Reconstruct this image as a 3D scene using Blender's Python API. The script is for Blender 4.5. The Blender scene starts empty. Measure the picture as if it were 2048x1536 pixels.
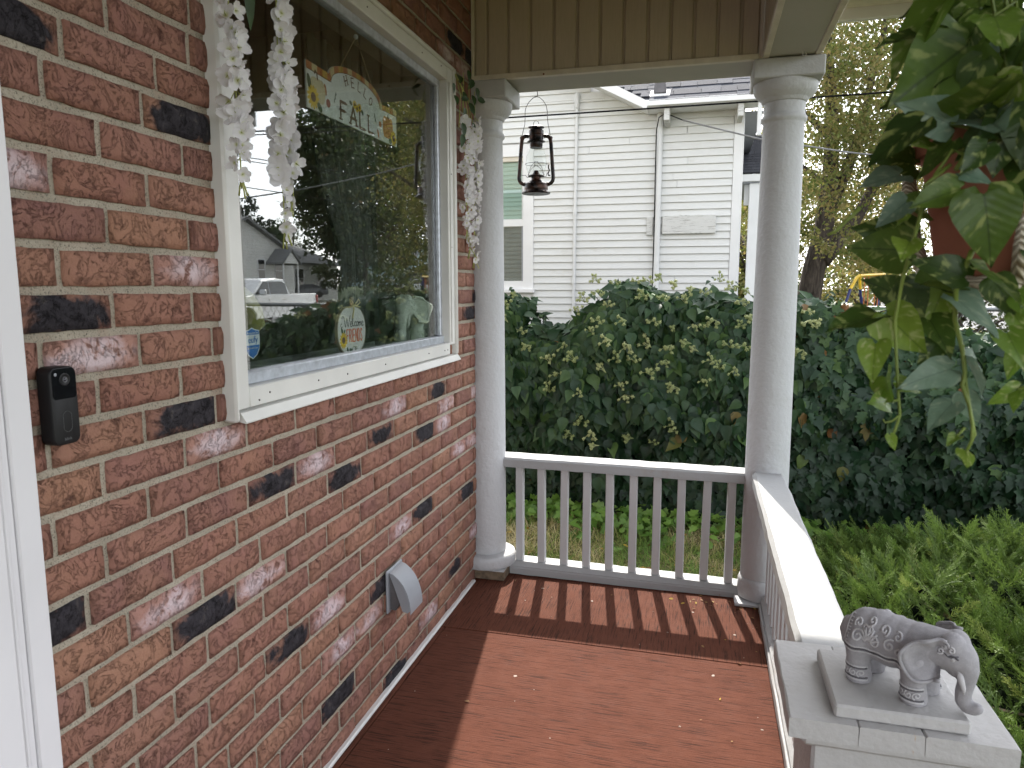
import bpy, math, random
import numpy as np
from mathutils import Vector, Matrix, noise as mnoise
from mathutils.bvhtree import BVHTree

random.seed(7)
rng = np.random.default_rng(7)
PI = math.pi
R = math.radians
S = bpy.context.scene
COL = S.collection

# ------------------------------------------------------------------ camera, sky, sun, exposure
CAM = Vector((1.0453, 0.0, 1.4343))
YAW, PITCH, ROLL, FPX = 0.258936, 0.134836, -0.000528, 1431.17
_cy, _sy, _cp, _sp = math.cos(YAW), math.sin(YAW), math.cos(PITCH), math.sin(PITCH)
FWD = Vector((-_sy * _cp, _cy * _cp, -_sp))
_r0 = Vector((_cy, _sy, 0))
_u0 = _r0.cross(FWD)
RGT = _r0 * math.cos(ROLL) + _u0 * math.sin(ROLL)
UPV = _u0 * math.cos(ROLL) - _r0 * math.sin(ROLL)
cam = bpy.data.cameras.new("camera")
cam.sensor_width = 36
cam.lens = FPX / 2048 * 36
cam.clip_start = 0.05
cam.clip_end = 900
cam.dof.use_dof = True
cam.dof.focus_distance = 3.0
cam.dof.aperture_fstop = 11.0
camo = bpy.data.objects.new("camera", cam)
COL.objects.link(camo)
mw = Matrix((RGT, UPV, -FWD)).transposed().to_4x4()
mw.translation = CAM
camo.matrix_world = mw
S.camera = camo

SUN_EL, SUN_AZ = R(44), R(-9)           # azimuth measured from +y towards +x
world = bpy.data.worlds.new("World")
S.world = world
world.use_nodes = True
wn = world.node_tree
wn.nodes.clear()
sky = wn.nodes.new("ShaderNodeTexSky")
sky.sky_type = 'NISHITA'
sky.sun_disc = False
sky.sun_elevation = SUN_EL
sky.sun_rotation = SUN_AZ
sky.altitude = 1300
sky.air_density = 1.0
sky.dust_density = 4.0
sky.ozone_density = 1.0
hs = wn.nodes.new("ShaderNodeHueSaturation")
hs.inputs['Saturation'].default_value = 0.20
bg = wn.nodes.new("ShaderNodeBackground")
bg.inputs['Strength'].default_value = 0.15
wo = wn.nodes.new("ShaderNodeOutputWorld")
wn.links.new(sky.outputs[0], hs.inputs['Color'])
wn.links.new(hs.outputs[0], bg.inputs['Color'])
wn.links.new(bg.outputs[0], wo.inputs['Surface'])

sl = bpy.data.lights.new("sun", 'SUN')
sl.energy = 2.0
sl.angle = R(0.8)
sl.color = (1.0, 0.94, 0.85)
so = bpy.data.objects.new("sun", sl)
COL.objects.link(so)
sdir = Vector((math.sin(SUN_AZ) * math.cos(SUN_EL), math.cos(SUN_AZ) * math.cos(SUN_EL), math.sin(SUN_EL)))
so.rotation_euler = sdir.to_track_quat('Z', 'Y').to_euler()
so.location = (0, 20, 30)

S.view_settings.view_transform = 'Standard'
S.view_settings.look = 'None'
S.view_settings.gamma = 1
S.view_settings.use_curve_mapping = False
S.view_settings.exposure = 2.22
S.render.engine = 'CYCLES'
S.cycles.use_denoising = True
S.cycles.max_bounces = 8
S.cycles.diffuse_bounces = 4
S.cycles.glossy_bounces = 4
S.cycles.transmission_bounces = 6
S.cycles.transparent_max_bounces = 16
S.cycles.sample_clamp_indirect = 8
S.cycles.caustics_reflective = False
S.cycles.caustics_refractive = False


def at(u, v, x=None, y=None, z=None):
    """a measured photo point (2048x1536) put on the plane x, y or z"""
    d = FWD + RGT * ((u - 1024) / FPX) - UPV * ((v - 768) / FPX)
    if x is not None:
        t = (x - CAM.x) / d.x
    elif y is not None:
        t = (y - CAM.y) / d.y
    else:
        t = (z - CAM.z) / d.z
    return CAM + d * t


# ------------------------------------------------------------------ materials
class NT:
    def __init__(s, name):
        m = bpy.data.materials.new(name)
        m.use_nodes = True
        s.m = m
        s.t = m.node_tree
        s.t.nodes.clear()
        s.out = s.n('OutputMaterial')
        s.co = None

    def n(s, kind, **kw):
        nd = s.t.nodes.new('ShaderNode' + kind)
        for k, v in kw.items():
            if k.startswith('i_'):
                key = k[2:]
                key = int(key) if key.isdigit() else key.replace('_', ' ')
                nd.inputs[key].default_value = v
            else:
                setattr(nd, k, v)
        return nd

    def l(s, a, b):
        s.t.links.new(a, b)

    def coord(s, kind='Object', rnd=False, scale=None):
        tc = s.n('TexCoord')
        o = tc.outputs[kind]
        if scale:
            mp = s.n('Mapping')
            mp.inputs['Scale'].default_value = scale
            s.l(o, mp.inputs['Vector'])
            o = mp.outputs[0]
        if rnd:
            oi = s.n('ObjectInfo')
            mul = s.n('VectorMath', operation='SCALE')
            mul.inputs[0].default_value = (37.1, 51.7, 23.3)
            s.l(oi.outputs['Random'], mul.inputs['Scale'])
            ad = s.n('VectorMath', operation='ADD')
            s.l(o, ad.inputs[0])
            s.l(mul.outputs[0], ad.inputs[1])
            o = ad.outputs[0]
        return o

    def noise(s, co, scale, detail=4, rough=0.55, dist=0):
        nd = s.n('TexNoise')
        nd.inputs['Scale'].default_value = scale
        nd.inputs['Detail'].default_value = detail
        nd.inputs['Roughness'].default_value = rough
        nd.inputs['Distortion'].default_value = dist
        s.l(co, nd.inputs['Vector'])
        return nd.outputs['Fac']

    def ramp(s, fac, stops, interp='LINEAR'):
        r = s.n('ValToRGB')
        cr = r.color_ramp
        cr.interpolation = interp
        while len(cr.elements) > 1:
            cr.elements.remove(cr.elements[-1])
        for i, (p, c) in enumerate(stops):
            if i:
                e = cr.elements.new(p)
            else:
                e = cr.elements[0]
                e.position = p
            if not hasattr(c, '__len__'):
                c = (c, c, c)
            e.color = (*c[:3], 1)
        s.l(fac, r.inputs['Fac'])
        return r.outputs['Color']

    def mix(s, fac, a, b, blend='MIX'):
        m = s.n('Mix', data_type='RGBA', blend_type=blend)
        for sock, v in ((m.inputs['Factor'], fac), (m.inputs[6], a), (m.inputs[7], b)):
            if hasattr(v, 'links') or hasattr(v, 'is_linked'):
                s.l(v, sock)
            elif hasattr(v, '__len__'):
                sock.default_value = (*v[:3], 1)
            else:
                sock.default_value = v
        return m.outputs[2]

    def bump(s, height, strength=0.5, dist=0.002, normal=None):
        b = s.n('Bump')
        b.inputs['Strength'].default_value = strength
        b.inputs['Distance'].default_value = dist
        s.l(height, b.inputs['Height'])
        if normal is not None:
            s.l(normal, b.inputs['Normal'])
        return b.outputs[0]

    def math(s, op, a, b=None, clamp=False):
        m = s.n('Math', operation=op, use_clamp=clamp)
        for i, v in enumerate((a, b)):
            if v is None:
                continue
            if hasattr(v, 'is_linked'):
                s.l(v, m.inputs[i])
            else:
                m.inputs[i].default_value = v
        return m.outputs[0]

    def finish(s, col, rough=0.6, metal=0.0, normal=None, spec=0.5, trans=None, coat=0):
        p = s.n('BsdfPrincipled')
        for sock, v in ((p.inputs['Base Color'], col), (p.inputs['Roughness'], rough), (p.inputs['Metallic'], metal)):
            if hasattr(v, 'is_linked'):
                s.l(v, sock)
            elif hasattr(v, '__len__'):
                sock.default_value = (*v[:3], 1)
            else:
                sock.default_value = v
        p.inputs['Specular IOR Level'].default_value = spec
        p.inputs['Coat Weight'].default_value = coat
        if normal is not None:
            s.l(normal, p.inputs['Normal'])
        sh = p.outputs[0]
        if trans:
            tr = s.n('BsdfTranslucent')
            if hasattr(col, 'is_linked'):
                s.l(col, tr.inputs['Color'])
            else:
                tr.inputs['Color'].default_value = (*col[:3], 1)
            mx = s.n('MixShader')
            mx.inputs[0].default_value = trans
            s.l(p.outputs[0], mx.inputs[1])
            s.l(tr.outputs[0], mx.inputs[2])
            sh = mx.outputs[0]
        s.l(sh, s.out.inputs['Surface'])
        return s.m


def plain(name, col, rough=0.6, metal=0.0, spec=0.5, nscale=12, namt=0.25, bscale=60, bstr=0.25, bdist=0.001, trans=None, rnd=False, coat=0):
    """one colour with soft mottling and fine relief"""
    t = NT(name)
    co = t.coord('Object', rnd)
    f = t.noise(co, nscale, 5)
    c1 = [c * (1 - namt) for c in col]
    c2 = [min(1, c * (1 + namt)) for c in col]
    c = t.ramp(f, [(0.3, c1), (0.7, c2)])
    nrm = t.bump(t.noise(co, bscale, 4), bstr, bdist) if bstr else None
    return t.finish(c, rough, metal, nrm, spec, trans, coat)


def paint(name, col, dirt=(0.30, 0.24, 0.17), dirt_amt=0.35, bscale=45, bstr=0.5, bdist=0.002, rough=0.55, stretch=(1, 1, 1), rnd=False, chips=0.0, chipcol=(0.35, 0.2, 0.1)):
    """weathered paint: mottled colour, stains of a shape of their own, brush/stucco relief"""
    t = NT(name)
    co = t.coord('Object', rnd, stretch)
    n1 = t.noise(co, 5, 6, 0.65)
    n2 = t.noise(co, 28, 6, 0.7, 0.6)
    base = t.ramp(n2, [(0.25, [c * 0.93 for c in col]), (0.75, col)])
    st = t.math('MULTIPLY', t.ramp(n1, [(0.50, 0), (0.78, 1)]), t.ramp(n2, [(0.42, 0), (0.70, 1)]))
    st = t.math('MULTIPLY', st, dirt_amt)
    c = t.mix(st, base, dirt)
    if chips:
        n3 = t.noise(co, 9, 8, 0.75, 1.2)
        ch = t.math('MULTIPLY', t.ramp(n3, [(0.655, 0), (0.67, 1)]), chips)
        c = t.mix(ch, c, chipcol)
    nb = t.noise(co, bscale, 5, 0.6)
    nrm = t.bump(nb, bstr, bdist)
    nrm = t.bump(t.noise(co, bscale * 0.25, 3), bstr * 0.6, bdist * 2, nrm)
    return t.finish(c, rough, 0, nrm, 0.35)


M = {}


def brick_mat(kind):
    t = NT('brick_' + kind)
    co = t.coord('Object', True)
    big = t.noise(co, 9, 5, 0.6, 0.4)
    mid = t.noise(co, 34, 8, 0.68, 0.35)
    fine = t.noise(co, 160, 4, 0.6)
    oi = t.n('ObjectInfo')
    red = t.ramp(oi.outputs['Random'], [(0.0, (0.245, 0.118, 0.092)), (0.25, (0.285, 0.138, 0.104)), (0.5, (0.225, 0.110, 0.094)), (0.75, (0.325, 0.172, 0.116)), (1.0, (0.262, 0.126, 0.104))])
    red = t.mix(t.ramp(big, [(0.35, 0), (0.7, 0.55)]), red, (0.31, 0.165, 0.105))
    pit = t.ramp(mid, [(0.30, 0.85), (0.38, 0.0)])
    crk = t.noise(co, 17, 7, 0.75, 2.2)
    crack = t.ramp(t.math('ABSOLUTE', t.math('SUBTRACT', crk, 0.47)), [(0.004, 0.7), (0.014, 0)])
    big2 = t.noise(co, 22, 5, 0.65, 0.3)
    c = t.mix(pit, red, (0.11, 0.048, 0.038))
    c = t.mix(t.math('MULTIPLY', crack, t.ramp(big2, [(0.50, 0), (0.62, 1)])), c, (0.085, 0.036, 0.030))
    c = t.mix(t.ramp(big2, [(0.52, 0), (0.75, 0.22)]), c, (0.17, 0.085, 0.082))
    c = t.mix(t.ramp(fine, [(0.55, 0), (0.8, 0.30)]), c, (0.36, 0.19, 0.13))
    if kind == 'dark':
        geo = t.n('TexCoord')
        sep = t.n('SeparateXYZ')
        t.l(geo.outputs['Object'], sep.inputs[0])
        ax = t.math('ABSOLUTE', sep.outputs['Y'])
        az = t.math('ABSOLUTE', sep.outputs['Z'])
        e = t.math('SQRT', t.math('ADD', t.math('POWER', t.math('MULTIPLY', ax, 9.0), 2.0), t.math('POWER', t.math('MULTIPLY', az, 22.0), 2.0)))
        e = t.math('ADD', e, t.math('MULTIPLY', t.math('SUBTRACT', big, 0.5), 2.6))
        f = t.ramp(e, [(0.70, 1), (1.65, 0.12)])
        dk = t.ramp(mid, [(0.3, (0.014, 0.012, 0.015)), (0.60, (0.040, 0.036, 0.042)), (0.75, (0.10, 0.085, 0.075))])
        c = t.mix(f, c, dk)
    elif kind == 'pale':
        geo = t.n('TexCoord')
        sep = t.n('SeparateXYZ')
        t.l(geo.outputs['Object'], sep.inputs[0])
        ax = t.math('ABSOLUTE', sep.outputs['Y'])
        az = t.math('ABSOLUTE', sep.outputs['Z'])
        e = t.math('ADD', t.math('MULTIPLY', ax, 8), t.math('MULTIPLY', az, 16))
        e = t.math('ADD', e, t.math('MULTIPLY', t.math('SUBTRACT', big, 0.5), 2.2))
        f = t.ramp(e, [(0.2, 0.85), (1.05, 0.05)])
        f = t.math('MULTIPLY', f, t.ramp(mid, [(0.36, 0.05), (0.5, 1)]))
        c = t.mix(f, t.mix(0.35, c, (0.42, 0.22, 0.19)), (0.60, 0.50, 0.53))
    h = t.math('ADD', t.math('MULTIPLY', mid, 0.55), t.math('MULTIPLY', t.ramp(mid, [(0.28, 0), (0.40, 1)]), 0.8))
    h = t.math('SUBTRACT', h, t.math('MULTIPLY', crack, 0.7))
    h = t.math('ADD', h, t.math('MULTIPLY', big2, 1.1))
    nrm = t.bump(h, 0.9, 0.0060)
    nrm = t.bump(fine, 0.35, 0.0015, nrm)
    return t.finish(c, 0.85, 0, nrm, 0.18)


for k in ('red', 'dark', 'pale'):
    M['brick_' + k] = brick_mat(k)


def mortar_mat():
    t = NT('mortar')
    co = t.coord('Object')
    a = t.noise(co, 7, 6, 0.6)
    b = t.noise(co, 300, 3, 0.7)
    c0 = t.ramp(a, [(0.3, (0.29, 0.255, 0.20)), (0.7, (0.42, 0.375, 0.30))])
    c0 = t.mix(t.ramp(t.noise(co, 22, 6, 0.7), [(0.5, 0), (0.75, 0.45)]), c0, (0.33, 0.20, 0.15))
    c = t.mix(t.ramp(b, [(0.34, 0.85), (0.46, 0)]), c0, (0.08, 0.07, 0.055))
    nrm = t.bump(b, 0.9, 0.002)
    nrm = t.bump(t.noise(co, 60, 4), 0.7, 0.004, nrm)
    return t.finish(c, 0.9, 0, nrm, 0.2)


M['mortar'] = mortar_mat()
M['stucco_paint'] = paint('white_stucco_paint', (0.49, 0.497, 0.51), (0.25, 0.215, 0.19), 0.55, 55, 0.8, 0.0035, 0.6)
M['rail_paint'] = paint('white_rail_paint', (0.345, 0.35, 0.355), (0.24, 0.18, 0.12), 0.65, 50, 0.55, 0.0025, 0.55, chips=0.6, chipcol=(0.32, 0.2, 0.11))
M['pier_paint'] = paint('white_pier_paint', (0.46, 0.45, 0.445), (0.26, 0.22, 0.16), 0.55, 70, 0.6, 0.003, 0.65, (1, 1, 1), chips=0.5, chipcol=(0.45, 0.27, 0.12))
M['baluster_paint'] = paint('baluster_paint', (0.49, 0.49, 0.495), (0.28, 0.23, 0.18), 0.35, 90, 0.35, 0.0015, 0.5, (1, 1, 0.15), True)
M['plinth_wood'] = plain('bare_wood_block', (0.14, 0.10, 0.065), 0.8, nscale=30, namt=0.5)
M['trim_white'] = plain('white_trim_paint', (0.62, 0.61, 0.60), 0.42, nscale=4, namt=0.05, bscale=25, bstr=0.15)
M['door_white'] = plain('white_door_trim', (0.70, 0.69, 0.71), 0.45, nscale=3, namt=0.04, bscale=14, bstr=0.15)
M['casing'] = plain('white_window_casing', (0.66, 0.655, 0.625), 0.4, nscale=5, namt=0.08, bscale=10, bstr=0.12)
M['aluminium'] = plain('window_aluminium', (0.52, 0.55, 0.60), 0.38, 0.55, nscale=40, namt=0.18, bscale=140, bstr=0.2)
M['black_rubber'] = plain('black_seal', (0.02, 0.02, 0.02), 0.6, namt=0.1)
M['nail'] = plain('nail_head', (0.16, 0.15, 0.14), 0.5, 0.4)


def vinyl_mat():
    t = NT('tan_vinyl_siding')
    co = t.coord('Object', True, (60, 60, 4))
    g = t.noise(co, 3, 6, 0.6, 0.5)
    c = t.ramp(g, [(0.3, (0.44, 0.375, 0.285)), (0.7, (0.50, 0.43, 0.33))])
    return t.finish(c, 0.5, 0, t.bump(g, 0.4, 0.0012), 0.35)


M['vinyl'] = vinyl_mat()
M['jchannel'] = plain('cream_channel', (0.60, 0.55, 0.46), 0.45, nscale=14, namt=0.12, bstr=0.1)
M['beam'] = plain('beam_wrap', (0.40, 0.388, 0.345), 0.55, nscale=3, namt=0.06, bscale=30, bstr=0.15)
M['rust'] = plain('rust', (0.20, 0.07, 0.03), 0.8)


def floor_mat(name, along):
    t = NT(name)
    stretch = (3.2, 74, 1) if along == 'x' else (74, 3.2, 1)
    br = t.noise(t.coord('Object', False, stretch), 2.2, 6, 0.7, 0.15)
    st2 = tuple(c * 2.4 if c > 10 else c for c in stretch)
    br2 = t.noise(t.coord('Object', False, st2), 1.7, 4, 0.6)
    co = t.coord('Object')
    big = t.noise(co, 2.2, 5, 0.6)
    fine = t.noise(co, 420, 3, 0.7)
    mid = t.noise(co, 14, 6, 0.65, 0.5)
    c = t.ramp(big, [(0.3, (0.098, 0.034, 0.0205)), (0.7, (0.118, 0.042, 0.025))])
    c = t.mix(t.ramp(br, [(0.37, 0.95), (0.49, 0)]), c, (0.026, 0.011, 0.008))
    c = t.mix(t.ramp(br2, [(0.55, 0), (0.75, 0.30)]), c, (0.19, 0.070, 0.043))
    c = t.mix(t.ramp(mid, [(0.50, 0), (0.80, 0.35)]), c, (0.062, 0.028, 0.020))
    c = t.mix(t.ramp(fine, [(0.55, 0), (0.72, 0.55)]), c, (0.18, 0.070, 0.043))
    c = t.mix(t.ramp(fine, [(0.28, 0.6), (0.42, 0)]), c, (0.04, 0.016, 0.012))
    h = t.math('ADD', t.math('MULTIPLY', br, 1.1), t.math('MULTIPLY', br2, 0.6))
    nrm = t.bump(h, 0.8, 0.0035)
    nrm = t.bump(fine, 0.5, 0.0014, nrm)
    return t.finish(c, t.ramp(mid, [(0.3, 0.78), (0.7, 0.92)]), 0, nrm, 0.12)


M['floor_x'] = floor_mat('red_floor_broomed_across', 'x')
M['floor_y'] = floor_mat('red_floor_broomed_along', 'y')
M['black_plastic'] = plain('black_plastic', (0.009, 0.009, 0.010), 0.5, spec=0.3, nscale=4, namt=0.05, bscale=900, bstr=0.1)
M['black_gloss'] = plain('black_gloss', (0.006, 0.006, 0.008), 0.06, nscale=4, namt=0.05, bstr=0)
M['lens'] = plain('camera_lens', (0.01, 0.012, 0.03), 0.03, bstr=0, coat=1)
M['grey_print'] = plain('grey_print', (0.09, 0.09, 0.095), 0.5, bstr=0)
M['vent_grey'] = plain('vent_grey_plastic', (0.25, 0.265, 0.29), 0.42, nscale=6, namt=0.06, bscale=200, bstr=0.1)
M['vent_dark'] = plain('vent_underside', (0.10, 0.095, 0.10), 0.6, bstr=0.1)


def lantern_mat():
    t = NT('aged_bronze')
    co = t.coord('Object')
    n = t.noise(co, 26, 5, 0.6)
    c = t.ramp(n, [(0.45, (0.010, 0.008, 0.008)), (0.74, (0.085, 0.034, 0.018))])
    return t.finish(c, t.ramp(n, [(0.3, 0.22), (0.7, 0.38)]), 0.55, t.bump(t.noise(co, 200), 0.1, 0.0005), 0.5)


M['bronze'] = lantern_mat()
M['wire'] = plain('dark_wire', (0.045, 0.04, 0.038), 0.45, 0.6, bstr=0)


def glass_mat(name, tint=(1, 1, 1), ior=1.5, rough=0.0):
    """a pane: reflects by Fresnel, lets the rest straight through"""
    t = NT(name)
    geo = t.n('NewGeometry')
    dt_ = t.n('VectorMath', operation='DOT_PRODUCT')
    t.l(geo.outputs['Normal'], dt_.inputs[0])
    t.l(geo.outputs['Incoming'], dt_.inputs[1])
    cs = t.math('SUBTRACT', 1.0, t.math('ABSOLUTE', dt_.outputs['Value']), True)
    f0 = ((ior - 1) / (ior + 1)) ** 2
    fac = t.math('ADD', f0, t.math('MULTIPLY', t.math('POWER', cs, 5.0), 1 - f0))
    tr = t.n('BsdfTransparent')
    tr.inputs['Color'].default_value = (*tint, 1)
    gl = t.n('BsdfGlossy')
    gl.inputs['Roughness'].default_value = rough
    mx = t.n('MixShader')
    t.l(fac, mx.inputs[0])
    t.l(tr.outputs[0], mx.inputs[1])
    t.l(gl.outputs[0], mx.inputs[2])
    t.l(mx.outputs[0], t.out.inputs['Surface'])
    return t.m


M['pane'] = glass_mat('window_pane_glass', (0.92, 0.95, 0.94), 2.35)
M['lamp_glass'] = glass_mat('lantern_glass', (0.93, 0.95, 0.94), 1.5)


# ------------------------------------------------------------------ object helpers
WM = {}


def link(o, parent=None, kind=None):
    COL.objects.link(o)
    if parent is not None:
        o.parent = parent
        pm = WM.get(parent.name, Matrix.Identity(4))
        o.matrix_parent_inverse = pm.inverted()
    WM[o.name] = o.matrix_basis.copy()
    if kind:
        o['kind'] = kind
    return o


def thing(name, label, cat, loc=(0, 0, 0), group=None):
    o = bpy.data.objects.new(name, None)
    o.location = loc
    o.empty_display_size = 0.05
    o['label'] = label
    o['category'] = cat
    if group:
        o['group'] = group
    return link(o)


def tag(o, label, cat, group=None):
    o['label'] = label
    o['category'] = cat
    if group:
        o['group'] = group
    return o


class MB:
    """collects shapes, becomes ONE mesh object (vertices given in world space)"""
    def __init__(s):
        s.v, s.f, s.mi, s.mats = [], [], [], []

    def m(s, mat):
        mat = M[mat] if isinstance(mat, str) else mat
        if mat not in s.mats:
            s.mats.append(mat)
        return s.mats.index(mat)

    def add(s, verts, faces, mat, mtx=None):
        b = len(s.v)
        k = s.m(mat)
        for p in verts:
            p = Vector(p)
            s.v.append(tuple(mtx @ p if mtx is not None else p))
        for f in faces:
            s.f.append([b + i for i in f])
            s.mi.append(k)
        return s

    def box(s, lo, hi, mat, bev=0.0, mtx=None):
        x0, y0, z0 = lo
        x1, y1, z1 = hi
        if bev <= 0:
            vs = [(x0, y0, z0), (x1, y0, z0), (x1, y1, z0), (x0, y1, z0), (x0, y0, z1), (x1, y0, z1), (x1, y1, z1), (x0, y1, z1)]
            fs = [(0, 3, 2, 1), (4, 5, 6, 7), (0, 1, 5, 4), (1, 2, 6, 5), (2, 3, 7, 6), (3, 0, 4, 7)]
            return s.add(vs, fs, mat, mtx)
        b = min(bev, (x1 - x0) * 0.45, (y1 - y0) * 0.45, (z1 - z0) * 0.45)
        vs, idx = [], {}
        for cx in (0, 1):
            for cyy in (0, 1):
                for cz in (0, 1):
                    X, Y, Z = (x0, x1)[cx], (y0, y1)[cyy], (z0, z1)[cz]
                    dx, dy, dz = (b, -b)[cx], (b, -b)[cyy], (b, -b)[cz]
                    idx[cx, cyy, cz, 0] = len(vs); vs.append((X, Y + dy, Z + dz))
                    idx[cx, cyy, cz, 1] = len(vs); vs.append((X + dx, Y, Z + dz))
                    idx[cx, cyy, cz, 2] = len(vs); vs.append((X + dx, Y + dy, Z))
        fs = []
        def q(l):
            fs.append(l)
        for c in (0, 1):
            a = [idx[c, 0, 0, 0], idx[c, 1, 0, 0], idx[c, 1, 1, 0], idx[c, 0, 1, 0]]
            q(a if c else a[::-1])
            a = [idx[0, c, 0, 1], idx[1, c, 0, 1], idx[1, c, 1, 1], idx[0, c, 1, 1]]
            q(a if not c else a[::-1])
            a = [idx[0, 0, c, 2], idx[1, 0, c, 2], idx[1, 1, c, 2], idx[0, 1, c, 2]]
            q(a if c else a[::-1])
        for a0 in (0, 1):
            for a1 in (0, 1):
                e = [idx[a0, a1, 0, 0], idx[a0, a1, 1, 0], idx[a0, a1, 1, 1], idx[a0, a1, 0, 1]]
                q(e if (a0 ^ a1) == 0 and True else e[::-1])
                e = [idx[a0, 0, a1, 0], idx[a0, 0, a1, 2], idx[a0, 1, a1, 2], idx[a0, 1, a1, 0]]
                q(e if (a0 ^ a1) == 0 else e[::-1])
                e = [idx[0, a0, a1, 1], idx[1, a0, a1, 1], idx[1, a0, a1, 2], idx[0, a0, a1, 2]]
                q(e if (a0 ^ a1) == 0 else e[::-1])
        for c in list({k[:3] for k in idx}):
            e = [idx[(*c, 0)], idx[(*c, 1)], idx[(*c, 2)]]
            q(e if (c[0] ^ c[1] ^ c[2]) else e[::-1])
        return s.add(vs, fs, mat, mtx)

    def tube(s, pts, rad, mat, n=8, caps=True, close=False):
        pts = [Vector(p) for p in pts]
        k = len(pts)
        rr = rad if hasattr(rad, '__len__') else [rad] * k
        up = None
        vs, fs = [], []
        for i, p in enumerate(pts):
            if close:
                t = pts[(i + 1) % k] - pts[i - 1]
            else:
                t = pts[min(i + 1, k - 1)] - pts[max(i - 1, 0)]
            if t.length < 1e-9:
                t = Vector((0, 0, 1))
            t.normalize()
            if up is None:
                up = t.orthogonal().normalized()
            else:
                up = (up - t * up.dot(t))
                up = up.normalized() if up.length > 1e-6 else t.orthogonal().normalized()
            w = t.cross(up)
            for j in range(n):
                a = 2 * PI * j / n
                vs.append(p + (up * math.cos(a) + w * math.sin(a)) * rr[i])
        rings = k if close else k - 1
        for i in range(rings):
            for j in range(n):
                a, b = i * n + j, i * n + (j + 1) % n
                c, d = ((i + 1) % k) * n + (j + 1) % n, ((i + 1) % k) * n + j
                fs.append((a, b, c, d))
        if caps and not close:
            fs.append(tuple(range(n - 1, -1, -1)))
            fs.append(tuple(range((k - 1) * n, k * n)))
        return s.add(vs, fs, mat)

    def lathe(s, prof, mat, center=(0, 0, 0), n=24, mtx=None, caps=True):
        vs, fs = [], []
        for r, z in prof:
            for j in range(n):
                a = 2 * PI * j / n
                vs.append((center[0] + r * math.cos(a), center[1] + r * math.sin(a), center[2] + z))
        for i in range(len(prof) - 1):
            for j in range(n):
                fs.append((i * n + j, i * n + (j + 1) % n, (i + 1) * n + (j + 1) % n, (i + 1) * n + j))
        if caps:
            fs.append(tuple(range(n - 1, -1, -1)))
            fs.append(tuple(range((len(prof) - 1) * n, len(prof) * n)))
        return s.add(vs, fs, mat, mtx)

    def prism(s, poly, axis, a, b, mat, mtx=None):
        """polygon (2-D, counter-clockwise) extruded along an axis from a to b"""
        n = len(poly)
        def P(p, t):
            return {'x': (t, p[0], p[1]), 'y': (p[0], t, p[1]), 'z': (p[0], p[1], t)}[axis]
        vs = [P(p, a) for p in poly] + [P(p, b) for p in poly]
        fs = [tuple(range(n - 1, -1, -1)), tuple(range(n, 2 * n))]
        fs += [(i, (i + 1) % n, n + (i + 1) % n, n + i) for i in range(n)]
        return s.add(vs, fs, mat, mtx)

    def sphere(s, c, r, mat, n=10, m=7, sc=(1, 1, 1), mtx=None):
        prof = [(max(1e-4, math.sin(PI * i / m)) * r, -math.cos(PI * i / m) * r) for i in range(m + 1)]
        vs, fs = [], []
        for rr, z in prof:
            for j in range(n):
                a = 2 * PI * j / n
                vs.append((c[0] + rr * math.cos(a) * sc[0], c[1] + rr * math.sin(a) * sc[1], c[2] + z * sc[2]))
        for i in range(m):
            for j in range(n):
                fs.append((i * n + j, i * n + (j + 1) % n, (i + 1) * n + (j + 1) % n, (i + 1) * n + j))
        return s.add(vs, fs, mat, mtx)

    def mesh(s, name, smooth=False, fix=True):
        me = bpy.data.meshes.new(name)
        me.from_pydata(s.v, [], s.f)
        for m_ in s.mats:
            me.materials.append(m_)
        if len(s.mats) > 1:
            me.polygons.foreach_set('material_index', s.mi)
        if fix:
            import bmesh
            bm = bmesh.new()
            bm.from_mesh(me)
            bmesh.ops.recalc_face_normals(bm, faces=bm.faces)
            bm.to_mesh(me)
            bm.free()
        if smooth:
            me.polygons.foreach_set('use_smooth', [True] * len(me.polygons))
            if smooth != 'all':
                me.set_sharp_from_angle(angle=R(smooth if smooth is not True else 40))
        me.update()
        return me

    def obj(s, name, parent=None, smooth=False, kind=None, origin=None):
        if origin is not None:
            o_ = Vector(origin)
            s.v = [tuple(Vector(p) - o_) for p in s.v]
        o = bpy.data.objects.new(name, s.mesh(name, smooth))
        if origin is not None:
            o.location = origin
        return link(o, parent, kind)


def inst(name, me, mtx, parent=None):
    o = bpy.data.objects.new(name, me)
    o.matrix_basis = mtx
    return link(o, parent)


def mesh_np(name, V, F, mat, tint=None, smooth=False):
    """big mesh from numpy arrays, F is (n, k) of equal polygons"""
    me = bpy.data.meshes.new(name)
    V = np.asarray(V, np.float32)
    F = np.asarray(F, np.int32)
    me.vertices.add(len(V))
    me.vertices.foreach_set('co', V.ravel())
    k = F.shape[1]
    me.loops.add(F.size)
    me.loops.foreach_set('vertex_index', F.ravel())
    me.polygons.add(len(F))
    me.polygons.foreach_set('loop_start', np.arange(0, F.size, k, dtype=np.int32))
    if smooth:
        me.polygons.foreach_set('use_smooth', np.ones(len(F), bool))
    me.materials.append(M[mat] if isinstance(mat, str) else mat)
    me.update(calc_edges=True)
    if tint is not None:
        a = me.attributes.new('tint', 'FLOAT', 'POINT')
        a.data.foreach_set('value', np.asarray(tint, np.float32))
    return me


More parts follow.
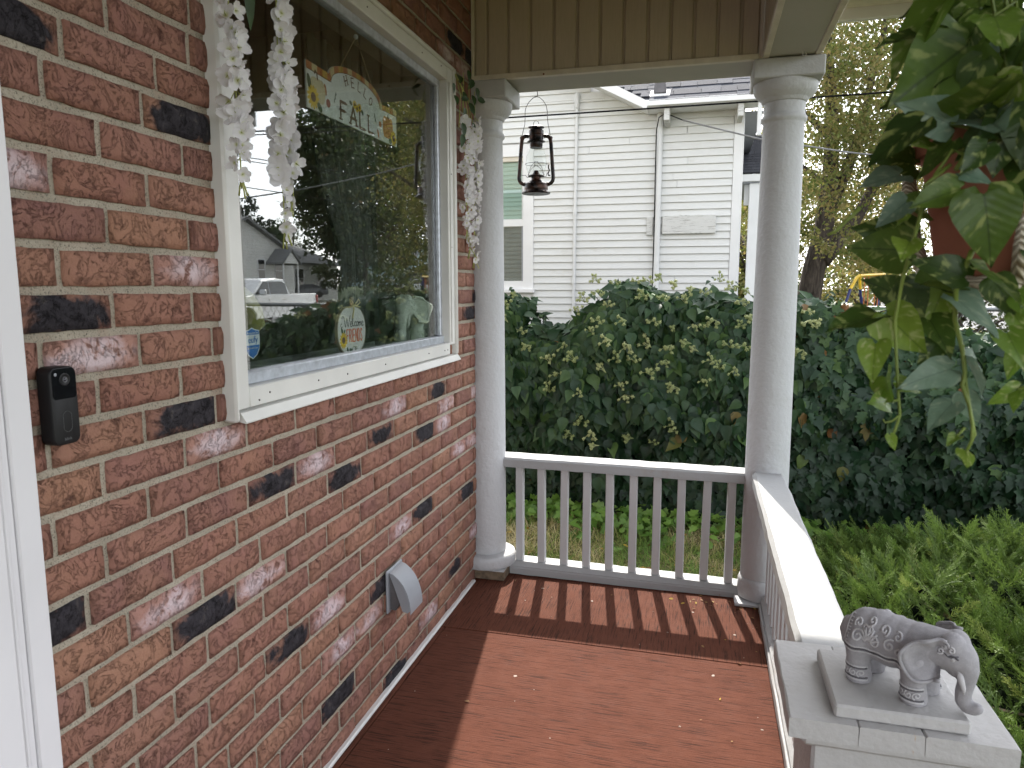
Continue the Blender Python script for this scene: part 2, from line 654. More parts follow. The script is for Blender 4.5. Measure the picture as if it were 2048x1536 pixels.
def scatter(tv, tf, pos, rot, scale, tint=None):
    """copies of a template: pos (n,3), rot (n,3,3) columns = axes, scale (n,) -> V, F, per-vertex tint"""
    tv = np.asarray(tv, float)
    tf = np.asarray(tf, int)
    n, k = len(pos), len(tv)
    sc = scale[:, None, None] if np.ndim(scale) == 1 else np.asarray(scale)[:, None, :]
    P = tv[None] * sc
    V = np.einsum('nij,nkj->nki', rot, P) + pos[:, None, :]
    F = (tf[None] + (np.arange(n) * k)[:, None, None]).reshape(-1, tf.shape[1])
    T = np.repeat(tint, k) if tint is not None else None
    return V.reshape(-1, 3), F, T


def frames(xdir, nrm):
    """rotation matrices with local x along xdir and local z near nrm"""
    x = xdir / np.linalg.norm(xdir, axis=1, keepdims=True)
    z = nrm - x * np.sum(nrm * x, axis=1, keepdims=True)
    z /= np.linalg.norm(z, axis=1, keepdims=True) + 1e-9
    y = np.cross(z, x)
    return np.stack([x, y, z], axis=2)
# ------------------------------------------------------------------ ground, street, lawn
def gz(x, y):
    t = min(1, max(0, (x - 4.5) / 5.5))
    t = t * t * (3 - 2 * t)
    t2 = min(1, max(0, (y - 9) / 6)) * 0.0
    return -0.4 + 0.23 * max(t, t2)


def ground_mat():
    t = NT('dry_lawn_ground')
    co = t.coord('Object')
    a = t.noise(co, 1.3, 6, 0.65)
    b = t.noise(co, 14, 6, 0.7)
    c = t.ramp(b, [(0.3, (0.07, 0.058, 0.034)), (0.5, (0.13, 0.115, 0.05)), (0.72, (0.25, 0.20, 0.11))])
    c = t.mix(t.ramp(a, [(0.4, 0), (0.6, 0.7)]), c, (0.045, 0.070, 0.018))
    return t.finish(c, 0.95, 0, t.bump(b, 0.8, 0.02), 0.2)


M['ground'] = ground_mat()
M['asphalt'] = plain('asphalt', (0.10, 0.10, 0.105), 0.85, nscale=0.6, namt=0.25, bscale=90, bstr=0.3, bdist=0.004)
M['concrete'] = plain('pale_concrete', (0.36, 0.33, 0.27), 0.85, nscale=1.5, namt=0.15)
M['lawn'] = plain('far_lawn', (0.052, 0.082, 0.020), 0.95, nscale=2, namt=0.35, bscale=30, bstr=0.8, bdist=0.03)
xs = sorted(set([-300, -120, -50, -20, -8] + [i * 0.75 for i in range(-4, 20)] + [15, 20, 40, 80, 150, 320]))
ys = sorted(set([-200, -80, -30, -10, -4, 0, 2, 3, 4, 5, 6, 7, 8, 9, 10, 11, 12, 13, 14, 15, 17, 20, 30, 50, 90, 160, 330]))
vs = [(x, y, gz(x, y)) for y in ys for x in xs]
nx = len(xs)
fs = [(j * nx + i, j * nx + i + 1, (j + 1) * nx + i + 1, (j + 1) * nx + i) for j in range(len(ys) - 1) for i in range(nx - 1)]
MB().add(vs, fs, 'ground').obj('ground', smooth=True, kind='structure')
MB().box((11.2, -150, -0.30), (32.5, 260, -0.15), 'asphalt').obj('road', kind='structure')
MB().box((32.5, -150, -0.30), (33.0, 260, -0.02), 'concrete', 0.03).box((35.4, -150, -0.30), (37.6, 260, -0.03), 'concrete', 0.02).obj('pavement', kind='structure')
MB().box((33.0, -150, -0.30), (35.4, 260, -0.04), 'lawn').box((37.6, -150, -0.30), (110, 300, -0.05), 'lawn').obj('lawn', kind='structure')

# ------------------------------------------------------------------ our brick house: wall, bricks, window, trims
H = 0.0762
L = 0.21484
JW = 0.0135
house = thing('brick_house', 'red brick house wall with dark and whitish bricks beside the porch', 'house', (0, 2, 0))
wall = MB()
for lo, hi in (((-0.2, -3.0, -0.5), (-0.009, 1.45, 3.1)), ((-0.06, 2.895, -0.5), (-0.009, 3.279, 3.1)), ((-0.2, 1.45, -0.5), (-0.009, 2.895, 1.14)), ((-0.2, 1.45, 2.30), (-0.009, 2.895, 3.1))):
    wall.box(lo, hi, 'mortar')
wall.box((-4.0, 3.20, -0.5), (-0.06, 3.279, 3.1), 'mortar')
wall.obj('wall', house)


def brick_mesh(i):
    r = random.Random(100 + i)
    hx, hy, hz = 0.045, (L - JW) / 2, (H - JW) / 2
    ny, nz = 7, 4
    vs, fs = [], []
    seed = Vector((i * 7.3, i * 3.1, 0))
    for b in range(nz + 1):
        for a in range(ny + 1):
            y = -hy + 2 * hy * a / ny
            z = -hz + 2 * hz * b / nz
            edge = (a in (0, ny)) or (b in (0, nz))
            n = mnoise.noise(Vector((y * 26, z * 34, 1.7)) + seed)
            x = (-0.0035 if edge else 0.0) + n * 0.0022
            if edge:
                q = mnoise.noise(Vector((y * 40, z * 40, 5.0)) + seed) * 0.0028
                if a in (0, ny):
                    y -= math.copysign(max(0, q + 0.0008), y)
                if b in (0, nz):
                    z -= math.copysign(max(0, q + 0.0008), z)
            vs.append((x, y, z))
    W = ny + 1
    for b in range(nz):
        for a in range(ny):
            fs.append((b * W + a, b * W + a + 1, (b + 1) * W + a + 1, (b + 1) * W + a))
    loop = [a for a in range(W)] + [b * W + ny for b in range(1, nz + 1)] + [nz * W + a for a in range(ny - 1, -1, -1)] + [b * W for b in range(nz - 1, 0, -1)]
    base = len(vs)
    for k in loop:
        vs.append((-0.03, vs[k][1], vs[k][2]))
    n = len(loop)
    for k in range(n):
        fs.append((loop[k], base + k, base + (k + 1) % n, loop[(k + 1) % n]))
    return vs, fs


BR = [brick_mesh(i) for i in range(12)]
BRM = {}
for kind in ('red', 'dark', 'pale'):
    for i, (v_, f_) in enumerate(BR if kind == 'red' else BR[:5]):
        me = MB().add(v_, f_, 'brick_' + kind).mesh('brick')
        me.polygons.foreach_set('use_smooth', [True] * len(me.polygons))
        BRM[kind, i] = me

# head-joint positions read off the photograph, one or more per course (course index: number of bed joints below line 0)
JT = {-7: [(222, 34), (379, 98)], -6: [(132, 71), (313, 149)], -5: [(93, 159), (286, 217)], -4: [(203, 281), (370, 318)], -3: [(108, 342), (300, 382)],
      -2: [(219, 450), (381, 474)], -1: [(123.5, 534), (310, 541)], 0: [(232, 622), (390, 617)], 1: [(89, 703), (285, 700), (428, 679)], 2: [(203, 791), (367, 761)],
      3: [(101.5, 915), (295, 852), (437.5, 817)], 4: [(374, 905), (496.6, 869), (596, 836), (739, 788)], 5: [(119, 1057), (301, 1001), (442, 950), (549, 906), (636, 877)],
      6: [(379, 1038), (503, 992), (595, 947), (672, 910)], 7: [(220, 1116), (470, 1062), (571, 1023)], 8: [(527, 1098), (614, 1045)], 9: [(478, 1187), (577, 1123), (656, 1072)],
      10: [(533, 1211), (621, 1148), (693, 1098)], 11: [(579, 1232), (660, 1168), (725, 1117)], 12: [(622, 1252), (696, 1191), (754, 1137)], 13: [(682, 1248), (741, 1190)],
      14: [(714, 1264)], 15: [(796, 1231)], 16: [(819, 1231), (858, 1190)], 17: [(840, 1243), (878, 1200)], 18: [(894, 1214), (925, 1177)]}
DARK = [(60, 60), (370, 240), (135, 627), (365, 835), (550, 970), (685, 950), (763, 868), (843, 870), (876, 780), (930, 985), (850, 1020), (130, 1245), (415, 1230), (578, 1290), (906, 1133), (690, 1390), (380, 1520), (756, 1180), (800, 1335), (898, 555), (955, 590), (955, 625), (905, 70)]
PALE = [(65, 340), (380, 543), (190, 705), (437, 890), (632, 922), (789, 813), (892, 809), (880, 848), (912, 900), (525, 1160), (343, 1220), (660, 1215), (803, 1050), (655, 1345), (745, 1240), (858, 1213), (950, 1060), (945, 780), (921, 122), (905, 105), (950, 870)]


def yof(u, v):
    return at(u, v, x=0.0).y


def cz(k):
    return (18.75 - k - 0.5) * H      # centre height of course k


phase = {}
for k in range(-21, 19):
    if k in JT:
        a = [2 * PI * (yof(*q) / L) for q in JT[k]]
        phase[k] = math.atan2(sum(map(math.sin, a)), sum(map(math.cos, a))) / (2 * PI) * L
    else:
        phase[k] = random.choice((0.33, 0.5, 0.62)) * L + phase.get(k - 1, 0)


def course_index(pt):
    k = int(math.floor(18.75 - pt.z / H))
    j = int(math.floor((pt.y - phase[k]) / L))
    return k, j


special = {}
for q in DARK:
    special[course_index(at(*q, x=0.0))] = 'dark'
for q in PALE:
    special.setdefault(course_index(at(*q, x=0.0)), 'pale')
OY0, OY1, OZ0, OZ1 = 1.425, 2.915, 1.135, 2.31
items = []
for k in range(-21, 19):
    z = cz(k)
    for j in range(-14, 20):
        y0 = phase[k] + j * L + 0.0058
        y1 = y0 + L - JW
        if y1 < 0.84 or y0 > 3.27:
            continue
        y0 = max(y0, 0.83)
        y1 = min(y1, 3.281)
        segs = [(y0, y1)]
        if OZ0 < z < OZ1:
            segs = [(y0, min(y1, OY0)), (max(y0, OY1), y1)]
        for a, b in segs:
            if b - a < 0.02:
                continue
            zz0, zz1 = z - (H - JW) / 2, z + (H - JW) / 2
            if zz0 < 0.0:
                zz0 = 0.0
            kind = special.get((k, j))
            if kind is None:
                r = random.random()
                kind = 'red' if r > (0.08 if k < -7 else 0.0) else 'dark'
            items.append(((a + b) / 2, (zz0 + zz1) / 2, (b - a) / (L - JW), (zz1 - zz0) / (H - JW), kind))


def visible(y, z):
    d = Vector((0, y, z)) - CAM
    w = d.dot(FWD)
    u, v = 1024 + FPX * d.dot(RGT) / w, 768 - FPX * d.dot(UPV) / w
    if u < -10 or u > 960 or v < -40 or v > 1570 or y < 0.86:
        return 0
    return 1.0 / (d.length ** 2) * (1.045 / d.length)


items.sort(key=lambda it: -visible(it[0], it[1]))
rest = MB()
for n, (y, z, sy, sz, kind) in enumerate(items):
    dx = random.gauss(0, 0.0012)
    rot = Matrix.Rotation(random.gauss(0, 0.006), 4, 'X')
    mtx = Matrix.Translation((dx, y, z)) @ rot @ Matrix.Diagonal((1, sy * (-1 if random.random() < 0.5 else 1), sz, 1))
    i = random.randrange(12 if kind == 'red' else 5)
    if n < 300 and visible(y, z) > 0:
        o = inst('brick', BRM[kind, i], mtx, house)
    else:
        v_, f_ = BR[i]
        rest.add(v_, f_, 'brick_' + kind, mtx)
o = rest.obj('brickwork', house, smooth=True, kind='stuff')

# window casing, frame and pane
win = MB()
C_ = 'casing'
# side bead + face, left and right
win.box((-0.02, 1.395, 1.125), (0.026, 1.411, 2.330), C_, 0.006)
win.box((-0.03, 1.411, 1.150), (0.014, 1.464, 2.325), C_, 0.003)
win.box((-0.02, 2.931, 1.145), (0.026, 2.947, 2.330), C_, 0.006)
win.box((-0.03, 2.868, 1.190), (0.014, 2.931, 2.325), C_, 0.003)
win.box((-0.02, 1.411, 2.315), (0.026, 2.931, 2.331), C_, 0.006)
win.box((-0.03, 1.464, 2.266), (0.014, 2.868, 2.315), C_, 0.003)
win.box((-0.03, 1.464, 1.150), (0.014, 2.868, 1.199), C_, 0.003)
# inner bead on the right and top
win.box((0.0142, 2.884, 1.202), (0.019, 2.890, 2.262), C_, 0.002)
wpart = win.obj('window', house, smooth=True)
lip = MB()
lip.prism([(0.0, 1.147), (0.020, 1.144), (0.034, 1.123), (0.033, 1.120), (0.012, 1.124), (0.0, 1.130)], 'y', 1.418, 2.949, C_)
lip.obj('drip_edge', wpart)
fr = MB()
A_ = 'aluminium'
fr.box((-0.05, 1.464, 1.199), (-0.012, 2.868, 1.229), A_, 0.003)
fr.box((-0.05, 1.464, 1.229), (-0.020, 1.502, 2.262), A_, 0.003)
fr.box((-0.05, 2.846, 1.229), (-0.020, 2.868, 2.262), A_, 0.003)
fr.box((-0.05, 1.464, 2.238), (-0.018, 2.868, 2.266), A_, 0.003)
fr.box((-0.05, 2.838, 1.229), (-0.034, 2.846, 2.238), 'black_rubber')
fr.box((-0.05, 1.502, 1.229), (-0.034, 1.506, 2.238), 'black_rubber')
fr.obj('frame', wpart)
MB().box((-0.036, 1.503, 1.226), (-0.033, 2.845, 2.240), 'pane').obj('pane', wpart)
nl = MB()
for y_, z_ in ((1.50, 1.163), (1.545, 1.176), (1.78, 1.176), (1.95, 1.174), (2.22, 1.175), (2.62, 1.176), (2.80, 1.172), (2.835, 1.172), (1.44, 1.7), (2.905, 1.9), (2.60, 2.29), (2.80, 2.30), (2.15, 2.29), (2.90, 1.6)):
    nl.sphere((0.0145, y_, z_), 0.0028, 'nail', 6, 4)
nl.obj('nail', wpart)
# white strip at the foot of the wall, door trim at the left edge of the view
ft = MB()
ft.box((-0.006, 0.86, 0.0), (0.016, 3.19, 0.014), 'trim_white', 0.004)
ft.obj('floor_trim', house)
dt = MB()
D_ = 'door_white'
dt.box((-0.01, 0.846, -0.02), (0.020, 0.889, 2.8), D_, 0.003)
dt.box((-0.01, 0.832, -0.02), (0.016, 0.8455, 2.8), D_, 0.002)
dt.box((-0.01, 0.822, -0.02), (0.022, 0.8315, 2.8), D_, 0.003)
dt.box((-0.01, 0.770, -0.02), (0.026, 0.8215, 2.8), D_, 0.004)
dt.box((-0.10, 0.748, -0.02), (0.004, 0.7695, 2.8), D_, 0.003)
dt.obj('door_trim', house, smooth=True)
dd = MB()
dd.box((-0.010, -0.16, 0.02), (0.001, 0.7470, 2.08), D_, 0.002)
for z0_, z1_ in ((0.16, 0.60), (0.70, 1.30), (1.40, 1.96)):
    for y0_, y1_ in ((-0.06, 0.24), (0.34, 0.65)):
        dd.box((0.0012, y0_, z0_), (0.0070, y1_, z1_), D_, 0.005)
dpart = dd.obj('door', house)
MB().sphere((0.05, 0.68, 1.0), 0.028, 'aluminium', 12, 8).tube([(0.0, 0.68, 1.0), (0.04, 0.68, 1.0)], 0.012, 'aluminium', 10).obj('handle', dpart, smooth=True)
dh = MB()
dh.box((-0.01, -0.17, 2.085), (0.024, 0.7695, 2.20), D_, 0.004)
dh.box((-0.01, -0.28, -0.02), (0.026, -0.172, 2.20), D_, 0.004)
dh.obj('door_trim', house, smooth=True)
MB().box((-0.0088, -3.0, 0.0), (-0.004, -0.29, 3.0), 'brick_red').box((-0.0088, -0.29, 2.21), (-0.004, 0.745, 3.0), 'brick_red').obj('brick_facing', house)

# the dark room behind the pane
M['room'] = plain('room_wall', (0.16, 0.145, 0.13), 0.8, bstr=0)
M['sill'] = plain('inner_sill', (0.36, 0.37, 0.36), 0.5, bstr=0)
M['curtain'] = plain('sheer_curtain', (0.16, 0.17, 0.155), 0.8, bstr=0, trans=0.3)
rm = MB()
rm.box((-3.4, -1.0, -0.05), (-0.2, 3.19, 0.0), 'room').box((-3.4, -1.0, 2.62), (-0.06, 3.19, 2.7), 'room').box((-3.5, -1.0, 0), (-3.4, 3.19, 2.62), 'room').box((-3.4, -1.1, 0), (-0.2, -1.0, 2.62), 'room')
rm.obj('room', house)
MB().box((-0.26, 1.455, 1.185), (-0.051, 2.890, 1.213), 'sill', 0.004).box((-0.26, 2.8905, 1.185), (-0.0605, 3.185, 1.213), 'sill').obj('inner_sill', house)
cv, cf = [], []
NY = 60
for a in range(NY + 1):
    y = 2.38 + 0.47 * a / NY
    x = -0.33 + 0.022 * math.sin(a * 0.75) + 0.01 * math.sin(a * 1.9)
    for b in range(7):
        z = 1.22 + 1.1 * b / 6
        pinch = 1 - 0.45 * math.exp(-((b - 1.5) / 1.6) ** 2)
        cv.append((x, 2.85 - (2.85 - y) * pinch, z))
for a in range(NY):
    for b in range(6):
        cf.append((a * 7 + b, (a + 1) * 7 + b, (a + 1) * 7 + b + 1, a * 7 + b + 1))
cu = MB().add(cv, cf, 'curtain').obj('curtain', smooth='all')
tag(cu, 'pale sheer curtain gathered behind the big window of the brick house', 'curtain')

# ------------------------------------------------------------------ porch floor
pf = bpy.data.objects.new('porch_floor', MB().box((-0.004, -3.0, -0.45), (1.46, 3.50, -0.06), 'floor_x').mesh('porch_floor'))
link(pf, None, 'structure')
MB().box((0.034, -3.0, -0.058), (1.331, 2.7115, 0.0), 'floor_x', 0.002).obj('floor_slab', pf)
MB().box((0.000, 2.7150, -0.058), (1.46, 3.50, 0.0), 'floor_y', 0.002).obj('floor_slab', pf)
MB().box((0.000, -3.0, -0.058), (0.0305, 2.7115, 0.0), 'floor_y', 0.002).obj('floor_slab', pf)
MB().box((1.334, -3.0, -0.058), (1.46, 2.7115, 0.0), 'floor_x', 0.002).obj('floor_slab', pf)
# white paint drips and dry bits on the floor
M['drip'] = plain('paint_drip', (0.30, 0.22, 0.18), 0.7, bstr=0.3)
dr = MB()
rr = random.Random(5)
spots = [(1.13, 2.60, .012), (1.02, 2.25, .007), (0.42, 2.41, .012), (0.62, 2.08, .005), (0.86, 1.92, .006), (0.83, 1.68, .016), (0.51, 1.60, .011), (1.20, 1.78, .010), (1.12, 1.90, .008), (1.22, 2.95, .012), (0.60, 3.12, .012), (0.35, 3.2, .01), (0.30, 3.05, .006), (1.05, 3.12, .009), (0.95, 2.9, .006), (1.28, 2.3, .008)]
for _ in range(26):
    spots.append((rr.uniform(0.06, 1.32), rr.uniform(1.3, 3.28), rr.uniform(0.0015, 0.0045)))
for x, y, r in spots:
    r *= 0.7
    n = 7
    pts = [(x + r * rr.uniform(0.5, 1.1) * math.cos(2 * PI * a / n), y + r * rr.uniform(0.4, 1.0) * math.sin(2 * PI * a / n)) for a in range(n)]
    dr.prism(pts, 'z', 0.0004, 0.0016, 'drip')
dr.obj('paint_fleck', pf, kind='stuff')

# ------------------------------------------------------------------ porch columns
def column(x, y, label, plinth, slim=False):
    t = thing('porch_column', label, 'column', (x, y, 0), 'columns at the end of the porch')
    b = MB()
    b.box((x - 0.122, y - 0.122, 0.002), (x + 0.122, y + 0.122, 0.016 if slim else 0.046), plinth, 0.003)
    if plinth != 'stucco_paint':
        b.box((x - 0.120, y - 0.120, 0.046), (x + 0.120, y + 0.120, 0.050), 'stucco_paint')
    b.obj('plinth', t)
    if slim:
        MB().lathe([(0.098, 0.0165), (0.106, 0.020), (0.1075, 0.050), (0.1055, 0.095), (0.099, 0.112), (0.092, 0.116)], 'stucco_paint', (x, y, 0), 40).obj('base', t, smooth=50)
    else:
        MB().lathe([(0.110, 0.0505), (0.140, 0.052), (0.146, 0.062), (0.147, 0.095), (0.142, 0.108), (0.132, 0.113), (0.10, 0.116)], 'stucco_paint', (x, y, 0), 40).obj('base', t, smooth=50)
    s = MB()
    prof = []
    for i in range(25):
        f = i / 24
        prof.append((0.0965 - 0.013 * f ** 1.5, 0.1165 + f * 2.0))
    prof += [(0.0855, 2.122), (0.0925, 2.128), (0.0930, 2.142), (0.0865, 2.150), (0.0835, 2.16), (0.0845, 2.20)]
    s.lathe(prof, 'stucco_paint', (x, y, 0), 48)
    s.obj('shaft', t, smooth=60)
    MB().lathe([(0.0845, 2.2005), (0.092, 2.206), (0.094, 2.214), (0.098, 2.218), (0.112, 2.228), (0.124, 2.244), (0.129, 2.262), (0.129, 2.279)], 'stucco_paint', (x, y, 0), 48).obj('capital', t, smooth=40)
    MB().box((x - 0.137, y - 0.132, 2.2795), (x + 0.137, y + 0.132, 2.356), 'stucco_paint', 0.005).obj('abacus', t)
    return t


column(0.026, 3.352, 'white painted column against the end of the brick wall', 'plinth_wood')
column(1.352, 3.352, 'white painted column at the open outer corner of the porch', 'stucco_paint', True)

# ------------------------------------------------------------------ railings
def bowed_box(mb, a, b, w, z0, z1, mat, along, bev=0.008, seg=10, seed=0):
    """a hand-made board: slightly uneven bevelled beam between a and b along an axis"""
    prof = [(-w / 2, z0), (w / 2, z0), (w / 2, z1 - bev), (w / 2 - bev, z1), (-w / 2 + bev, z1), (-w / 2, z1 - bev)]
    vs, fs = [], []
    n = len(prof)
    for i in range(seg + 1):
        f = i / seg
        for q, (p, z) in enumerate(prof):
            jit = mnoise.noise(Vector((i * 0.7 + seed, q * 3.3, seed))) * 0.0022
            if along == 'x':
                vs.append((a[0] + (b[0] - a[0]) * f, a[1] + (b[1] - a[1]) * f + p + jit, a[2] + (b[2] - a[2]) * f + z + jit))
            else:
                vs.append((a[0] + (b[0] - a[0]) * f + p + jit, a[1] + (b[1] - a[1]) * f, a[2] + (b[2] - a[2]) * f + z + jit))
    for i in range(seg):
        for q in range(n):
            fs.append((i * n + q, i * n + (q + 1) % n, (i + 1) * n + (q + 1) % n, (i + 1) * n + q))
    fs.append(tuple(range(n)))
    fs.append(tuple(range(seg * n, seg * n + n)))
    mb.add(vs, fs, mat)


er = thing('porch_railing', 'low white railing with ten square balusters across the end of the porch', 'railing', (0.69, 3.39, 0))
mb = MB(); bowed_box(mb, (0.084, 3.395, 0), (1.268, 3.395, -0.008), 0.130, 0.553, 0.600, 'rail_paint', 'x', 0.009, 24, 1); mb.obj('top_rail', er, smooth=35)
mb = MB()
bowed_box(mb, (0.150, 3.392, 0.004), (1.255, 3.392, -0.012), 0.122, 0.012, 0.062, 'rail_paint', 'x', 0.020, 24, 2)
bowed_box(mb, (0.152, 3.372, 0.0), (1.252, 3.372, -0.012), 0.092, 0.006, 0.040, 'rail_paint', 'x', 0.004, 24, 3)
mb.obj('bottom_rail', er, smooth=35)
bal = MB().box((-0.0185, -0.0185, 0), (0.0185, 0.0185, 0.495), 'baluster_paint', 0.003).mesh('baluster')
for i in range(10):
    inst('baluster', bal, Matrix.Translation((0.192 + 0.1125 * i, 3.384, 0.061 - 0.0012 * i)) @ Matrix.Rotation(random.gauss(0, 0.005), 4, 'Y') @ Matrix.Rotation(random.gauss(0, 0.03), 4, 'Z'), er)

sr = thing('porch_railing', 'long white side railing with a broad flat cap running to the elephant pier', 'railing', (1.35, 2.4, 0))
mb = MB(); bowed_box(mb, (1.350, 1.495, 0.0), (1.350, 3.262, 0.0), 0.133, 0.567, 0.620, 'rail_paint', 'y', 0.012, 30, 4); mb.obj('rail_cap', sr, smooth=35)
mb = MB()
bowed_box(mb, (1.374, 1.50, 0), (1.374, 3.235, 0), 0.066, 0.010, 0.066, 'rail_paint', 'y', 0.020, 30, 5)
bowed_box(mb, (1.337, 1.0, 0), (1.337, 3.205, 0), 0.010, 0.001, 0.034, 'rail_paint', 'y', 0.003, 30, 6)
mb.obj('bottom_rail', sr, smooth=35)
for i in range(15):
    inst('baluster', bal, Matrix.Translation((1.372, 1.585 + 0.1125 * i, 0.066)) @ Matrix.Diagonal((1, 1, 1.015, 1)) @ Matrix.Rotation(random.gauss(0, 0.03), 4, 'Z'), sr)

pier = thing('railing_pier', 'square white pier with a stepped cap carrying the elephant ornament', 'pier', (1.39, 1.39, -0.4))
MB().box((1.262, 1.285, -0.42), (1.535, 1.495, 0.652), 'pier_paint', 0.006).obj('pier_body', pier)
mb = MB(); mb.box((1.2405, 1.262, 0.628), (1.552, 1.512, 0.6525), 'pier_paint', 0.008); mb.obj('moulding', pier)
for a, b in ((1.2165, 1.3281), (1.3287, 1.4301), (1.4307, 1.5690)):
    mb = MB(); bowed_box(mb, (((a + b) / 2), 1.245 + random.gauss(0, .001), 0), (((a + b) / 2), 1.532, 0), b - a, 0.653, 0.690, 'pier_paint', 'y', 0.0025, 8, a * 9); mb.obj('cap_board', pier, smooth=35)
MB().box((1.291, 1.262, 0.6905), (1.503, 1.467, 0.7150), 'pier_paint', 0.004).obj('cap_slab', pier)

# ------------------------------------------------------------------ porch roof: header, beam, siding panels, ceiling, eave
roof = thing('porch_roof', 'porch roof with tan vertical panels above a cream header and side beam', 'roof', (0.6, 0, 2.36))
mb = MB()
mb.box((0.0, 3.2555, 2.362), (1.2475, 3.500, 2.374), 'beam', 0.002)
mb.box((0.0, 3.2565, 2.3745), (1.2475, 3.500, 2.95), 'beam')
mb.obj('header', roof)
mb = MB()
mb.prism([(3.228, 2.376), (3.2285, 2.356), (3.2545, 2.356), (3.2545, 2.380), (3.236, 2.380), (3.2355, 2.376)], 'x', 0.012, 1.232, 'jchannel')
mb.obj('channel', roof)
MB().box((0.001, 3.226, 2.350), (JW, 3.254, 2.95), 'jchannel', 0.002).obj('channel', roof)
MB().box((1.2325, 3.226, 2.356), (1.2475, 3.254, 2.95), 'jchannel', 0.002).obj('channel', roof)
MB().sphere((0.335, 3.2275, 2.362), 0.0045, 'rust', 7, 5).obj('nail', roof)
# vertical panels: a flat face with a V-groove at each joint
us = [973, 1014.5, 1059.5, 1106, 1152.5, 1199, 1246, 1294, 1340, 1387, 1434, 1481]
edges = [at(u, 60, y=3.24).x for u in us]
edges = [0.0125] + edges + [1.232]
for a, b in zip(edges[:-1], edges[1:]):
    if b - a < 0.01:
        continue
    g = 0.013
    poly = [(a, 3.254), (a, 3.2505), (a + g * 0.55, 3.2505), (a + g * 0.9, 3.2385), (b - g * 0.45, 3.2375), (b - 0.0006, 3.2445), (b - 0.0006, 3.254)]
    MB().prism(poly, 'z', 2.3765, 2.95, 'vinyl').obj('siding_panel', roof)
# side beam: underside wrap, two edge strips, inner face panels
MB().box((1.2725, -3.0, 2.3605), (1.4470, 3.500, 2.372), 'beam', 0.001).obj('beam_soffit', roof)
MB().box((1.2485, -3.0, 2.3560), (1.2722, 3.232, 2.384), 'jchannel', 0.002).obj('edge_strip', roof)
MB().box((1.4473, -3.0, 2.3560), (1.4720, 3.500, 2.388), 'jchannel', 0.002).obj('edge_strip', roof)
MB().box((1.2600, -3.0, 2.3845), (1.4700, 3.500, 2.95), 'vinyl').obj('side_beam', roof)
for i in range(20):
    y0 = 3.22 - 0.1 * (i + 1)
    poly = [(y0, 1.26), (y0, 1.2535), (y0 + 0.006, 1.2535), (y0 + 0.009, 1.2495), (y0 + 0.096, 1.2495), (y0 + 0.0994, 1.2535), (y0 + 0.0994, 1.26)]
    mb = MB(); mb.prism([(x, y) for y, x in poly], 'z', 2.385, 2.95, 'vinyl'); mb.obj('siding_panel', roof)
# ceiling boards
for i in range(42):
    y0 = 3.225 - 0.15 * (i + 1)
    MB().box((0.0, y0 + 0.002, 2.950 + 0.002 * (i % 2)), (1.26, y0 + 0.148, 2.965), 'vinyl', 0.004).obj('ceiling_board', roof)
# eave beyond the beam
for i in range(9):
    y0 = 3.595 - 0.2 * (i + 1)
    MB().box((1.473, y0 + 0.003, 2.640), (2.03, y0 + 0.185, 2.652), 'jchannel', 0.002).box((1.473, y0 + 0.187, 2.645), (2.03, y0 + 0.2015, 2.652), 'vinyl').obj('soffit_panel', roof)
MB().box((1.473, -3.0, 2.640), (2.03, 1.79, 2.652), 'jchannel').obj('soffit_panel', roof)
MB().box((1.473, 3.596, 2.594), (2.06, 3.625, 2.660), 'trim_white', 0.004).obj('eave_trim', roof)
MB().box((2.031, -3.0, 2.60), (2.06, 3.5955, 2.72), 'trim_white', 0.004).obj('fascia', roof)
mb = MB()
mb.prism([(2.10, 2.725), (2.10, 2.745), (-4.5, 4.6), (-4.5, 4.58)], 'y', -3.2, 3.64, M['black_rubber'])
mb.obj('roof_deck', roof)
mb = MB()
mb.prism([(1.5, 2.66), (2.03, 2.66), (2.03, 2.73), (-4.4, 4.5), (-4.4, 3.12), (-0.21, 3.12), (-0.21, 2.97), (1.5, 2.97)], 'y', 3.52, 3.59, 'vinyl')
mb.obj('gable_face', roof)
hk = MB()
P0 = at(1606, 103, z=2.358)
hk.tube([P0 + Vector((0, 0, 0.006)), P0 + Vector((0, 0, -0.004))] + [P0 + Vector((0.006 - 0.0065 * math.cos(a), 0, -0.011 - 0.007 * math.sin(a))) for a in [i * PI * 1.3 / 8 for i in range(9)]], 0.0016, 'trim_white', 6)
hk.obj('cup_hook', roof, smooth=True)
# ------------------------------------------------------------------ neighbour's white clapboard house
M['clap'] = paint('white_clapboard', (0.70, 0.705, 0.69), (0.36, 0.33, 0.26), 0.6, 60, 0.35, 0.002, 0.6, (0.35, 1, 1), True)
M['white_board'] = plain('white_board', (0.74, 0.74, 0.735), 0.5, nscale=3, namt=0.05, bstr=0.15)
M['pipe_white'] = plain('white_pipe', (0.66, 0.665, 0.66), 0.5, nscale=3, namt=0.06, bstr=0.1)
M['blind_green'] = plain('pale_green_blind', (0.40, 0.52, 0.45), 0.6, nscale=3, namt=0.06, bstr=0)
M['blind_grey'] = plain('grey_blind', (0.165, 0.175, 0.165), 0.6, nscale=3, namt=0.1, bstr=0)
M['pane2'] = glass_mat('neighbour_pane', (0.9, 0.93, 0.92), 1.5)


def peel_mat():
    t = NT('peeling_board')
    co = t.coord('Object', False, (1.2, 1, 14))
    n = t.noise(co, 9, 8, 0.7, 0.3)
    c = t.ramp(n, [(0.36, (0.24, 0.23, 0.21)), (0.44, (0.60, 0.60, 0.58)), (0.6, (0.64, 0.64, 0.62))])
    return t.finish(c, 0.75, 0, t.bump(n, 0.7, 0.004), 0.2)


M['peel'] = peel_mat()


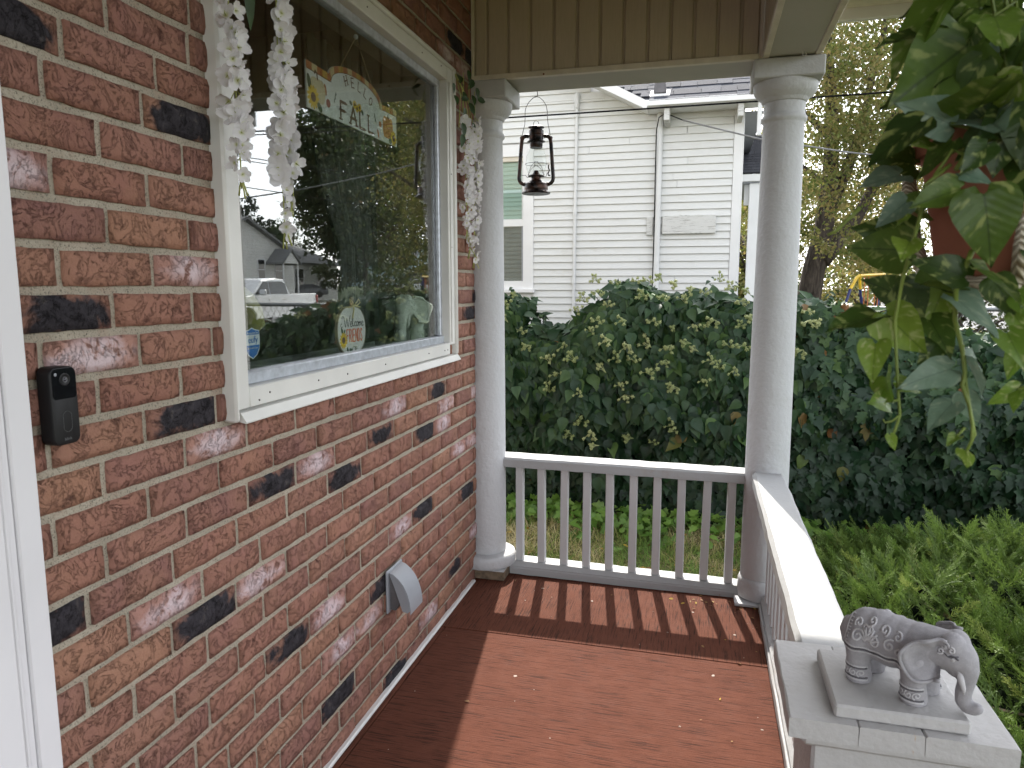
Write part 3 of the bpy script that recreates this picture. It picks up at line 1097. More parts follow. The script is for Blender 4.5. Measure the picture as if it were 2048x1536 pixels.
def shingle_mat(name, c1, c2):
    t = NT(name)
    co = t.coord('Object', True)
    oi = t.n('ObjectInfo')
    g = t.noise(co, 70, 4, 0.7)
    c = t.ramp(oi.outputs['Random'], [(0, c1), (1, c2)])
    c = t.mix(t.ramp(g, [(0.4, 0), (0.7, 0.5)]), c, [x * 1.8 for x in c2])
    return t.finish(c, 0.9, 0, t.bump(g, 0.6, 0.004), 0.2)


M['shingle'] = shingle_mat('grey_shingle', (0.026, 0.029, 0.037), (0.046, 0.051, 0.066))
M['shingle_dark'] = shingle_mat('dark_shingle', (0.020, 0.021, 0.026), (0.038, 0.04, 0.048))
YH = 8.0
nb = thing('clapboard_house', 'white clapboard house with grey shingle roof behind the ivy hedge', 'house', (0, YH, -0.4))
bd = MB()
bd.box((-6.0, YH + 0.014, -0.45), (1.385, YH + 0.30, 3.35), 'white_board')
bd.box((1.20, YH + 0.30, -0.45), (1.385, YH + 7, 3.35), 'white_board')
bd.prism([(-6.0, 3.35), (0.42, 3.35), (-2.6, 4.95), (-5.2, 4.0)], 'y', YH + 0.014, YH + 0.30, 'white_board')
bd.obj('wall', nb)
P = 0.0772
rc = random.Random(3)


def clap(x0, x1, z):
    mb = MB()
    mb.prism([(YH - 0.030, z), (YH - 0.026, z - 0.002), (YH + 0.013, z - 0.001), (YH + 0.013, z + P + 0.002), (YH - 0.010, z + P + 0.002)], 'x', x0, x1, 'clap')
    o = mb.obj('clapboard', nb)
    o.rotation_euler = (0, rc.gauss(0, 0.0005), 0)
    return o


def rake_x(z):           # right-hand limit of the boards under the rake
    return 1.300


for i in range(-4, 36):
    z = 1.478 - 8 * P + i * P
    if z > 3.42:
        break
    left = -0.817 if 1.32 < z < 2.98 else -2.4
    cuts = [left]
    if rc.random() < 0.45:
        c = rc.uniform(-0.3, 1.0)
        cuts.append(c)
    cuts.append(1.300)
    for a, b in zip(cuts[:-1], cuts[1:]):
        if b - a > 0.1:
            clap(a, b - 0.002, z)
for i in range(13):
    z = 3.42 + i * P + 0.012
    xr = 0.42 - (z - 3.19) / 0.52
    if xr > -1.6:
        clap(-2.4, xr, z)
nbw = MB()
nbw.box((1.301, YH - 0.030, -0.4), (1.386, YH + 0.013, 3.36), 'white_board', 0.003)
nbw.box((1.3862, YH - 0.030, -0.4), (1.400, YH + 0.10, 3.36), 'white_board', 0.003)
nbw.obj('corner_board', nb)
# window with blinds
w = MB()
w.box((-0.937, YH - 0.035, 1.40), (-0.817, YH + 0.02, 3.00), 'white_board', 0.004)
w.box((-2.05, YH - 0.035, 1.40), (-1.93, YH + 0.02, 3.00), 'white_board', 0.004)
w.box((-1.93, YH - 0.035, 2.87), (-0.937, YH + 0.02, 3.00), 'white_board', 0.004)
w.box((-2.07, YH - 0.07, 1.368), (-0.80, YH + 0.02, 1.414), 'white_board', 0.006)
w.box((-1.93, YH - 0.030, 1.414), (-0.937, YH + 0.02, 1.50), 'white_board', 0.003)
w.box((-1.93, YH - 0.020, 2.11), (-0.9372, YH + 0.015, 2.19), 'white_board', 0.003)
w.box((-1.93, YH - 0.020, 2.82), (-0.9372, YH + 0.015, 2.8698), 'jchannel', 0.003)
w.box((-0.9605, YH - 0.012, 1.50), (-0.9375, YH + 0.015, 2.11), 'vent_grey', 0.002)
wo_ = w.obj('window', nb)
MB().box((-1.93, YH + 0.000, 1.50), (-0.962, YH + 0.003, 2.82), 'pane2').obj('pane', wo_)
for z0, z1, mt in ((1.505, 2.105, 'blind_grey'), (2.195, 2.815, 'blind_green')):
    z = z0
    b = MB()
    while z < z1 - 0.03:
        b.box((-1.92, YH + 0.0060, z), (-0.963, YH + 0.0075, z + 0.0455), mt, mtx=Matrix.Translation((0, YH + 0.006, z)) @ Matrix.Rotation(R(-12), 4, 'X') @ Matrix.Translation((0, -YH - 0.006, -z)))
        z += 0.0485
    b.box((-1.925, YH + 0.0125, z0), (-0.962, YH + 0.0135, z1), mt)
    b.obj('blind', wo_)
# slim conduit with couplings, round downpipe, cable clip board
c = MB()
cx0 = -0.345
c.tube([(cx0 - 0.010, YH - 0.045, 0.4), (cx0, YH - 0.045, 2.2), (cx0 + 0.012, YH - 0.045, 3.42)], 0.017, 'pipe_white', 10)
for z_ in (1.50, 2.245, 2.6, 3.28):
    c.tube([(cx0 + (z_ - 2.2) * 0.009, YH - 0.045, z_ - 0.03), (cx0 + (z_ - 2.2) * 0.009, YH - 0.045, z_ + 0.03)], 0.0225, 'pipe_white', 10)
c.box((cx0 - 0.016, YH - 0.075, 3.33), (cx0 + 0.038, YH - 0.024, 3.50), 'pipe_white', 0.018)
c.obj('conduit', nb, smooth=True)
d = MB()
d.tube([(0.545, YH - 0.062, -0.3), (0.548, YH - 0.062, 1.5), (0.552, YH - 0.062, 3.30)], 0.0325, 'pipe_white', 14)
for z_ in (2.105,):
    d.tube([(0.549, YH - 0.062, z_ - 0.010), (0.549, YH - 0.062, z_ + 0.010)], 0.0345, 'pipe_white', 14)
    d.box((0.505, YH - 0.040, z_ - 0.008), (0.592, YH - 0.022, z_ + 0.008), 'pipe_white')
d.obj('downpipe', nb, smooth=True)
pb = MB()
pb.box((0.600, YH - 0.062, 1.993), (1.150, YH - 0.022, 2.185), 'peel', 0.004)
pb.box((0.434, YH - 0.050, 1.985), (0.500, YH - 0.022, 2.170), 'peel', 0.004)
pb.obj('patch_board', nb)
# roof: right wing eave, rake of the left gable, soffit, brackets
SL = math.tan(R(31))
ey, ez = 7.6, 3.285
rf = MB()
zr_ = ez + (11.2 - ey) * SL
rf.add([(0.43, ey, ez - 0.005), (1.585, ey, ez - 0.005), (1.585, 11.2, zr_), (-3.6, 11.2, zr_), (0.43, ey, ez - 0.03), (1.585, ey, ez - 0.03), (1.585, 11.2, zr_ - 0.03), (-3.6, 11.2, zr_ - 0.03)], [(0, 1, 2, 3), (4, 7, 6, 5), (0, 4, 5, 1), (1, 5, 6, 2), (2, 6, 7, 3), (3, 7, 4, 0)], 'shingle_dark')
rf.prism([(11.2, ez + 3.6 * SL), (11.2, ez + 3.6 * SL - 0.03), (14.8, ez - 0.03), (14.8, ez)], 'x', -1.6, 1.585, 'shingle_dark')
roofo = rf.obj('roof', nb)
MB().box((0.400, ey - 0.022, 3.232), (1.590, ey - 0.001, 3.290), 'white_board', 0.003).obj('gutter_board', roofo)
MB().box((0.43, ey + 0.02, 3.235), (1.57, YH - 0.03, 3.245), 'white_board').obj('soffit', roofo)
rk = MB()
a, b_ = Vector((0.43, 7.60, 3.200)), Vector((-2.0, 7.60, 4.470))
nrm_ = Vector((0.52, 0, 1)).normalized()
for off, th, wd in ((0.0, 0.03, 0.105),):
    poly = [(a.x, a.z), (a.x + 0.03, a.z + 0.07), (b_.x + 0.03, b_.z + 0.10), (b_.x, b_.z - 0.01)]
    rk.prism(poly, 'y', ey - 0.025, ey + 0.003, 'white_board')
rk.prism([(a.x, a.z + 0.03), (a.x + 0.02, a.z + 0.05), (b_.x + 0.02, b_.z + 0.07), (b_.x, b_.z + 0.05)], 'y', ey + 0.0035, YH - 0.02, 'white_board')
rk.obj('rake_board', roofo)
for x_ in (0.63, 1.345):
    MB().box((x_ - 0.028, ey + 0.05, 3.10), (x_ + 0.028, YH - 0.034, 3.2345), 'peel', 0.004).obj('bracket', roofo)
MB().box((1.50, ey + 0.02, 2.90), (1.54, ey + 0.07, 3.25), 'pipe_white', 0.004).box((1.402, ey + 0.4, 3.20), (1.58, 11, 3.215), 'vent_grey').obj('eave_return', roofo)
# shingles: courses of separate tabs on the visible strip
tabs = [MB().box((0, 0, 0), (1, 0.17, 0.006 + 0.002 * i), 'shingle').mesh('shingle') for i in range(3)]
ns = 0
for r_ in range(8):
    y0 = ey - 0.02 + r_ * 0.125 * math.cos(R(31))
    x = 0.10 - 0.17 * r_ - rc.uniform(0, 0.2)
    x0lim = 0.44 - 0.9 * (y0 - ey)
    while x < 1.57:
        w_ = rc.uniform(0.14, 0.30)
        xa, xb = max(x, x0lim), min(x + w_ - 0.004, 1.585)
        if xb - xa > 0.03:
            m_ = Matrix.Translation((xa, y0, ez + (y0 - ey) * SL + 0.004 + 0.004 * (r_ % 2))) @ Matrix.Rotation(R(29.5), 4, 'X') @ Matrix.Diagonal((xb - xa, 1, 1, 1))
            inst('shingle', tabs[rc.randrange(3)], m_, nb)
        x += w_
# roof vent
vm = MB()
vc = Vector((0.555, ey + 0.12, ez + 0.10))
vm.box((vc.x - 0.10, vc.y - 0.06, vc.z - 0.022), (vc.x + 0.10, vc.y + 0.1, vc.z - 0.006), 'white_board', 0.004, Matrix.Translation(vc) @ Matrix.Rotation(R(31), 4, 'X') @ Matrix.Translation(-vc))
vm.prism([(vc.x - 0.065, vc.z), (vc.x + 0.065, vc.z), (vc.x + 0.050, vc.z + 0.11), (vc.x + 0.03, vc.z + 0.128), (vc.x - 0.03, vc.z + 0.128), (vc.x - 0.050, vc.z + 0.11)], 'y', vc.y - 0.02, vc.y + 0.10, 'vent_dark')
vm.obj('roof_vent', nb)
# the side porch of that house, further back
sp = MB()
sp.box((1.41, 9.46, 2.715), (1.9, 9.50, 2.800), 'white_board', 0.004)
sp.box((1.41, 9.50, 2.70), (1.9, 11.3, 2.72), 'vent_grey')
sp.box((1.555, 9.52, -0.4), (1.72, 9.60, 2.70), 'white_board', 0.005)
sp.box((1.50, 9.62, 2.45), (1.56, 9.70, 2.70), 'white_board', 0.005)
sp.box((1.72, 9.60, -0.4), (1.9, 9.66, 2.70), 'white_board')
sp.obj('side_porch', nb)
spr = MB()
spr.prism([(9.46, 2.800), (9.46, 2.815), (11.3, 3.62), (11.3, 3.60)], 'x', 1.41, 1.9, 'shingle_dark')
spo = spr.obj('side_roof', nb)
tb = [MB().box((0, 0, 0), (1, 0.17, 0.007), 'shingle_dark').mesh('shingle')]
for r_ in range(8):
    y0 = 9.45 + r_ * 0.125 * math.cos(R(23.5))
    x = 1.40
    while x < 1.70:
        w_ = rc.uniform(0.12, 0.26)
        inst('shingle', tb[0], Matrix.Translation((x, y0, 2.818 + (y0 - 9.46) * 0.435)) @ Matrix.Rotation(R(22.3), 4, 'X') @ Matrix.Diagonal((w_ - 0.005, 1, 1, 1)), spo)
        x += w_

# wires
def cable(name, pts, r, mat, label):
    o = MB().tube(pts, r, mat, 6).obj(name, smooth=True)
    return tag(o, label, 'cable')


M['cable_black'] = plain('black_cable', (0.010, 0.010, 0.011), 0.95, spec=0.05, bstr=0)
M['cable_grey'] = plain('grey_cable', (0.20, 0.20, 0.20), 0.9, spec=0.1, bstr=0)
A_, B_ = at(1000, 237, y=6.8), at(1780, 185, y=6.8)
dirv = (B_ - A_)
pts = []
for i in range(41):
    f = -3 + 7.5 * i / 40
    p = A_ + dirv * f
    p.z += 0.012 * (f - 0.5) ** 2
    pts.append(p)
cable('power_cable', pts, 0.0075, 'cable_black', 'black overhead cable crossing in front of the clapboard house and trees')
Q = [at(1304, 590, y=7.93), at(1308, 470, y=7.92), at(1311, 330, y=7.91), at(1313, 260, y=7.88), at(1318, 235, y=7.84), at(1330, 227, y=7.8), at(1345, 232, y=7.78), at(1365, 240, y=7.76)]
cable('drop_cable', Q, 0.006, 'cable_black', 'thin black cable running down the clapboards beside the white downpipe')
Q2 = [at(1365, 240, y=7.76), at(1400, 249, y=7.7), at(1520, 278, y=7.5), at(1700, 305, y=7.3), at(1900, 326, y=7.1), at(2300, 350, y=6.8)]
cable('service_cable', Q2, 0.0075, 'cable_grey', 'light grey twisted service cable sagging from the clapboard house to the right')

# ------------------------------------------------------------------ leaves
def leaf_mat(name, ramp, rough=0.45, trans=0.25, obj=False, vein=True, spec=0.5, bstr=0.4):
    t = NT(name)
    if obj:
        oi = t.n('ObjectInfo')
        f = oi.outputs['Random']
    else:
        at_ = t.n('Attribute')
        at_.attribute_name = 'tint'
        f = at_.outputs['Fac']
    c = t.ramp(f, ramp)
    co = t.coord('Object', obj)
    n = t.noise(co, 30, 3, 0.6)
    c = t.mix(t.ramp(n, [(0.3, 0.25), (0.7, 0)]), c, [x * 0.5 for x in ramp[0][1]])
    return t.finish(c, rough, 0, t.bump(n, bstr, 0.004) if bstr else None, spec, trans)


ivy_ramp = [(0, (0.007, 0.026, 0.012)), (0.35, (0.015, 0.044, 0.018)), (0.7, (0.028, 0.068, 0.026)), (0.90, (0.050, 0.098, 0.032)), (0.965, (0.075, 0.14, 0.03)), (0.985, (0.17, 0.07, 0.025)), (1, (0.22, 0.12, 0.03))]
M['ivy'] = leaf_mat('ivy_leaf', ivy_ramp, 0.46, 0.15, spec=0.32)
M['ivy_o'] = leaf_mat('ivy_leaf_single', ivy_ramp, 0.46, 0.15, True, spec=0.32)
M['ground_ivy'] = leaf_mat('bright_ground_ivy', [(0, (0.09, 0.19, 0.03)), (0.5, (0.15, 0.29, 0.045)), (1, (0.23, 0.38, 0.075))], 0.45, 0.35)
M['umbel'] = leaf_mat('ivy_flower', [(0, (0.27, 0.32, 0.13)), (1, (0.40, 0.43, 0.21))], 0.7, 0.1, True, bstr=0)
M['hedge_core'] = plain('hedge_shade', (0.006, 0.009, 0.005), 1.0, spec=0.0, nscale=8, namt=0.5, bscale=12, bstr=1, bdist=0.05)  # near-black, shade between the leaves put into the colour
M['stem'] = plain('vine_stem', (0.10, 0.075, 0.045), 0.8)

# ivy leaf outlines: juvenile five-lobed, adult pointed oval; unit length along +x from the stalk, folded along the midrib
def leaf_template(outline, fold=0.28, droop=0.25):
    """outline: list of (x, y) on the +y side from base to tip; returns verts/quads+tris as quads"""
    vs = [(x, 0, -droop * x * x) for x, _ in outline]
    n = len(outline)
    for sgn in (1, -1):
        for x, y in outline:
            vs.append((x, sgn * y, fold * y - droop * x * x))
    fs = []
    for i in range(n - 1):
        fs.append((i, i + 1, n + i + 1, n + i))
        fs.append((i + 1, i, 2 * n + i, 2 * n + i + 1))
    return vs, fs


IVY5 = leaf_template([(-0.08, 0.02), (0.02, 0.26), (0.12, 0.42), (0.30, 0.27), (0.50, 0.44), (0.58, 0.20), (0.82, 0.13), (1.0, 0.0)], 0.22, 0.2)
IVYA = leaf_template([(0.0, 0.02), (0.10, 0.26), (0.30, 0.36), (0.55, 0.27), (0.80, 0.11), (1.0, 0.0)], 0.35, 0.3)
OVAL = leaf_template([(0, 0), (0.3, 0.24), (0.65, 0.22), (1, 0)], 0.2, 0.15)

HX0, HX1 = -1.6, 5.2


def hedge_top(x):
    xs_ = [-1.6, -0.7, -0.47, -0.38, -0.08, 0.10, 0.38, 0.70, 1.02, 1.15, 1.33, 1.60, 1.9, 2.3, 2.65, 3.0, 3.4, 5.2]
    zs_ = [1.38, 1.36, 1.30, 1.10, 1.05, 1.20, 1.45, 1.39, 1.33, 1.38, 1.28, 1.32, 1.33, 1.24, 1.10, 1.06, 1.02, 0.92]
    return float(np.interp(x, xs_, zs_))


def hedge_front(x, z):
    top = hedge_top(x)
    s = (z + 0.4) / (top + 0.4)
    bulge = 0.27 * mnoise.noise(Vector((x * 1.7, z * 1.9, 3))) + 0.17 * mnoise.noise(Vector((x * 4.2, z * 4.2, 9)))
    return 5.62 - 0.10 * math.sin(s * PI) + 0.42 * max(0, s - 0.72) ** 1.3 * 3 - bulge * (0.4 + 0.6 * (1 if z > 0.25 else 0.5)) - (0.14 if z > 0.45 else 0)


hedge = thing('ivy_hedge', 'tall dark green ivy hedge with pale flower heads in front of the clapboard house', 'hedge', (1, 5.9, -0.4))
# core sheet behind the leaves, its near-black colour stands for the inner shade
cv, cf = [], []
nxs, nzs = 46, 14
for i in range(nxs + 1):
    x = HX0 + (HX1 - HX0) * i / nxs
    for k in range(nzs + 1):
        f = k / nzs
        z = -0.42 + (hedge_top(x) - 0.10 + 0.42) * f
        cv.append((x, hedge_front(x, z) + 0.16, z))
    cv.append((x, 6.55, hedge_top(x) - 0.2))
    cv.append((x, 6.75, -0.42))
W_ = nzs + 3
for i in range(nxs):
    for k in range(W_ - 1):
        cf.append((i * W_ + k, (i + 1) * W_ + k, (i + 1) * W_ + k + 1, i * W_ + k + 1))
MB().add(cv, cf, 'hedge_core').obj('shade_core', hedge, smooth='all')

pos, xd, nm, sc, kind = [], [], [], [], []
NL = 14000
hr = np.random.default_rng(11)
for i in range(NL):
    x = hr.uniform(HX0, HX1) if hr.random() < 0.25 else hr.uniform(-0.9, 3.7)
    top = hedge_top(x) + 0.06 * mnoise.noise(Vector((x * 9, 0, 2)))
    f = hr.random()
    if hr.random() < 0.27:                      # the top
        y = hr.uniform(5.6, 6.6)
        z = top + 0.05 * mnoise.noise(Vector((x * 6, y * 6, 0))) - abs(hr.normal(0, 0.05)) - 0.12 * max(0, 5.85 - y) * 3
        out = np.array([hr.normal(0, .3), -0.45 + hr.normal(0, .3), 1.0])
    else:
        z = -0.38 + (top + 0.36) * f ** 0.9
        y = hedge_front(x, z) + abs(hr.normal(0, 0.075)) - 0.03
        out = np.array([hr.normal(0, .38), -1.0, 0.42 + hr.normal(0, .28)])
    dn = np.array([hr.normal(0, 0.55), -0.35 + hr.normal(0, 0.25), -1.0 + hr.normal(0, 0.28)])
    if z > top - 0.06 and hr.random() < 0.6:
        dn = np.array([hr.normal(0, 0.9), -0.5 + hr.normal(0, 0.5), hr.normal(-0.1, 0.4)])
    pos.append((x, y, z)); xd.append(dn); nm.append(out)
    adult = (z > 0.05 + 0.25 * mnoise.noise(Vector((x * 1.3, z, 7))) and x < 1.75) or hr.random() < 0.12
    sc.append(hr.uniform(0.085, 0.135) if adult else hr.uniform(0.07, 0.12))
    kind.append(adult)
# sprigs standing above the top
for sx, sz, lean in ((1.06, 1.34, 0.05), (1.20, 1.30, 0.10), (0.34, 1.40, -0.05), (0.5, 1.40, 0.05), (1.95, 1.30, 0.05), (-0.56, 1.34, 0.03), (2.4, 1.15, 0.05), (0.16, 1.16, -0.12), (0.27, 1.3, -0.2)):
    hgt = 0.17 if 1.0 < sx < 1.25 else 0.09
    for k in range(7):
        a = hr.uniform(0, 2 * PI)
        pos.append((sx + lean * k / 7, 5.98, sz + hgt * k / 6))
        xd.append(np.array([math.cos(a), math.sin(a) * 0.7 - 0.2, -0.45]))
        nm.append(np.array([0, -0.5, 1.0])); sc.append(0.085 - 0.006 * k); kind.append(True)
pos, xd, nm, sc, kind = np.array(pos), np.array(xd), np.array(nm), np.array(sc), np.array(kind)
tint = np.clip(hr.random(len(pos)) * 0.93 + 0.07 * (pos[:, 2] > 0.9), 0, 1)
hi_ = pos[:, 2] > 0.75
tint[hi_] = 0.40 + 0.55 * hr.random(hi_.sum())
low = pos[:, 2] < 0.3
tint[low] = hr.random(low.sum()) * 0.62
brown = hr.random(len(pos)) < np.where((pos[:, 2] > 0.9) & (pos[:, 0] > 1.5), 0.02, 0.0008)
tint[brown] = hr.uniform(0.972, 1, brown.sum())
rot = frames(xd, nm)
depth = (pos - np.array(CAM)) @ np.array(FWD)
uu = 1024 + FPX * ((pos - np.array(CAM)) @ np.array(RGT)) / depth
vv = 768 - FPX * ((pos - np.array(CAM)) @ np.array(UPV)) / depth
front = (uu > 1005) & (uu < 2040) & (vv > 540) & (vv < 1060) & ((uu < 1490) | (uu > 1595))
outer = pos[:, 1] - np.array([hedge_front(p[0], min(p[2], hedge_top(p[0]))) for p in pos])
score = np.where(front, sc / depth - 0.15 * np.maximum(0, outer), -1)
pick = np.argsort(-score)[:300]
mask = np.ones(len(pos), bool)
mask[pick] = False
LM = {}
for nm_, tpl in (('a', IVYA), ('j', IVY5)):
    me = mesh_np('ivy_leaf', tpl[0], np.array(tpl[1]), 'ivy_o', smooth=True)
    LM[nm_] = me
for i in pick:
    m_ = Matrix([list(rot[i][r_]) + [pos[i][r_]] for r_ in range(3)] + [[0, 0, 0, 1]]) @ Matrix.Scale(sc[i], 4)
    inst('ivy_leaf', LM['a' if kind[i] else 'j'], m_, hedge)
allV, allF, allT, off = [], [], [], 0
for ad, tpl in ((True, IVYA), (False, IVY5)):
    s_ = mask & (kind == ad)
    V, F, T = scatter(tpl[0], tpl[1], pos[s_], rot[s_], sc[s_], tint[s_])
    allV.append(V); allF.append(F + off); allT.append(T); off += len(V)
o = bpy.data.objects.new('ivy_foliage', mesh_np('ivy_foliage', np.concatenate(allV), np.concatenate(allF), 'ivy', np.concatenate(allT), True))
link(o, hedge, 'stuff')
# pale flower heads: balls on short stalks
um = []
for i in range(5):
    r_ = random.Random(50 + i)
    b = MB()
    nbn = r_.randint(5, 9)
    for k in range(nbn):
        a = r_.uniform(0, 2 * PI)
        rad = r_.uniform(0.012, 0.075)
        e = (rad * math.cos(a), -0.035 - r_.uniform(0, 0.03), rad * math.sin(a) * 0.8 + 0.02)
        b.tube([(0, 0.02, -0.02), (e[0] * 0.5, -0.02, e[2] * 0.4), e], 0.0022, 'umbel', 4, False)
        rb = r_.uniform(0.0125, 0.0185)
        b.sphere(e, rb * 0.62, 'umbel', 8, 5)
        for q in range(16):
            d_ = Vector((r_.gauss(0, 1), r_.gauss(0, 1), r_.gauss(0, 1))).normalized()
            pe = Vector(e) + d_ * rb * 0.95
            b.tube([Vector(e) + d_ * rb * 0.5, pe], [0.0016, 0.0042], 'umbel', 3)
    um.append(b.mesh('flower_head'))
fl = [(1060, 690), (1100, 720), (1015, 610), (1035, 590), (1200, 580), (1230, 560), (1270, 560), (1215, 610), (1250, 640), (1290, 590), (1330, 590), (1370, 600), (1410, 585), (1440, 560), (1480, 600), (1310, 640), (1350, 660), (1390, 650), (1430, 640),
      (1200, 640), (1180, 660), (1220, 680), (1260, 690), (1120, 745), (1130, 690), (1150, 720), (1235, 715), (1270, 720), (1300, 690), (1340, 690), (1380, 685), (1425, 720), (1440, 735), (1470, 740), (1460, 690), (1490, 690), (1100, 780), (1160, 785),
      (1240, 770), (1250, 790), (1340, 765), (1355, 775), (1275, 830), (1350, 850), (1145, 870), (1185, 865), (1195, 890), (1265, 875), (1310, 885), (1345, 860), (1400, 880), (1320, 825), (1170, 840), (1015, 640), (1045, 660), (1170, 600), (1150, 620),
      (1395, 700), (1410, 760), (1330, 720), (1300, 745), (1210, 740), (1480, 650), (1500, 640), (1620, 640), (1615, 620), (1640, 640), (1605, 700), (1745, 640), (1325, 560), (1355, 570), (1390, 575), (1465, 575), (1500, 585), (1195, 560), (1300, 560)]
for (u, v) in fl:
    p = at(u, v, y=5.75)
    p.y = hedge_front(p.x, min(p.z, hedge_top(p.x))) - 0.10
    p = at(u, v, y=p.y)
    m_ = Matrix.Translation(p) @ Matrix.Rotation(random.uniform(-0.5, 0.5), 4, 'Z') @ Matrix.Rotation(random.uniform(-0.3, 0.9), 4, 'X') @ Matrix.Scale(random.uniform(0.72, 1.08), 4)
    inst('flower_head', um[random.randrange(5)], m_, hedge)

# low bright ivy at the hedge foot
gr = np.random.default_rng(21)
n = 1500
px = gr.uniform(-1.2, 4.5, n)
py = 5.66 - np.abs(gr.normal(0, 0.22, n)) - 0.06
py -= 0.25 * (np.sin(px * 3.1) > 0.3) * gr.random(n)
pz = -0.375 + gr.uniform(0, 0.11, n) * (py > 4.9)
xd = np.stack([gr.normal(0, 1, n), gr.normal(-0.4, 0.8, n), gr.normal(-0.2, 0.3, n)], 1)
nm = np.stack([gr.normal(0, .4, n), gr.normal(-0.5, .4, n), np.ones(n)], 1)
V, F, T = scatter(IVY5[0], IVY5[1], np.stack([px, py, pz], 1), frames(xd, nm), gr.uniform(0.055, 0.10, n), gr.random(n))
o = link(bpy.data.objects.new('ground_ivy', mesh_np('ground_ivy', V, F, 'ground_ivy', T, True)), None, 'stuff')
# grass: thin bent blades, straw and green patches
M['grass'] = leaf_mat('grass_blade', [(0, (0.13, 0.25, 0.04)), (0.38, (0.24, 0.35, 0.07)), (0.52, (0.40, 0.38, 0.12)), (0.75, (0.62, 0.52, 0.27)), (1, (0.74, 0.64, 0.38))], 0.7, 0.3, bstr=0)
BLADE = ([(0, -0.035, 0), (0, 0.035, 0), (0.30, -0.03, 0.42), (0.30, 0.03, 0.42), (0.75, -0.016, 0.72), (0.75, 0.016, 0.72), (1.15, -0.004, 0.80), (1.15, 0.004, 0.80)], [(0, 1, 3, 2), (2, 3, 5, 4), (4, 5, 7, 6)])
n = 42000
px = gr.uniform(-1.2, 4.2, n)
py = gr.uniform(3.62, 5.75, n)
pz = np.array([gz(a, b) for a, b in zip(px, py)]) - 0.004
ang = gr.uniform(0, 2 * PI, n)
xd = np.stack([np.cos(ang), np.sin(ang), gr.normal(0.1, 0.35, n)], 1)
nm = np.stack([gr.normal(0, .25, n), gr.normal(0, .25, n), np.ones(n)], 1)
patch = np.array([mnoise.noise(Vector((a * 2.1, b * 2.8, 4))) + 0.35 * mnoise.noise(Vector((a * 7, b * 9, 1))) for a, b in zip(px, py)])
tt = np.clip(0.50 - 0.9 * patch - 0.10 * (px - 0.6) + gr.normal(0, 0.2, n), 0, 1)
V, F, T = scatter(BLADE[0], BLADE[1], np.stack([px, py, pz], 1), frames(xd, nm), gr.uniform(0.03, 0.085, n), tt)
link(bpy.data.objects.new('grass', mesh_np('grass', V, F, 'grass', T, True)), None, 'stuff')
# dry leaves on the ground
M['dry_leaf'] = leaf_mat('dry_leaf', [(0, (0.20, 0.10, 0.04)), (0.6, (0.32, 0.20, 0.08)), (1, (0.55, 0.38, 0.05))], 0.8, 0.2)
n = 170
px, py = gr.uniform(-0.8, 3, n), gr.uniform(4.2, 5.7, n)
V, F, T = scatter(OVAL[0], OVAL[1], np.stack([px, py, np.full(n, -0.365)], 1), frames(gr.normal(0, 1, (n, 3)) * [1, 1, .2], gr.normal(0, .3, (n, 3)) + [0, 0, 1]), gr.uniform(0.03, 0.06, n), gr.random(n))
link(bpy.data.objects.new('fallen_leaves', mesh_np('fallen_leaves', V, F, 'dry_leaf', T, True)), None, 'stuff')

n = 34
lx = np.where(gr.random(n) < 0.75, gr.normal(1.20, 0.10, n), gr.uniform(0.2, 1.3, n)).clip(0.06, 1.31)
ly = np.where(gr.random(n) < 0.75, gr.normal(3.235, 0.035, n), gr.uniform(2.2, 3.3, n)).clip(1.5, 3.31)
V, F, T = scatter(OVAL[0], OVAL[1], np.stack([lx, ly, np.full(n, 0.004)], 1), frames(gr.normal(0, 1, (n, 3)) * [1, 1, .1], gr.normal(0, .25, (n, 3)) + [0, 0, 1]), gr.uniform(0.008, 0.022, n), gr.random(n))
link(bpy.data.objects.new('leaf_litter', mesh_np('leaf_litter', V, F, 'dry_leaf', T, True)), None, 'stuff')

# ------------------------------------------------------------------ juniper beside the railing
M['juniper'] = leaf_mat('juniper_spray', [(0, (0.055, 0.095, 0.022)), (0.4, (0.100, 0.165, 0.034)), (0.8, (0.155, 0.230, 0.050)), (0.97, (0.24, 0.29, 0.08)), (1, (0.28, 0.22, 0.08))], 0.6, 0.25, bstr=0)
jr = random.Random(9)


def spray(seed):
    """feathery juniper shoot, unit length along +x"""
    r_ = random.Random(seed)
    vs, fs = [], []
    def sliver(p, q, w):
        d = Vector(q) - Vector(p)
        s_ = d.cross(Vector((r_.gauss(0, .5), r_.gauss(0, .5), 1))).normalized() * w * 0.9
        b = len(vs)
        vs.extend([tuple(Vector(p) - s_), tuple(Vector(p) + s_), tuple(Vector(q) + s_ * 0.25), tuple(Vector(q) - s_ * 0.25)])
        fs.append((b, b + 1, b + 2, b + 3))
    sliver((0, 0, 0), (1, 0, 0.0), 0.012)
    k = 10
    for i in range(k):
        f = 0.12 + 0.86 * i / k
        for sgn in (1, -1):
            ln = (0.34 * (1 - f) + 0.07) * r_.uniform(0.7, 1.2)
            a = R(r_.uniform(16, 34))
            zt = r_.gauss(0, 0.45)
            q = (f + ln * math.cos(a), sgn * ln * math.sin(a) * math.cos(zt), ln * math.sin(a) * math.sin(zt))
            sliver((f, 0, 0), q, 0.013)
            for g in (0.4, 0.72):
                m_ = Vector((f, 0, 0)).lerp(Vector(q), g)
                for s2 in (1, -1):
                    l2 = ln * 0.42 * (1.1 - g * 0.6)
                    sliver(m_, m_ + Vector((l2 * 0.85, s2 * sgn * l2 * 0.5, r_.gauss(0, 0.3) * l2)), 0.010)
    return np.array(vs), np.array(fs)


SPR = [spray(s_) for s_ in range(4)]


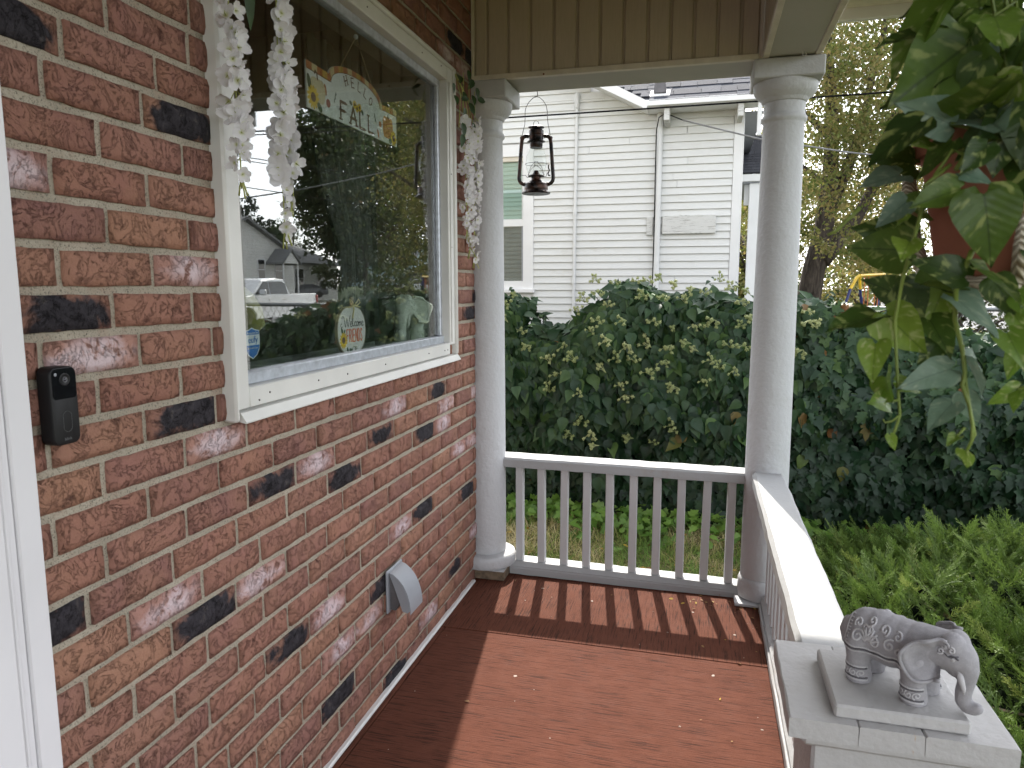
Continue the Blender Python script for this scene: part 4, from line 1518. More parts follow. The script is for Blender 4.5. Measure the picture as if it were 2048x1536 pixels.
def jun_top(x, y):
    """height of the bush surface above ground"""
    e = max(0, 1 - ((x - 3.2) / 1.75) ** 2) if x < 3.2 else 1
    if x < 1.9:
        e = min(e, max(0, (x - 1.42) / 0.5) ** 0.6)
    f = min(1, max(0, (5.0 - y) / 0.7)) ** 0.5
    base = 0.535 + 0.12 * min(1, max(0, (3.6 - y) / 2.0))
    return (base * (0.35 + 0.65 * e) * f + 0.10 * mnoise.noise(Vector((x * 2.2, y * 2.2, 0))) + 0.05 * mnoise.noise(Vector((x * 6, y * 6, 3)))) if f > 0 and e > 0 else -0.2


jun = thing('juniper_bush', 'spreading bright green juniper bush outside the side railing', 'bush', (2.6, 3, -0.4))
cv, cf = [], []
NXJ, NYJ = 26, 30
for i in range(NXJ + 1):
    for k in range(NYJ + 1):
        x, y = 1.50 + 3.3 * i / NXJ, 0.75 + 4.15 * k / NYJ
        cv.append((x, y, -0.4 + max(-0.1, jun_top(x, y) - 0.27)))
for i in range(NXJ):
    for k in range(NYJ):
        cf.append((i * (NYJ + 1) + k, (i + 1) * (NYJ + 1) + k, (i + 1) * (NYJ + 1) + k + 1, i * (NYJ + 1) + k + 1))
MB().add(cv, cf, 'hedge_core').obj('shade_core', jun, smooth='all')  # dark sheet under the sprays, inner shade painted as colour
jrng = np.random.default_rng(5)
JP = [[], [], [], []]
cnt = 0
while cnt < 6800:
    x, y = jrng.uniform(1.5, 4.6), jrng.uniform(0.8, 5.05)
    h_ = jun_top(x, y)
    if h_ < 0.05:
        continue
    cnt += 1
    z = -0.4 + h_ - abs(jrng.normal(0, 0.08)) - 0.06 + 0.07 * max(0, mnoise.noise(Vector((x * 5, y * 5, 8))))
    e = 0.03
    gx = (jun_top(x + e, y) - jun_top(x - e, y)) / (2 * e)
    gy = (jun_top(x, y + e) - jun_top(x, y - e)) / (2 * e)
    nrm = np.array([-gx, -gy, 1.0])
    az = jrng.normal(math.atan2(-0.75, -0.45), 1.0)
    d = np.array([math.cos(az), math.sin(az), 0]) * 0.75 + np.array([0, 0, jrng.uniform(0.45, 1.5)]) + 0.25 * np.array([-gx, -gy, 0]).clip(-1.2, 1.2)
    JP[jrng.integers(4)].append((x, y, z, *d, *(nrm + jrng.normal(0, .5, 3)), jrng.uniform(0.12, 0.26)))
Vs, Fs, Ts, off = [], [], [], 0
for k in range(4):
    a = np.array(JP[k])
    V, F, T = scatter(SPR[k][0], SPR[k][1], a[:, :3], frames(a[:, 3:6], a[:, 6:9]), a[:, 9], np.clip(jrng.beta(2.2, 2.2, len(a)) + 0.1 * (jrng.random(len(a)) < 0.03), 0, 1))
    Vs.append(V); Fs.append(F + off); Ts.append(T); off += len(V)
link(bpy.data.objects.new('foliage', mesh_np('juniper_foliage', np.concatenate(Vs), np.concatenate(Fs), 'juniper', np.concatenate(Ts))), jun, 'stuff')
tb = MB()
for i in range(26):
    x, y = jr.uniform(1.7, 4.0), jr.uniform(1.2, 4.4)
    h_ = max(0.1, jun_top(x, y))
    tb.tube([(2.9, 3.0, -0.38), ((x + 2.9) / 2, (y + 3) / 2, -0.38 + h_ * 0.5), (x, y, -0.4 + h_ * 0.8)], [0.02, 0.012, 0.004], 'stem', 5)
tb.obj('branch', jun, smooth=True)

# ------------------------------------------------------------------ trees
M['bark'] = None
def bark_mat():
    t = NT('rough_bark')
    co = t.coord('Object', False, (7, 7, 1.2))
    n = t.noise(co, 2.6, 7, 0.7, 0.8)
    c = t.ramp(n, [(0.32, (0.025, 0.020, 0.017)), (0.6, (0.10, 0.082, 0.068)), (0.75, (0.19, 0.16, 0.135))])
    return t.finish(c, 0.9, 0, t.bump(n, 1.0, 0.05), 0.15)


M['bark'] = bark_mat()
M['autumn'] = leaf_mat('autumn_leaf', [(0, (0.085, 0.135, 0.025)), (0.3, (0.15, 0.175, 0.042)), (0.6, (0.235, 0.215, 0.070)), (0.85, (0.31, 0.235, 0.095)), (1, (0.38, 0.31, 0.07))], 0.7, 0.45, bstr=0)
M['green_leaf'] = leaf_mat('green_tree_leaf', [(0, (0.030, 0.055, 0.018)), (0.5, (0.055, 0.085, 0.026)), (0.85, (0.10, 0.10, 0.035)), (1, (0.18, 0.11, 0.04))], 0.6, 0.35, bstr=0)
M['pine'] = leaf_mat('conifer_needle', [(0, (0.012, 0.024, 0.014)), (1, (0.03, 0.05, 0.028))], 0.8, 0.1, bstr=0)
QUAD = ([(0, 0, 0), (0.45, 0.30, 0.05), (1, 0, 0), (0.45, -0.30, 0.05)], [(0, 3, 2, 1)])


def crown(pts_r, n, size, seed, flat=0.8, hole=0.12):
    """leaf cards in clumps: pts_r = list of (centre, radius); clumps of leaves spread through each lobe"""
    r_ = np.random.default_rng(seed)
    P, T = [], []
    wsum = sum(rd ** 2 for _, rd in pts_r)
    for c, rd in pts_r:
        m = int(n * rd ** 2 / wsum)
        ncl = max(6, m // 42)
        dirs = r_.normal(0, 1, (ncl, 3))
        dirs /= np.linalg.norm(dirs, axis=1, keepdims=True)
        cc = np.array(c) + dirs * (rd * r_.uniform(0.35, 1.0, (ncl, 1)) ** 0.7) * [1, 1, flat]
        ct = r_.random(ncl)
        which = r_.integers(0, ncl, m)
        P.append(cc[which] + r_.normal(0, rd * hole, (m, 3)) * [1, 1, 0.8])
        T.append(np.clip(0.6 * ct[which] + 0.4 * r_.random(m), 0, 1))
    P, T = np.concatenate(P), np.concatenate(T)
    k = len(P)
    xd = r_.normal(0, 1, (k, 3)) + [0, 0, -0.5]
    nm = r_.normal(0, 0.7, (k, 3)) + [0, 0, 0.7]
    return scatter(QUAD[0], QUAD[1], P, frames(xd, nm), r_.uniform(0.7, 1.3, k) * size, T)


def limbs(mb, base, tip_list, r0, mat='bark', seed=0):
    rl = random.Random(seed)
    for path, ra, rb in tip_list:
        n = 9
        pts, rad = [], []
        for i in range(n):
            f = i / (n - 1) * (len(path) - 1)
            k = min(int(f), len(path) - 2)
            p = Vector(path[k]).lerp(Vector(path[k + 1]), f - k)
            w = 0.05 * (ra + 0.2)
            pts.append(p + Vector((rl.gauss(0, w), rl.gauss(0, w), 0)))
            rad.append(ra + (rb - ra) * i / (n - 1))
        mb.tube(pts, rad, mat, 9)


def tree(name, label, cat, trunk, lobes, n, size, mat, seed, group=None, flat=0.85, hole=0.14):
    p0 = trunk[0][0][0]
    t = thing(name, label, cat, p0, group)
    b = MB()
    limbs(b, p0, trunk, 0.2, seed=seed)
    b.obj('trunk', t, smooth='all')
    V, F, T = crown(lobes, n, size, seed, flat, hole)
    link(bpy.data.objects.new('crown', mesh_np('crown', V, F, mat, T)), t, 'stuff')
    return t


tr0 = random.Random(4)
# the big old tree past the hedge: leaning dark trunk that forks
lob = []
for (u, v, y_, r_) in [(1620, 40, 13.5, 1.3), (1700, 60, 14.5, 1.4), (1790, 60, 15.5, 1.5), (1860, 120, 16, 1.3), (1630, 180, 15, 1.3), (1720, 190, 14, 1.3), (1800, 210, 15, 1.3), (1640, 330, 15.5, 1.2), (1720, 330, 13.6, 1.2), (1790, 350, 15, 1.2), (1860, 330, 16, 1.2), (1640, 440, 16.5, 1.1), (1730, 440, 16, 1.1), (1800, 470, 15, 1.2), (1660, -80, 15, 2), (1850, -100, 16, 2.2), (1760, 260, 13, 0.9), (1680, 120, 13, 0.9), (1650, 380, 12.9, 0.55), (1690, 250, 12.8, 0.7), (1640, 480, 13, 0.35), (1640, 150, 12.8, 0.7), (1720, 480, 12.9, 0.5)]:
    lob.append((tuple(at(u, v, y=y_)), r_ * 0.85))
TB = Vector((2.86, 14.0, -0.3))
trunk = [([TB, (2.90, 14.0, 1.45), (3.12, 14, 2.6), (3.14, 14.0, 4.2), (3.02, 14.0, 5.6), (2.95, 14.1, 7.2)], 0.25, 0.03),
         ([(3.05, 14.0, 1.9), (3.40, 14.1, 2.30), (3.75, 14.4, 2.75), (4.2, 14.8, 3.9), (4.5, 15, 5.5)], 0.17, 0.03),
         ([(3.12, 14, 2.7), (3.55, 14.2, 3.8), (3.75, 14.4, 4.6), (4.0, 14.6, 6.5)], 0.12, 0.04),
         ([(3.14, 14, 4.0), (2.6, 14.2, 4.6), (2.2, 14.5, 5.4)], 0.07, 0.02),
         ([(3.6, 14.2, 4.0), (4.3, 14, 4.5), (5.0, 14.2, 4.9)], 0.06, 0.02),
         ([(3.1, 14, 3.2), (2.5, 14, 3.7), (2.1, 14, 4.0)], 0.05, 0.015),
         ([(3.9, 14.5, 3.2), (4.6, 14.2, 3.4), (5.4, 14.2, 3.9)], 0.06, 0.02)]
tree('old_tree', 'old tree with leaning dark forked trunk and olive yellow autumn leaves', 'tree', trunk, lob, 60000, 0.070, 'autumn', 31, flat=0.9, hole=0.24)
# other trees and shrubs behind the clapboard house and the play yard
def simple_tree(x, y, h, w, n, size, mat, seed, name, label, cat='tree', zb=None, low=0.25, group=None, fl=0.9):
    zb = gz(x, y) - 0.05 if zb is None else zb
    r_ = random.Random(seed)
    lobes = []
    for i in range(11):
        a = r_.uniform(0, 2 * PI)
        f = r_.uniform(low, 0.95)
        rr_ = w * 0.5 * math.sin(PI * min(0.95, (f - low * 0.6)))
        lobes.append(((x + rr_ * 0.75 * math.cos(a), y + rr_ * 0.75 * math.sin(a), zb + h * f), w * r_.uniform(0.20, 0.32)))
    lobes.append(((x, y, zb + h * 0.6), w * 0.35))
    tk = [([(x, y, zb), (x + 0.05 * w * r_.gauss(0, 1), y, zb + h * 0.4), (x, y, zb + h * 0.85)], 0.035 * h ** 0.9 + 0.03, 0.02)]
    for i in range(5):
        a = r_.uniform(0, 2 * PI)
        f = r_.uniform(0.25, 0.6)
        tk.append(([(x, y, zb + h * f), (x + w * 0.25 * math.cos(a), y + w * 0.25 * math.sin(a), zb + h * (f + 0.15)), (x + w * 0.4 * math.cos(a), y + w * 0.4 * math.sin(a), zb + h * (f + 0.22))], 0.015 * h, 0.01))
    return tree(name, label, cat, tk, lobes, n, size, mat, seed, group, fl, 0.2)


simple_tree(2.0, 17.5, 5.5, 3.4, 5200, 0.13, 'autumn', 41, 'yellow_tree', 'yellow green young tree seen in the gap beside the clapboard house')
simple_tree(3.3, 18.0, 2.3, 2.6, 3800, 0.11, 'green_leaf', 43, 'garden_shrub', 'green garden shrub at the foot of the old tree', 'shrub', low=0.1)
simple_tree(4.6, 17.0, 2.6, 2.4, 3800, 0.10, 'autumn', 44, 'garden_shrub', 'golden leaved shrub behind the yellow and blue swing frame', 'shrub', low=0.1)
simple_tree(6.2, 16.5, 2.2, 2.4, 3000, 0.10, 'green_leaf', 45, 'garden_shrub', 'dark green shrub right of the swing frame', 'shrub', low=0.1)

wr_ = np.random.default_rng(17)
bk = []
for i in range(34):
    yy = wr_.uniform(21, 29)
    xx = wr_.uniform(-1.5, -1.1 + 0.33 * yy)
    bk.append(((xx, yy, wr_.uniform(0.0, 5.6)), wr_.uniform(1.0, 1.7)))
V, F, T = crown(bk, 46000, 0.115, 18, 0.9, 0.25)
link(bpy.data.objects.new('distant_trees', mesh_np('distant_trees', V, F, 'autumn', T)), None, 'stuff')

# swing frame in the next yard
M['yellow_paint'] = plain('yellow_paint', (0.62, 0.40, 0.02), 0.4, bstr=0)
M['blue_paint'] = plain('navy_paint', (0.012, 0.018, 0.10), 0.4, bstr=0)
M['rope'] = plain('orange_rope', (0.40, 0.13, 0.04), 0.8, bstr=0)
sw = thing('swing_frame', 'yellow and navy blue swing frame in the yard behind the hedge', 'swing', (3.2, 11, -0.3))
AP = Vector((3.150, 11.0, 1.590))
for dy, tpx in ((0, (2.93, 3.235)), (0.9, (3.36, 3.62))):
    pass
f1 = MB(); f1.tube([(3.023, 10.9, 1.405), (3.06, 10.93, 1.47), (3.11, 10.97, 1.565), AP], 0.021, 'yellow_paint', 8); f1.tube([(3.184, 11.1, 1.405), (3.165, 11.05, 1.52), AP], 0.021, 'yellow_paint', 8); f1.obj('frame_corner', sw, smooth=True)
f2 = MB(); f2.tube([(3.023, 10.9, 1.400), (2.50, 10.4, -0.25)], 0.019, 'blue_paint', 8); f2.obj('leg', sw, smooth=True)
f2 = MB(); f2.tube([(3.184, 11.1, 1.400), (3.56, 11.7, -0.25)], 0.019, 'blue_paint', 8); f2.obj('leg', sw, smooth=True)
f3 = MB(); f3.tube([AP, (3.66, 11.9, 1.62)], 0.020, 'yellow_paint', 8); f3.obj('top_bar', sw, smooth=True)
f2 = MB(); f2.tube([(3.66, 11.9, 1.62), (3.30, 11.5, -0.25)], 0.019, 'blue_paint', 8); f2.obj('leg', sw, smooth=True)
f2 = MB(); f2.tube([(3.66, 11.9, 1.62), (4.05, 12.5, -0.25)], 0.019, 'blue_paint', 8); f2.obj('leg', sw, smooth=True)
f4 = MB()
for q in (0.2, 0.35, 0.62, 0.75):
    p = AP.lerp(Vector((3.66, 11.9, 1.62)), q)
    f4.tube([p, p + Vector((0.02, 0, -1.1))], 0.008, 'rope', 5)
f4.obj('rope', sw)
M['toy_blue'] = plain('toy_blue', (0.02, 0.09, 0.75), 0.4, bstr=0)
M['toy_red'] = plain('toy_red', (0.65, 0.03, 0.04), 0.4, bstr=0)
tp = at(1755, 671, y=5.62)
toy = MB()
toy.box((tp.x - 0.022, tp.y - 0.02, tp.z - 0.018), (tp.x + 0.028, tp.y + 0.02, tp.z + 0.004), 'toy_blue', 0.006)
toy.box((tp.x + 0.008, tp.y - 0.015, tp.z + 0.003), (tp.x + 0.028, tp.y + 0.015, tp.z + 0.026), 'toy_blue', 0.006)
toy.sphere((tp.x - 0.030, tp.y, tp.z + 0.006), 0.017, 'toy_red', 8, 6)
tag(toy.obj('plastic_toy', smooth=True), 'small blue and red plastic toy caught in the hedge leaves', 'toy')
# ------------------------------------------------------------------ doorbell on the bricks
def rrect(w, h, r, n=6):
    pts = []
    for cx_, cy_, a0 in ((w / 2 - r, h / 2 - r, 0), (-w / 2 + r, h / 2 - r, 90), (-w / 2 + r, -h / 2 + r, 180), (w / 2 - r, -h / 2 + r, 270)):
        for i in range(n + 1):
            a = R(a0 + 90 * i / n)
            pts.append((cx_ + r * math.cos(a), cy_ + r * math.sin(a)))
    return pts


def text_mesh(txt, size, mat, spacing=1.0):
    cu_ = bpy.data.curves.new('lettering', 'FONT')
    cu_.body = txt
    cu_.size = size
    cu_.align_x = 'CENTER'
    cu_.align_y = 'CENTER'
    cu_.extrude = 0.0002
    cu_.space_character = spacing
    cu_.resolution_u = 3
    tmp = bpy.data.objects.new('tmp_text', cu_)
    COL.objects.link(tmp)
    dg = bpy.context.evaluated_depsgraph_get()
    me = bpy.data.meshes.new_from_object(tmp.evaluated_get(dg))
    bpy.data.objects.remove(tmp)
    bpy.data.curves.remove(cu_)
    me.materials.clear()
    me.materials.append(M[mat])
    return me


FACE_X = Matrix(((0, 0, 1, 0), (1, 0, 0, 0), (0, 1, 0, 0), (0, 0, 0, 1)))   # text plane: local x -> +y, local y -> +z, facing +x


def put_text(txt, size, mat, x, y, z, parent, sx=1.0):
    return inst('lettering', text_mesh(txt, size, mat), Matrix.Translation((x, y, z)) @ FACE_X @ Matrix.Diagonal((sx, 1, 1, 1)), parent)


DB = (0.0, 0.9445, 1.2390)
bell = thing('video_doorbell', 'black video doorbell with round camera lens on the brick wall', 'doorbell', DB)
b = MB()
out = rrect(0.0515, 0.131, 0.0130)
lay = [(0.001, 1.0), (0.021, 1.0), (0.0250, 0.99), (0.0272, 0.965), (0.0280, 0.92)]
vs = []
for x, s_ in lay:
    k = 0.0515 * (1 - s_) / 2
    for y, z in out:
        yy = y - math.copysign(min(abs(y), k), y)
        zz = z - math.copysign(min(abs(z), k), z)
        vs.append((DB[0] + x, DB[1] + yy, DB[2] + zz))
n = len(out)
fs = [(i * n + j, i * n + (j + 1) % n, (i + 1) * n + (j + 1) % n, (i + 1) * n + j) for i in range(len(lay) - 1) for j in range(n)]
fs += [tuple(range(n)), tuple(range((len(lay) - 1) * n, len(lay) * n))]
b.add(vs, fs, 'black_plastic').obj('body', bell, smooth=40)
g = MB()
pts = [(y, z) for y, z in rrect(0.0455, 0.052, 0.0090)]
g.prism([(DB[1] + y, DB[2] + 0.0365 + (z if z > 0 else max(z, -0.0245))) for y, z in pts], 'x', 0.0282, 0.0288, 'black_gloss')
g.obj('face_glass', bell)
ln = MB()
rot_x = Matrix.Translation((0.0288, DB[1] + 0.001, DB[2] + 0.044)) @ Matrix.Rotation(R(90), 4, 'Y')
ln.lathe([(0.0105, 0.0), (0.0105, 0.0008), (0.0088, 0.0012), (0.0080, 0.0007)], 'black_plastic', n=28, mtx=rot_x)
ln.lathe([(0.0050, 0.0009), (0.0046, 0.0016), (0.0034, 0.0012)], 'grey_print', n=20, mtx=rot_x)
ln.sphere((0, 0, 0.0012), 0.0030, 'lens', 12, 8, (1, 1, 0.6), rot_x)
ln.obj('lens', bell, smooth=True)
bt = MB()
ring = rrect(0.0165, 0.0345, 0.0082, 8)
bt.tube([(0.0281, DB[1] + 0.0015 + y, DB[2] - 0.0265 + z) for y, z in ring], 0.00028, 'grey_print', 4, close=True)
bt.obj('button', bell)
put_text('blink', 0.0072, 'grey_print', 0.0281, DB[1], DB[2] - 0.0555, bell)
sen = MB(); sen.sphere((0.0286, DB[1] - 0.0155, DB[2] + 0.0535), 0.0028, 'vent_grey', 10, 6, (0.3, 1, 1)); sen.obj('sensor', bell)

# dryer vent hood low on the wall
VY0, VY1 = 2.213, 2.322
vent = thing('vent_hood', 'grey plastic dryer vent hood low on the brick wall', 'vent', (0, 2.27, 0.3))
MB().box((0.0005, VY0 - 0.012, 0.288), (0.010, VY1 + 0.012, 0.445), 'vent_grey', 0.004).obj('back_plate', vent)
prof = [(0.010, 0.438), (0.026, 0.433), (0.046, 0.418), (0.064, 0.396), (0.078, 0.368), (0.087, 0.338), (0.091, 0.306), (0.0905, 0.292)]
inner = [(x - 0.003, z - 0.003) for x, z in prof[::-1]]
b = MB()
b.prism(prof + inner, 'y', VY0, VY1, 'vent_grey')
b.obj('hood', vent, smooth=30)
for y0 in (VY0 - 0.0005, VY1 - 0.0025):
    sd = MB()
    sd.prism([(0.010, 0.437), (0.025, 0.431), (0.044, 0.4165), (0.062, 0.394), (0.0755, 0.366), (0.0845, 0.337), (0.088, 0.305), (0.080, 0.296), (0.060, 0.300), (0.052, 0.322), (0.030, 0.388)], 'y', y0, y0 + 0.003, 'vent_grey')
    sd.obj('side_panel', vent)
b = MB()
b.prism([(0.0105, 0.30), (0.032, 0.298), (0.050, 0.330), (0.030, 0.392), (0.0105, 0.43)], 'y', VY0 + 0.006, VY1 - 0.006, 'vent_dark')
b.obj('flap', vent)

# ------------------------------------------------------------------ hurricane lantern
LC = Vector((0.243, 3.488, 0))
lan = thing('hurricane_lantern', 'dark bronze hurricane lantern with clear glass globe hanging from the header', 'lantern', (0.243, 3.488, 1.84))
K = 0.000337
Zc = lambda yc: 1.882 + (1450 - yc) * K
rotL = Matrix.Translation(LC) @ Matrix.Rotation(R(13), 4, 'Z')


def LL(prof, name, mat, n=28, smooth=35):
    MB().lathe([(r * K, Zc(y)) for r, y in prof], mat, n=n, mtx=rotL).obj(name, lan, smooth=smooth)


LL([(198, 1450), (206, 1440), (204, 1428), (182, 1412), (172, 1400), (168, 1392), (170, 1385), (170, 1318), (164, 1306), (150, 1296), (120, 1280), (95, 1266), (72, 1258), (68, 1250), (68, 1212)], 'fuel_tank', 'bronze')
LL([(70, 1211), (112, 1206), (116, 1194), (108, 1186), (80, 1184), (60, 1178), (42, 1150), (30, 1120), (14, 1118)], 'burner', 'bronze')
b = MB()
gp = [(96, 1184), (118, 1150), (140, 1100), (149, 1040), (150, 1000), (143, 930), (128, 870), (108, 815), (96, 792)]
b.lathe([(r * K, Zc(y)) for r, y in gp], 'lamp_glass', n=32, mtx=rotL, caps=False)
b.obj('globe', lan, smooth='all')
LL([(88, 806), (92, 800), (92, 732), (96, 728), (126, 724), (128, 716), (104, 700), (102, 690), (104, 640), (98, 636), (98, 628), (104, 622), (104, 566), (96, 560), (84, 548), (84, 540), (112, 528), (116, 520), (100, 512), (50, 508), (10, 506)], 'chimney', 'bronze')
for s_ in (-1, 1):
    b = MB()
    P_ = [(104, 648), (135, 640), (168, 646), (192, 666), (205, 700), (212, 760), (228, 980), (243, 1180), (246, 1225), (238, 1265), (215, 1295), (180, 1312), (150, 1306)]
    b.tube([rotL @ Vector((s_ * x * K, 0, Zc(y))) for x, y in P_], 0.0092, 'bronze', 12)
    b.obj('side_tube', lan, smooth=True)
    b = MB()
    b.tube([rotL @ Vector((s_ * (205 + 22 * math.cos(a)) * K, 0, Zc(668 + 22 * math.sin(a)))) for a in [i * 2 * PI / 10 for i in range(10)]], 0.003, 'bronze', 6, close=True)
    b.obj('ear', lan, smooth=True)
b = MB()
bp = [(-205, 650), (-190, 580), (-165, 490), (-160, 400), (-160, 300), (-145, 240), (-105, 175), (-50, 122), (-5, 100), (45, 112), (100, 160), (140, 225), (155, 300), (158, 400), (168, 480), (188, 570), (202, 650)]
b.tube([rotL @ Vector((x * K, 0, Zc(y))) for x, y in bp], 0.0016, 'wire', 6)
b.tube([rotL @ Vector((x * K, 0, Zc(y))) for x, y in [(-36, 508), (-40, 460), (-20, 436), (0, 432), (20, 436), (34, 460), (30, 508)]], 0.0014, 'wire', 6)
b.obj('bail_handle', lan, smooth=True)
b = MB()
rg = 156
b.tube([rotL @ Vector((rg * K * math.cos(a), rg * K * math.sin(a), Zc(1030))) for a in [i * 2 * PI / 28 for i in range(28)]], 0.0012, 'wire', 5, close=True)
for sy in (-1, 1):
    for sx in (-1, 1):
        pts = []
        for i in range(13):
            f = i / 12
            a = R(90 + 82 * sx * (f * 0.95 - 0.12)) * sy
            pts.append(rotL @ Vector((rg * K * math.cos(a) * (1 - 0.2 * (1 - math.sin(PI * min(1, f + 0.3)))), rg * K * math.sin(a), Zc(1020 + 175 * f ** 1.6))))
        b.tube(pts, 0.0011, 'wire', 5)
b.tube([rotL @ Vector((x * K, 0, Zc(y))) for x, y in [(-212, 1185), (-150, 1185), (-130, 1215), (-90, 1212)]], 0.0013, 'wire', 5)
b.tube([rotL @ Vector((x * K, 0, Zc(y))) for x, y in [(90, 1212), (145, 1200), (160, 1150)]], 0.0013, 'wire', 5)
b.obj('globe_guard', lan, smooth=True)
b = MB()
b.tube([rotL @ Vector((x * K, -0.004, Zc(y))) for x, y in [(196, 1040), (176, 1040), (178, 1090), (190, 1120), (172, 1160), (176, 1188), (205, 1190)]], 0.0032, 'bronze', 6)
b.obj('lift_lever', lan, smooth=True)
b = MB()
b.tube([LC + Vector((0.0, 0, 2.370)), LC + Vector((0.004, 0, 2.358)), LC + Vector((0.006, 0, 2.346)), LC + Vector((0.003, 0, 2.337)), LC + Vector((-0.004, 0, 2.334)), LC + Vector((-0.008, 0, 2.340))], 0.0020, 'wire', 6)
tag(b.obj('ceiling_hook', smooth=True), 'small dark screw hook in the header holding the lantern', 'hook')

# ------------------------------------------------------------------ white flower garlands
def petal_mat():
    t = NT('white_petal')
    tc = t.n('TexCoord')
    sep = t.n('SeparateXYZ')
    t.l(tc.outputs['Object'], sep.inputs[0])
    r2 = t.math('SQRT', t.math('ADD', t.math('MULTIPLY', sep.outputs['X'], sep.outputs['X']), t.math('MULTIPLY', sep.outputs['Y'], sep.outputs['Y'])))
    c = t.ramp(r2, [(0.0, (0.62, 0.62, 0.22)), (0.12, (0.70, 0.72, 0.48)), (0.34, (0.82, 0.81, 0.81)), (1, (0.83, 0.815, 0.84))])
    ang = t.math('ARCTAN2', sep.outputs['Y'], sep.outputs['X'])
    wv = t.math('SINE', t.math('MULTIPLY', ang, 46.0))
    return t.finish(c, 0.7, 0, t.bump(wv, 0.25, 0.01), 0.2, 0.35)


M['petal'] = petal_mat()
M['garland_stem'] = plain('pale_green_stem', (0.42, 0.45, 0.14), 0.6, bstr=0, trans=0.2)
M['garland_leaf'] = plain('garland_leaf', (0.035, 0.075, 0.020), 0.5, nscale=2, namt=0.4, bstr=0.1, trans=0.25, rnd=True)
fl_me = []
for i in range(6):
    r_ = random.Random(200 + i)
    b = MB()
    npet = r_.choice((4, 5, 5))
    for k in range(npet):
        a0 = 2 * PI * k / npet + r_.gauss(0, 0.12)
        cup = r_.uniform(0.05, 0.65)
        ln_ = r_.uniform(0.85, 1.1)
        wd = r_.uniform(0.42, 0.60)
        curl = r_.uniform(-0.5, 0.5)
        vs, fs = [], []
        for s_ in range(5):
            t_ = s_ / 4
            w_ = wd * (0.18 + 0.82 * math.sin(PI * min(0.93, 0.12 + 0.72 * t_)) ** 0.8) * (1 if t_ < 0.9 else 0.8)
            for q in range(5):
                u_ = (q - 2) / 2
                x = ln_ * t_ * (1 if abs(u_) < 0.8 else 0.93)
                y = u_ * w_ * (0.35 + 0.65 * t_ ** 0.5)
                z = cup * t_ ** 1.4 - curl * t_ ** 3 * 0.5 + 0.10 * abs(u_) * t_ + 0.06 * math.sin(q * 2.5 + i + k) * t_
                vs.append((x * math.cos(a0) - y * math.sin(a0), x * math.sin(a0) + y * math.cos(a0), z))
        for s_ in range(4):
            for q in range(4):
                fs.append((s_ * 5 + q, s_ * 5 + q + 1, s_ * 5 + q + 6, s_ * 5 + q + 5))
        b.add(vs, fs, 'petal')
    b.tube([(0, 0, 0), (0.03, 0.05, 0.22), (0.1, 0.12, 0.4)], [0.06, 0.04, 0.02], 'garland_stem', 5)
    b.tube([(0, 0, 0), (0, 0, -0.25)], [0.10, 0.04], 'garland_stem', 5)
    fl_me.append(b.mesh('flower', smooth='all', fix=False))
LEAF_ME = mesh_np('leaf', *[np.array(a) for a in leaf_template([(0, 0.01), (0.15, 0.2), (0.4, 0.27), (0.7, 0.18), (1.0, 0.0)], 0.25, 0.2)], 'garland_leaf', smooth=True)


def orient(pos_, zaxis, scale, spin):
    z = Vector(zaxis).normalized()
    q = z.to_track_quat('Z', 'Y').to_matrix().to_4x4()
    return Matrix.Translation(pos_) @ q @ Matrix.Rotation(spin, 4, 'Z') @ Matrix.Scale(scale, 4)


def garland(label, strands, size, loc, seed):
    g_ = thing('flower_garland', label, 'garland', loc, 'white flower garlands at the window')
    r_ = random.Random(seed)
    st = MB()
    for (x, y, z0, z1, dens, spread, topleaf) in strands:
        sway = [r_.gauss(0, 0.006) for _ in range(4)]
        def axis(z):
            f = (z0 - z) / (z0 - z1)
            return Vector((x + sway[0] * math.sin(4 * f + 1), y + sway[1] * math.sin(5 * f) + sway[2] * f, z))
        st.tube([axis(z0 + 0.02 - (z0 - z1 + 0.03) * i / 16) for i in range(17)], 0.0016, 'garland_stem', 5)
        z = z0 - topleaf
        while z > z1:
            f = (z0 - z) / (z0 - z1)
            taper = 1.0 if f < 0.85 else 0.75
            for k in range(r_.choice((1, 2, 2)) if f < 0.93 else 1):
                a = r_.uniform(-1.7, 1.7) - 0.55
                d_ = Vector((math.cos(a), math.sin(a), r_.uniform(-0.55, 0.35))).normalized()
                p = axis(z + r_.uniform(-0.008, 0.008)) + d_ * spread * r_.uniform(0.45, 1.0) * taper
                p.x = max(p.x, 0.034)
                fd = (d_ + Vector((0.25, -0.35, r_.uniform(-0.5, 0.2)))).normalized()
                inst('flower', fl_me[r_.randrange(6)], orient(p, fd, size * r_.uniform(0.8, 1.15) * taper, r_.uniform(0, 6.28)), g_)
                st.tube([axis(z + 0.012), p - fd * size * 0.2], 0.0010, 'garland_stem', 4)
            z -= dens * r_.uniform(0.8, 1.2)
        for k in range(3):           # bud tails
            e = axis(z1) + Vector((r_.gauss(0, .008), r_.gauss(0, .010), -r_.uniform(0.012, 0.035)))
            st.tube([axis(z1 + 0.02), e], [0.0012, 0.0022], 'garland_stem', 5)
    st.obj('stem', g_, smooth='all')
    return g_


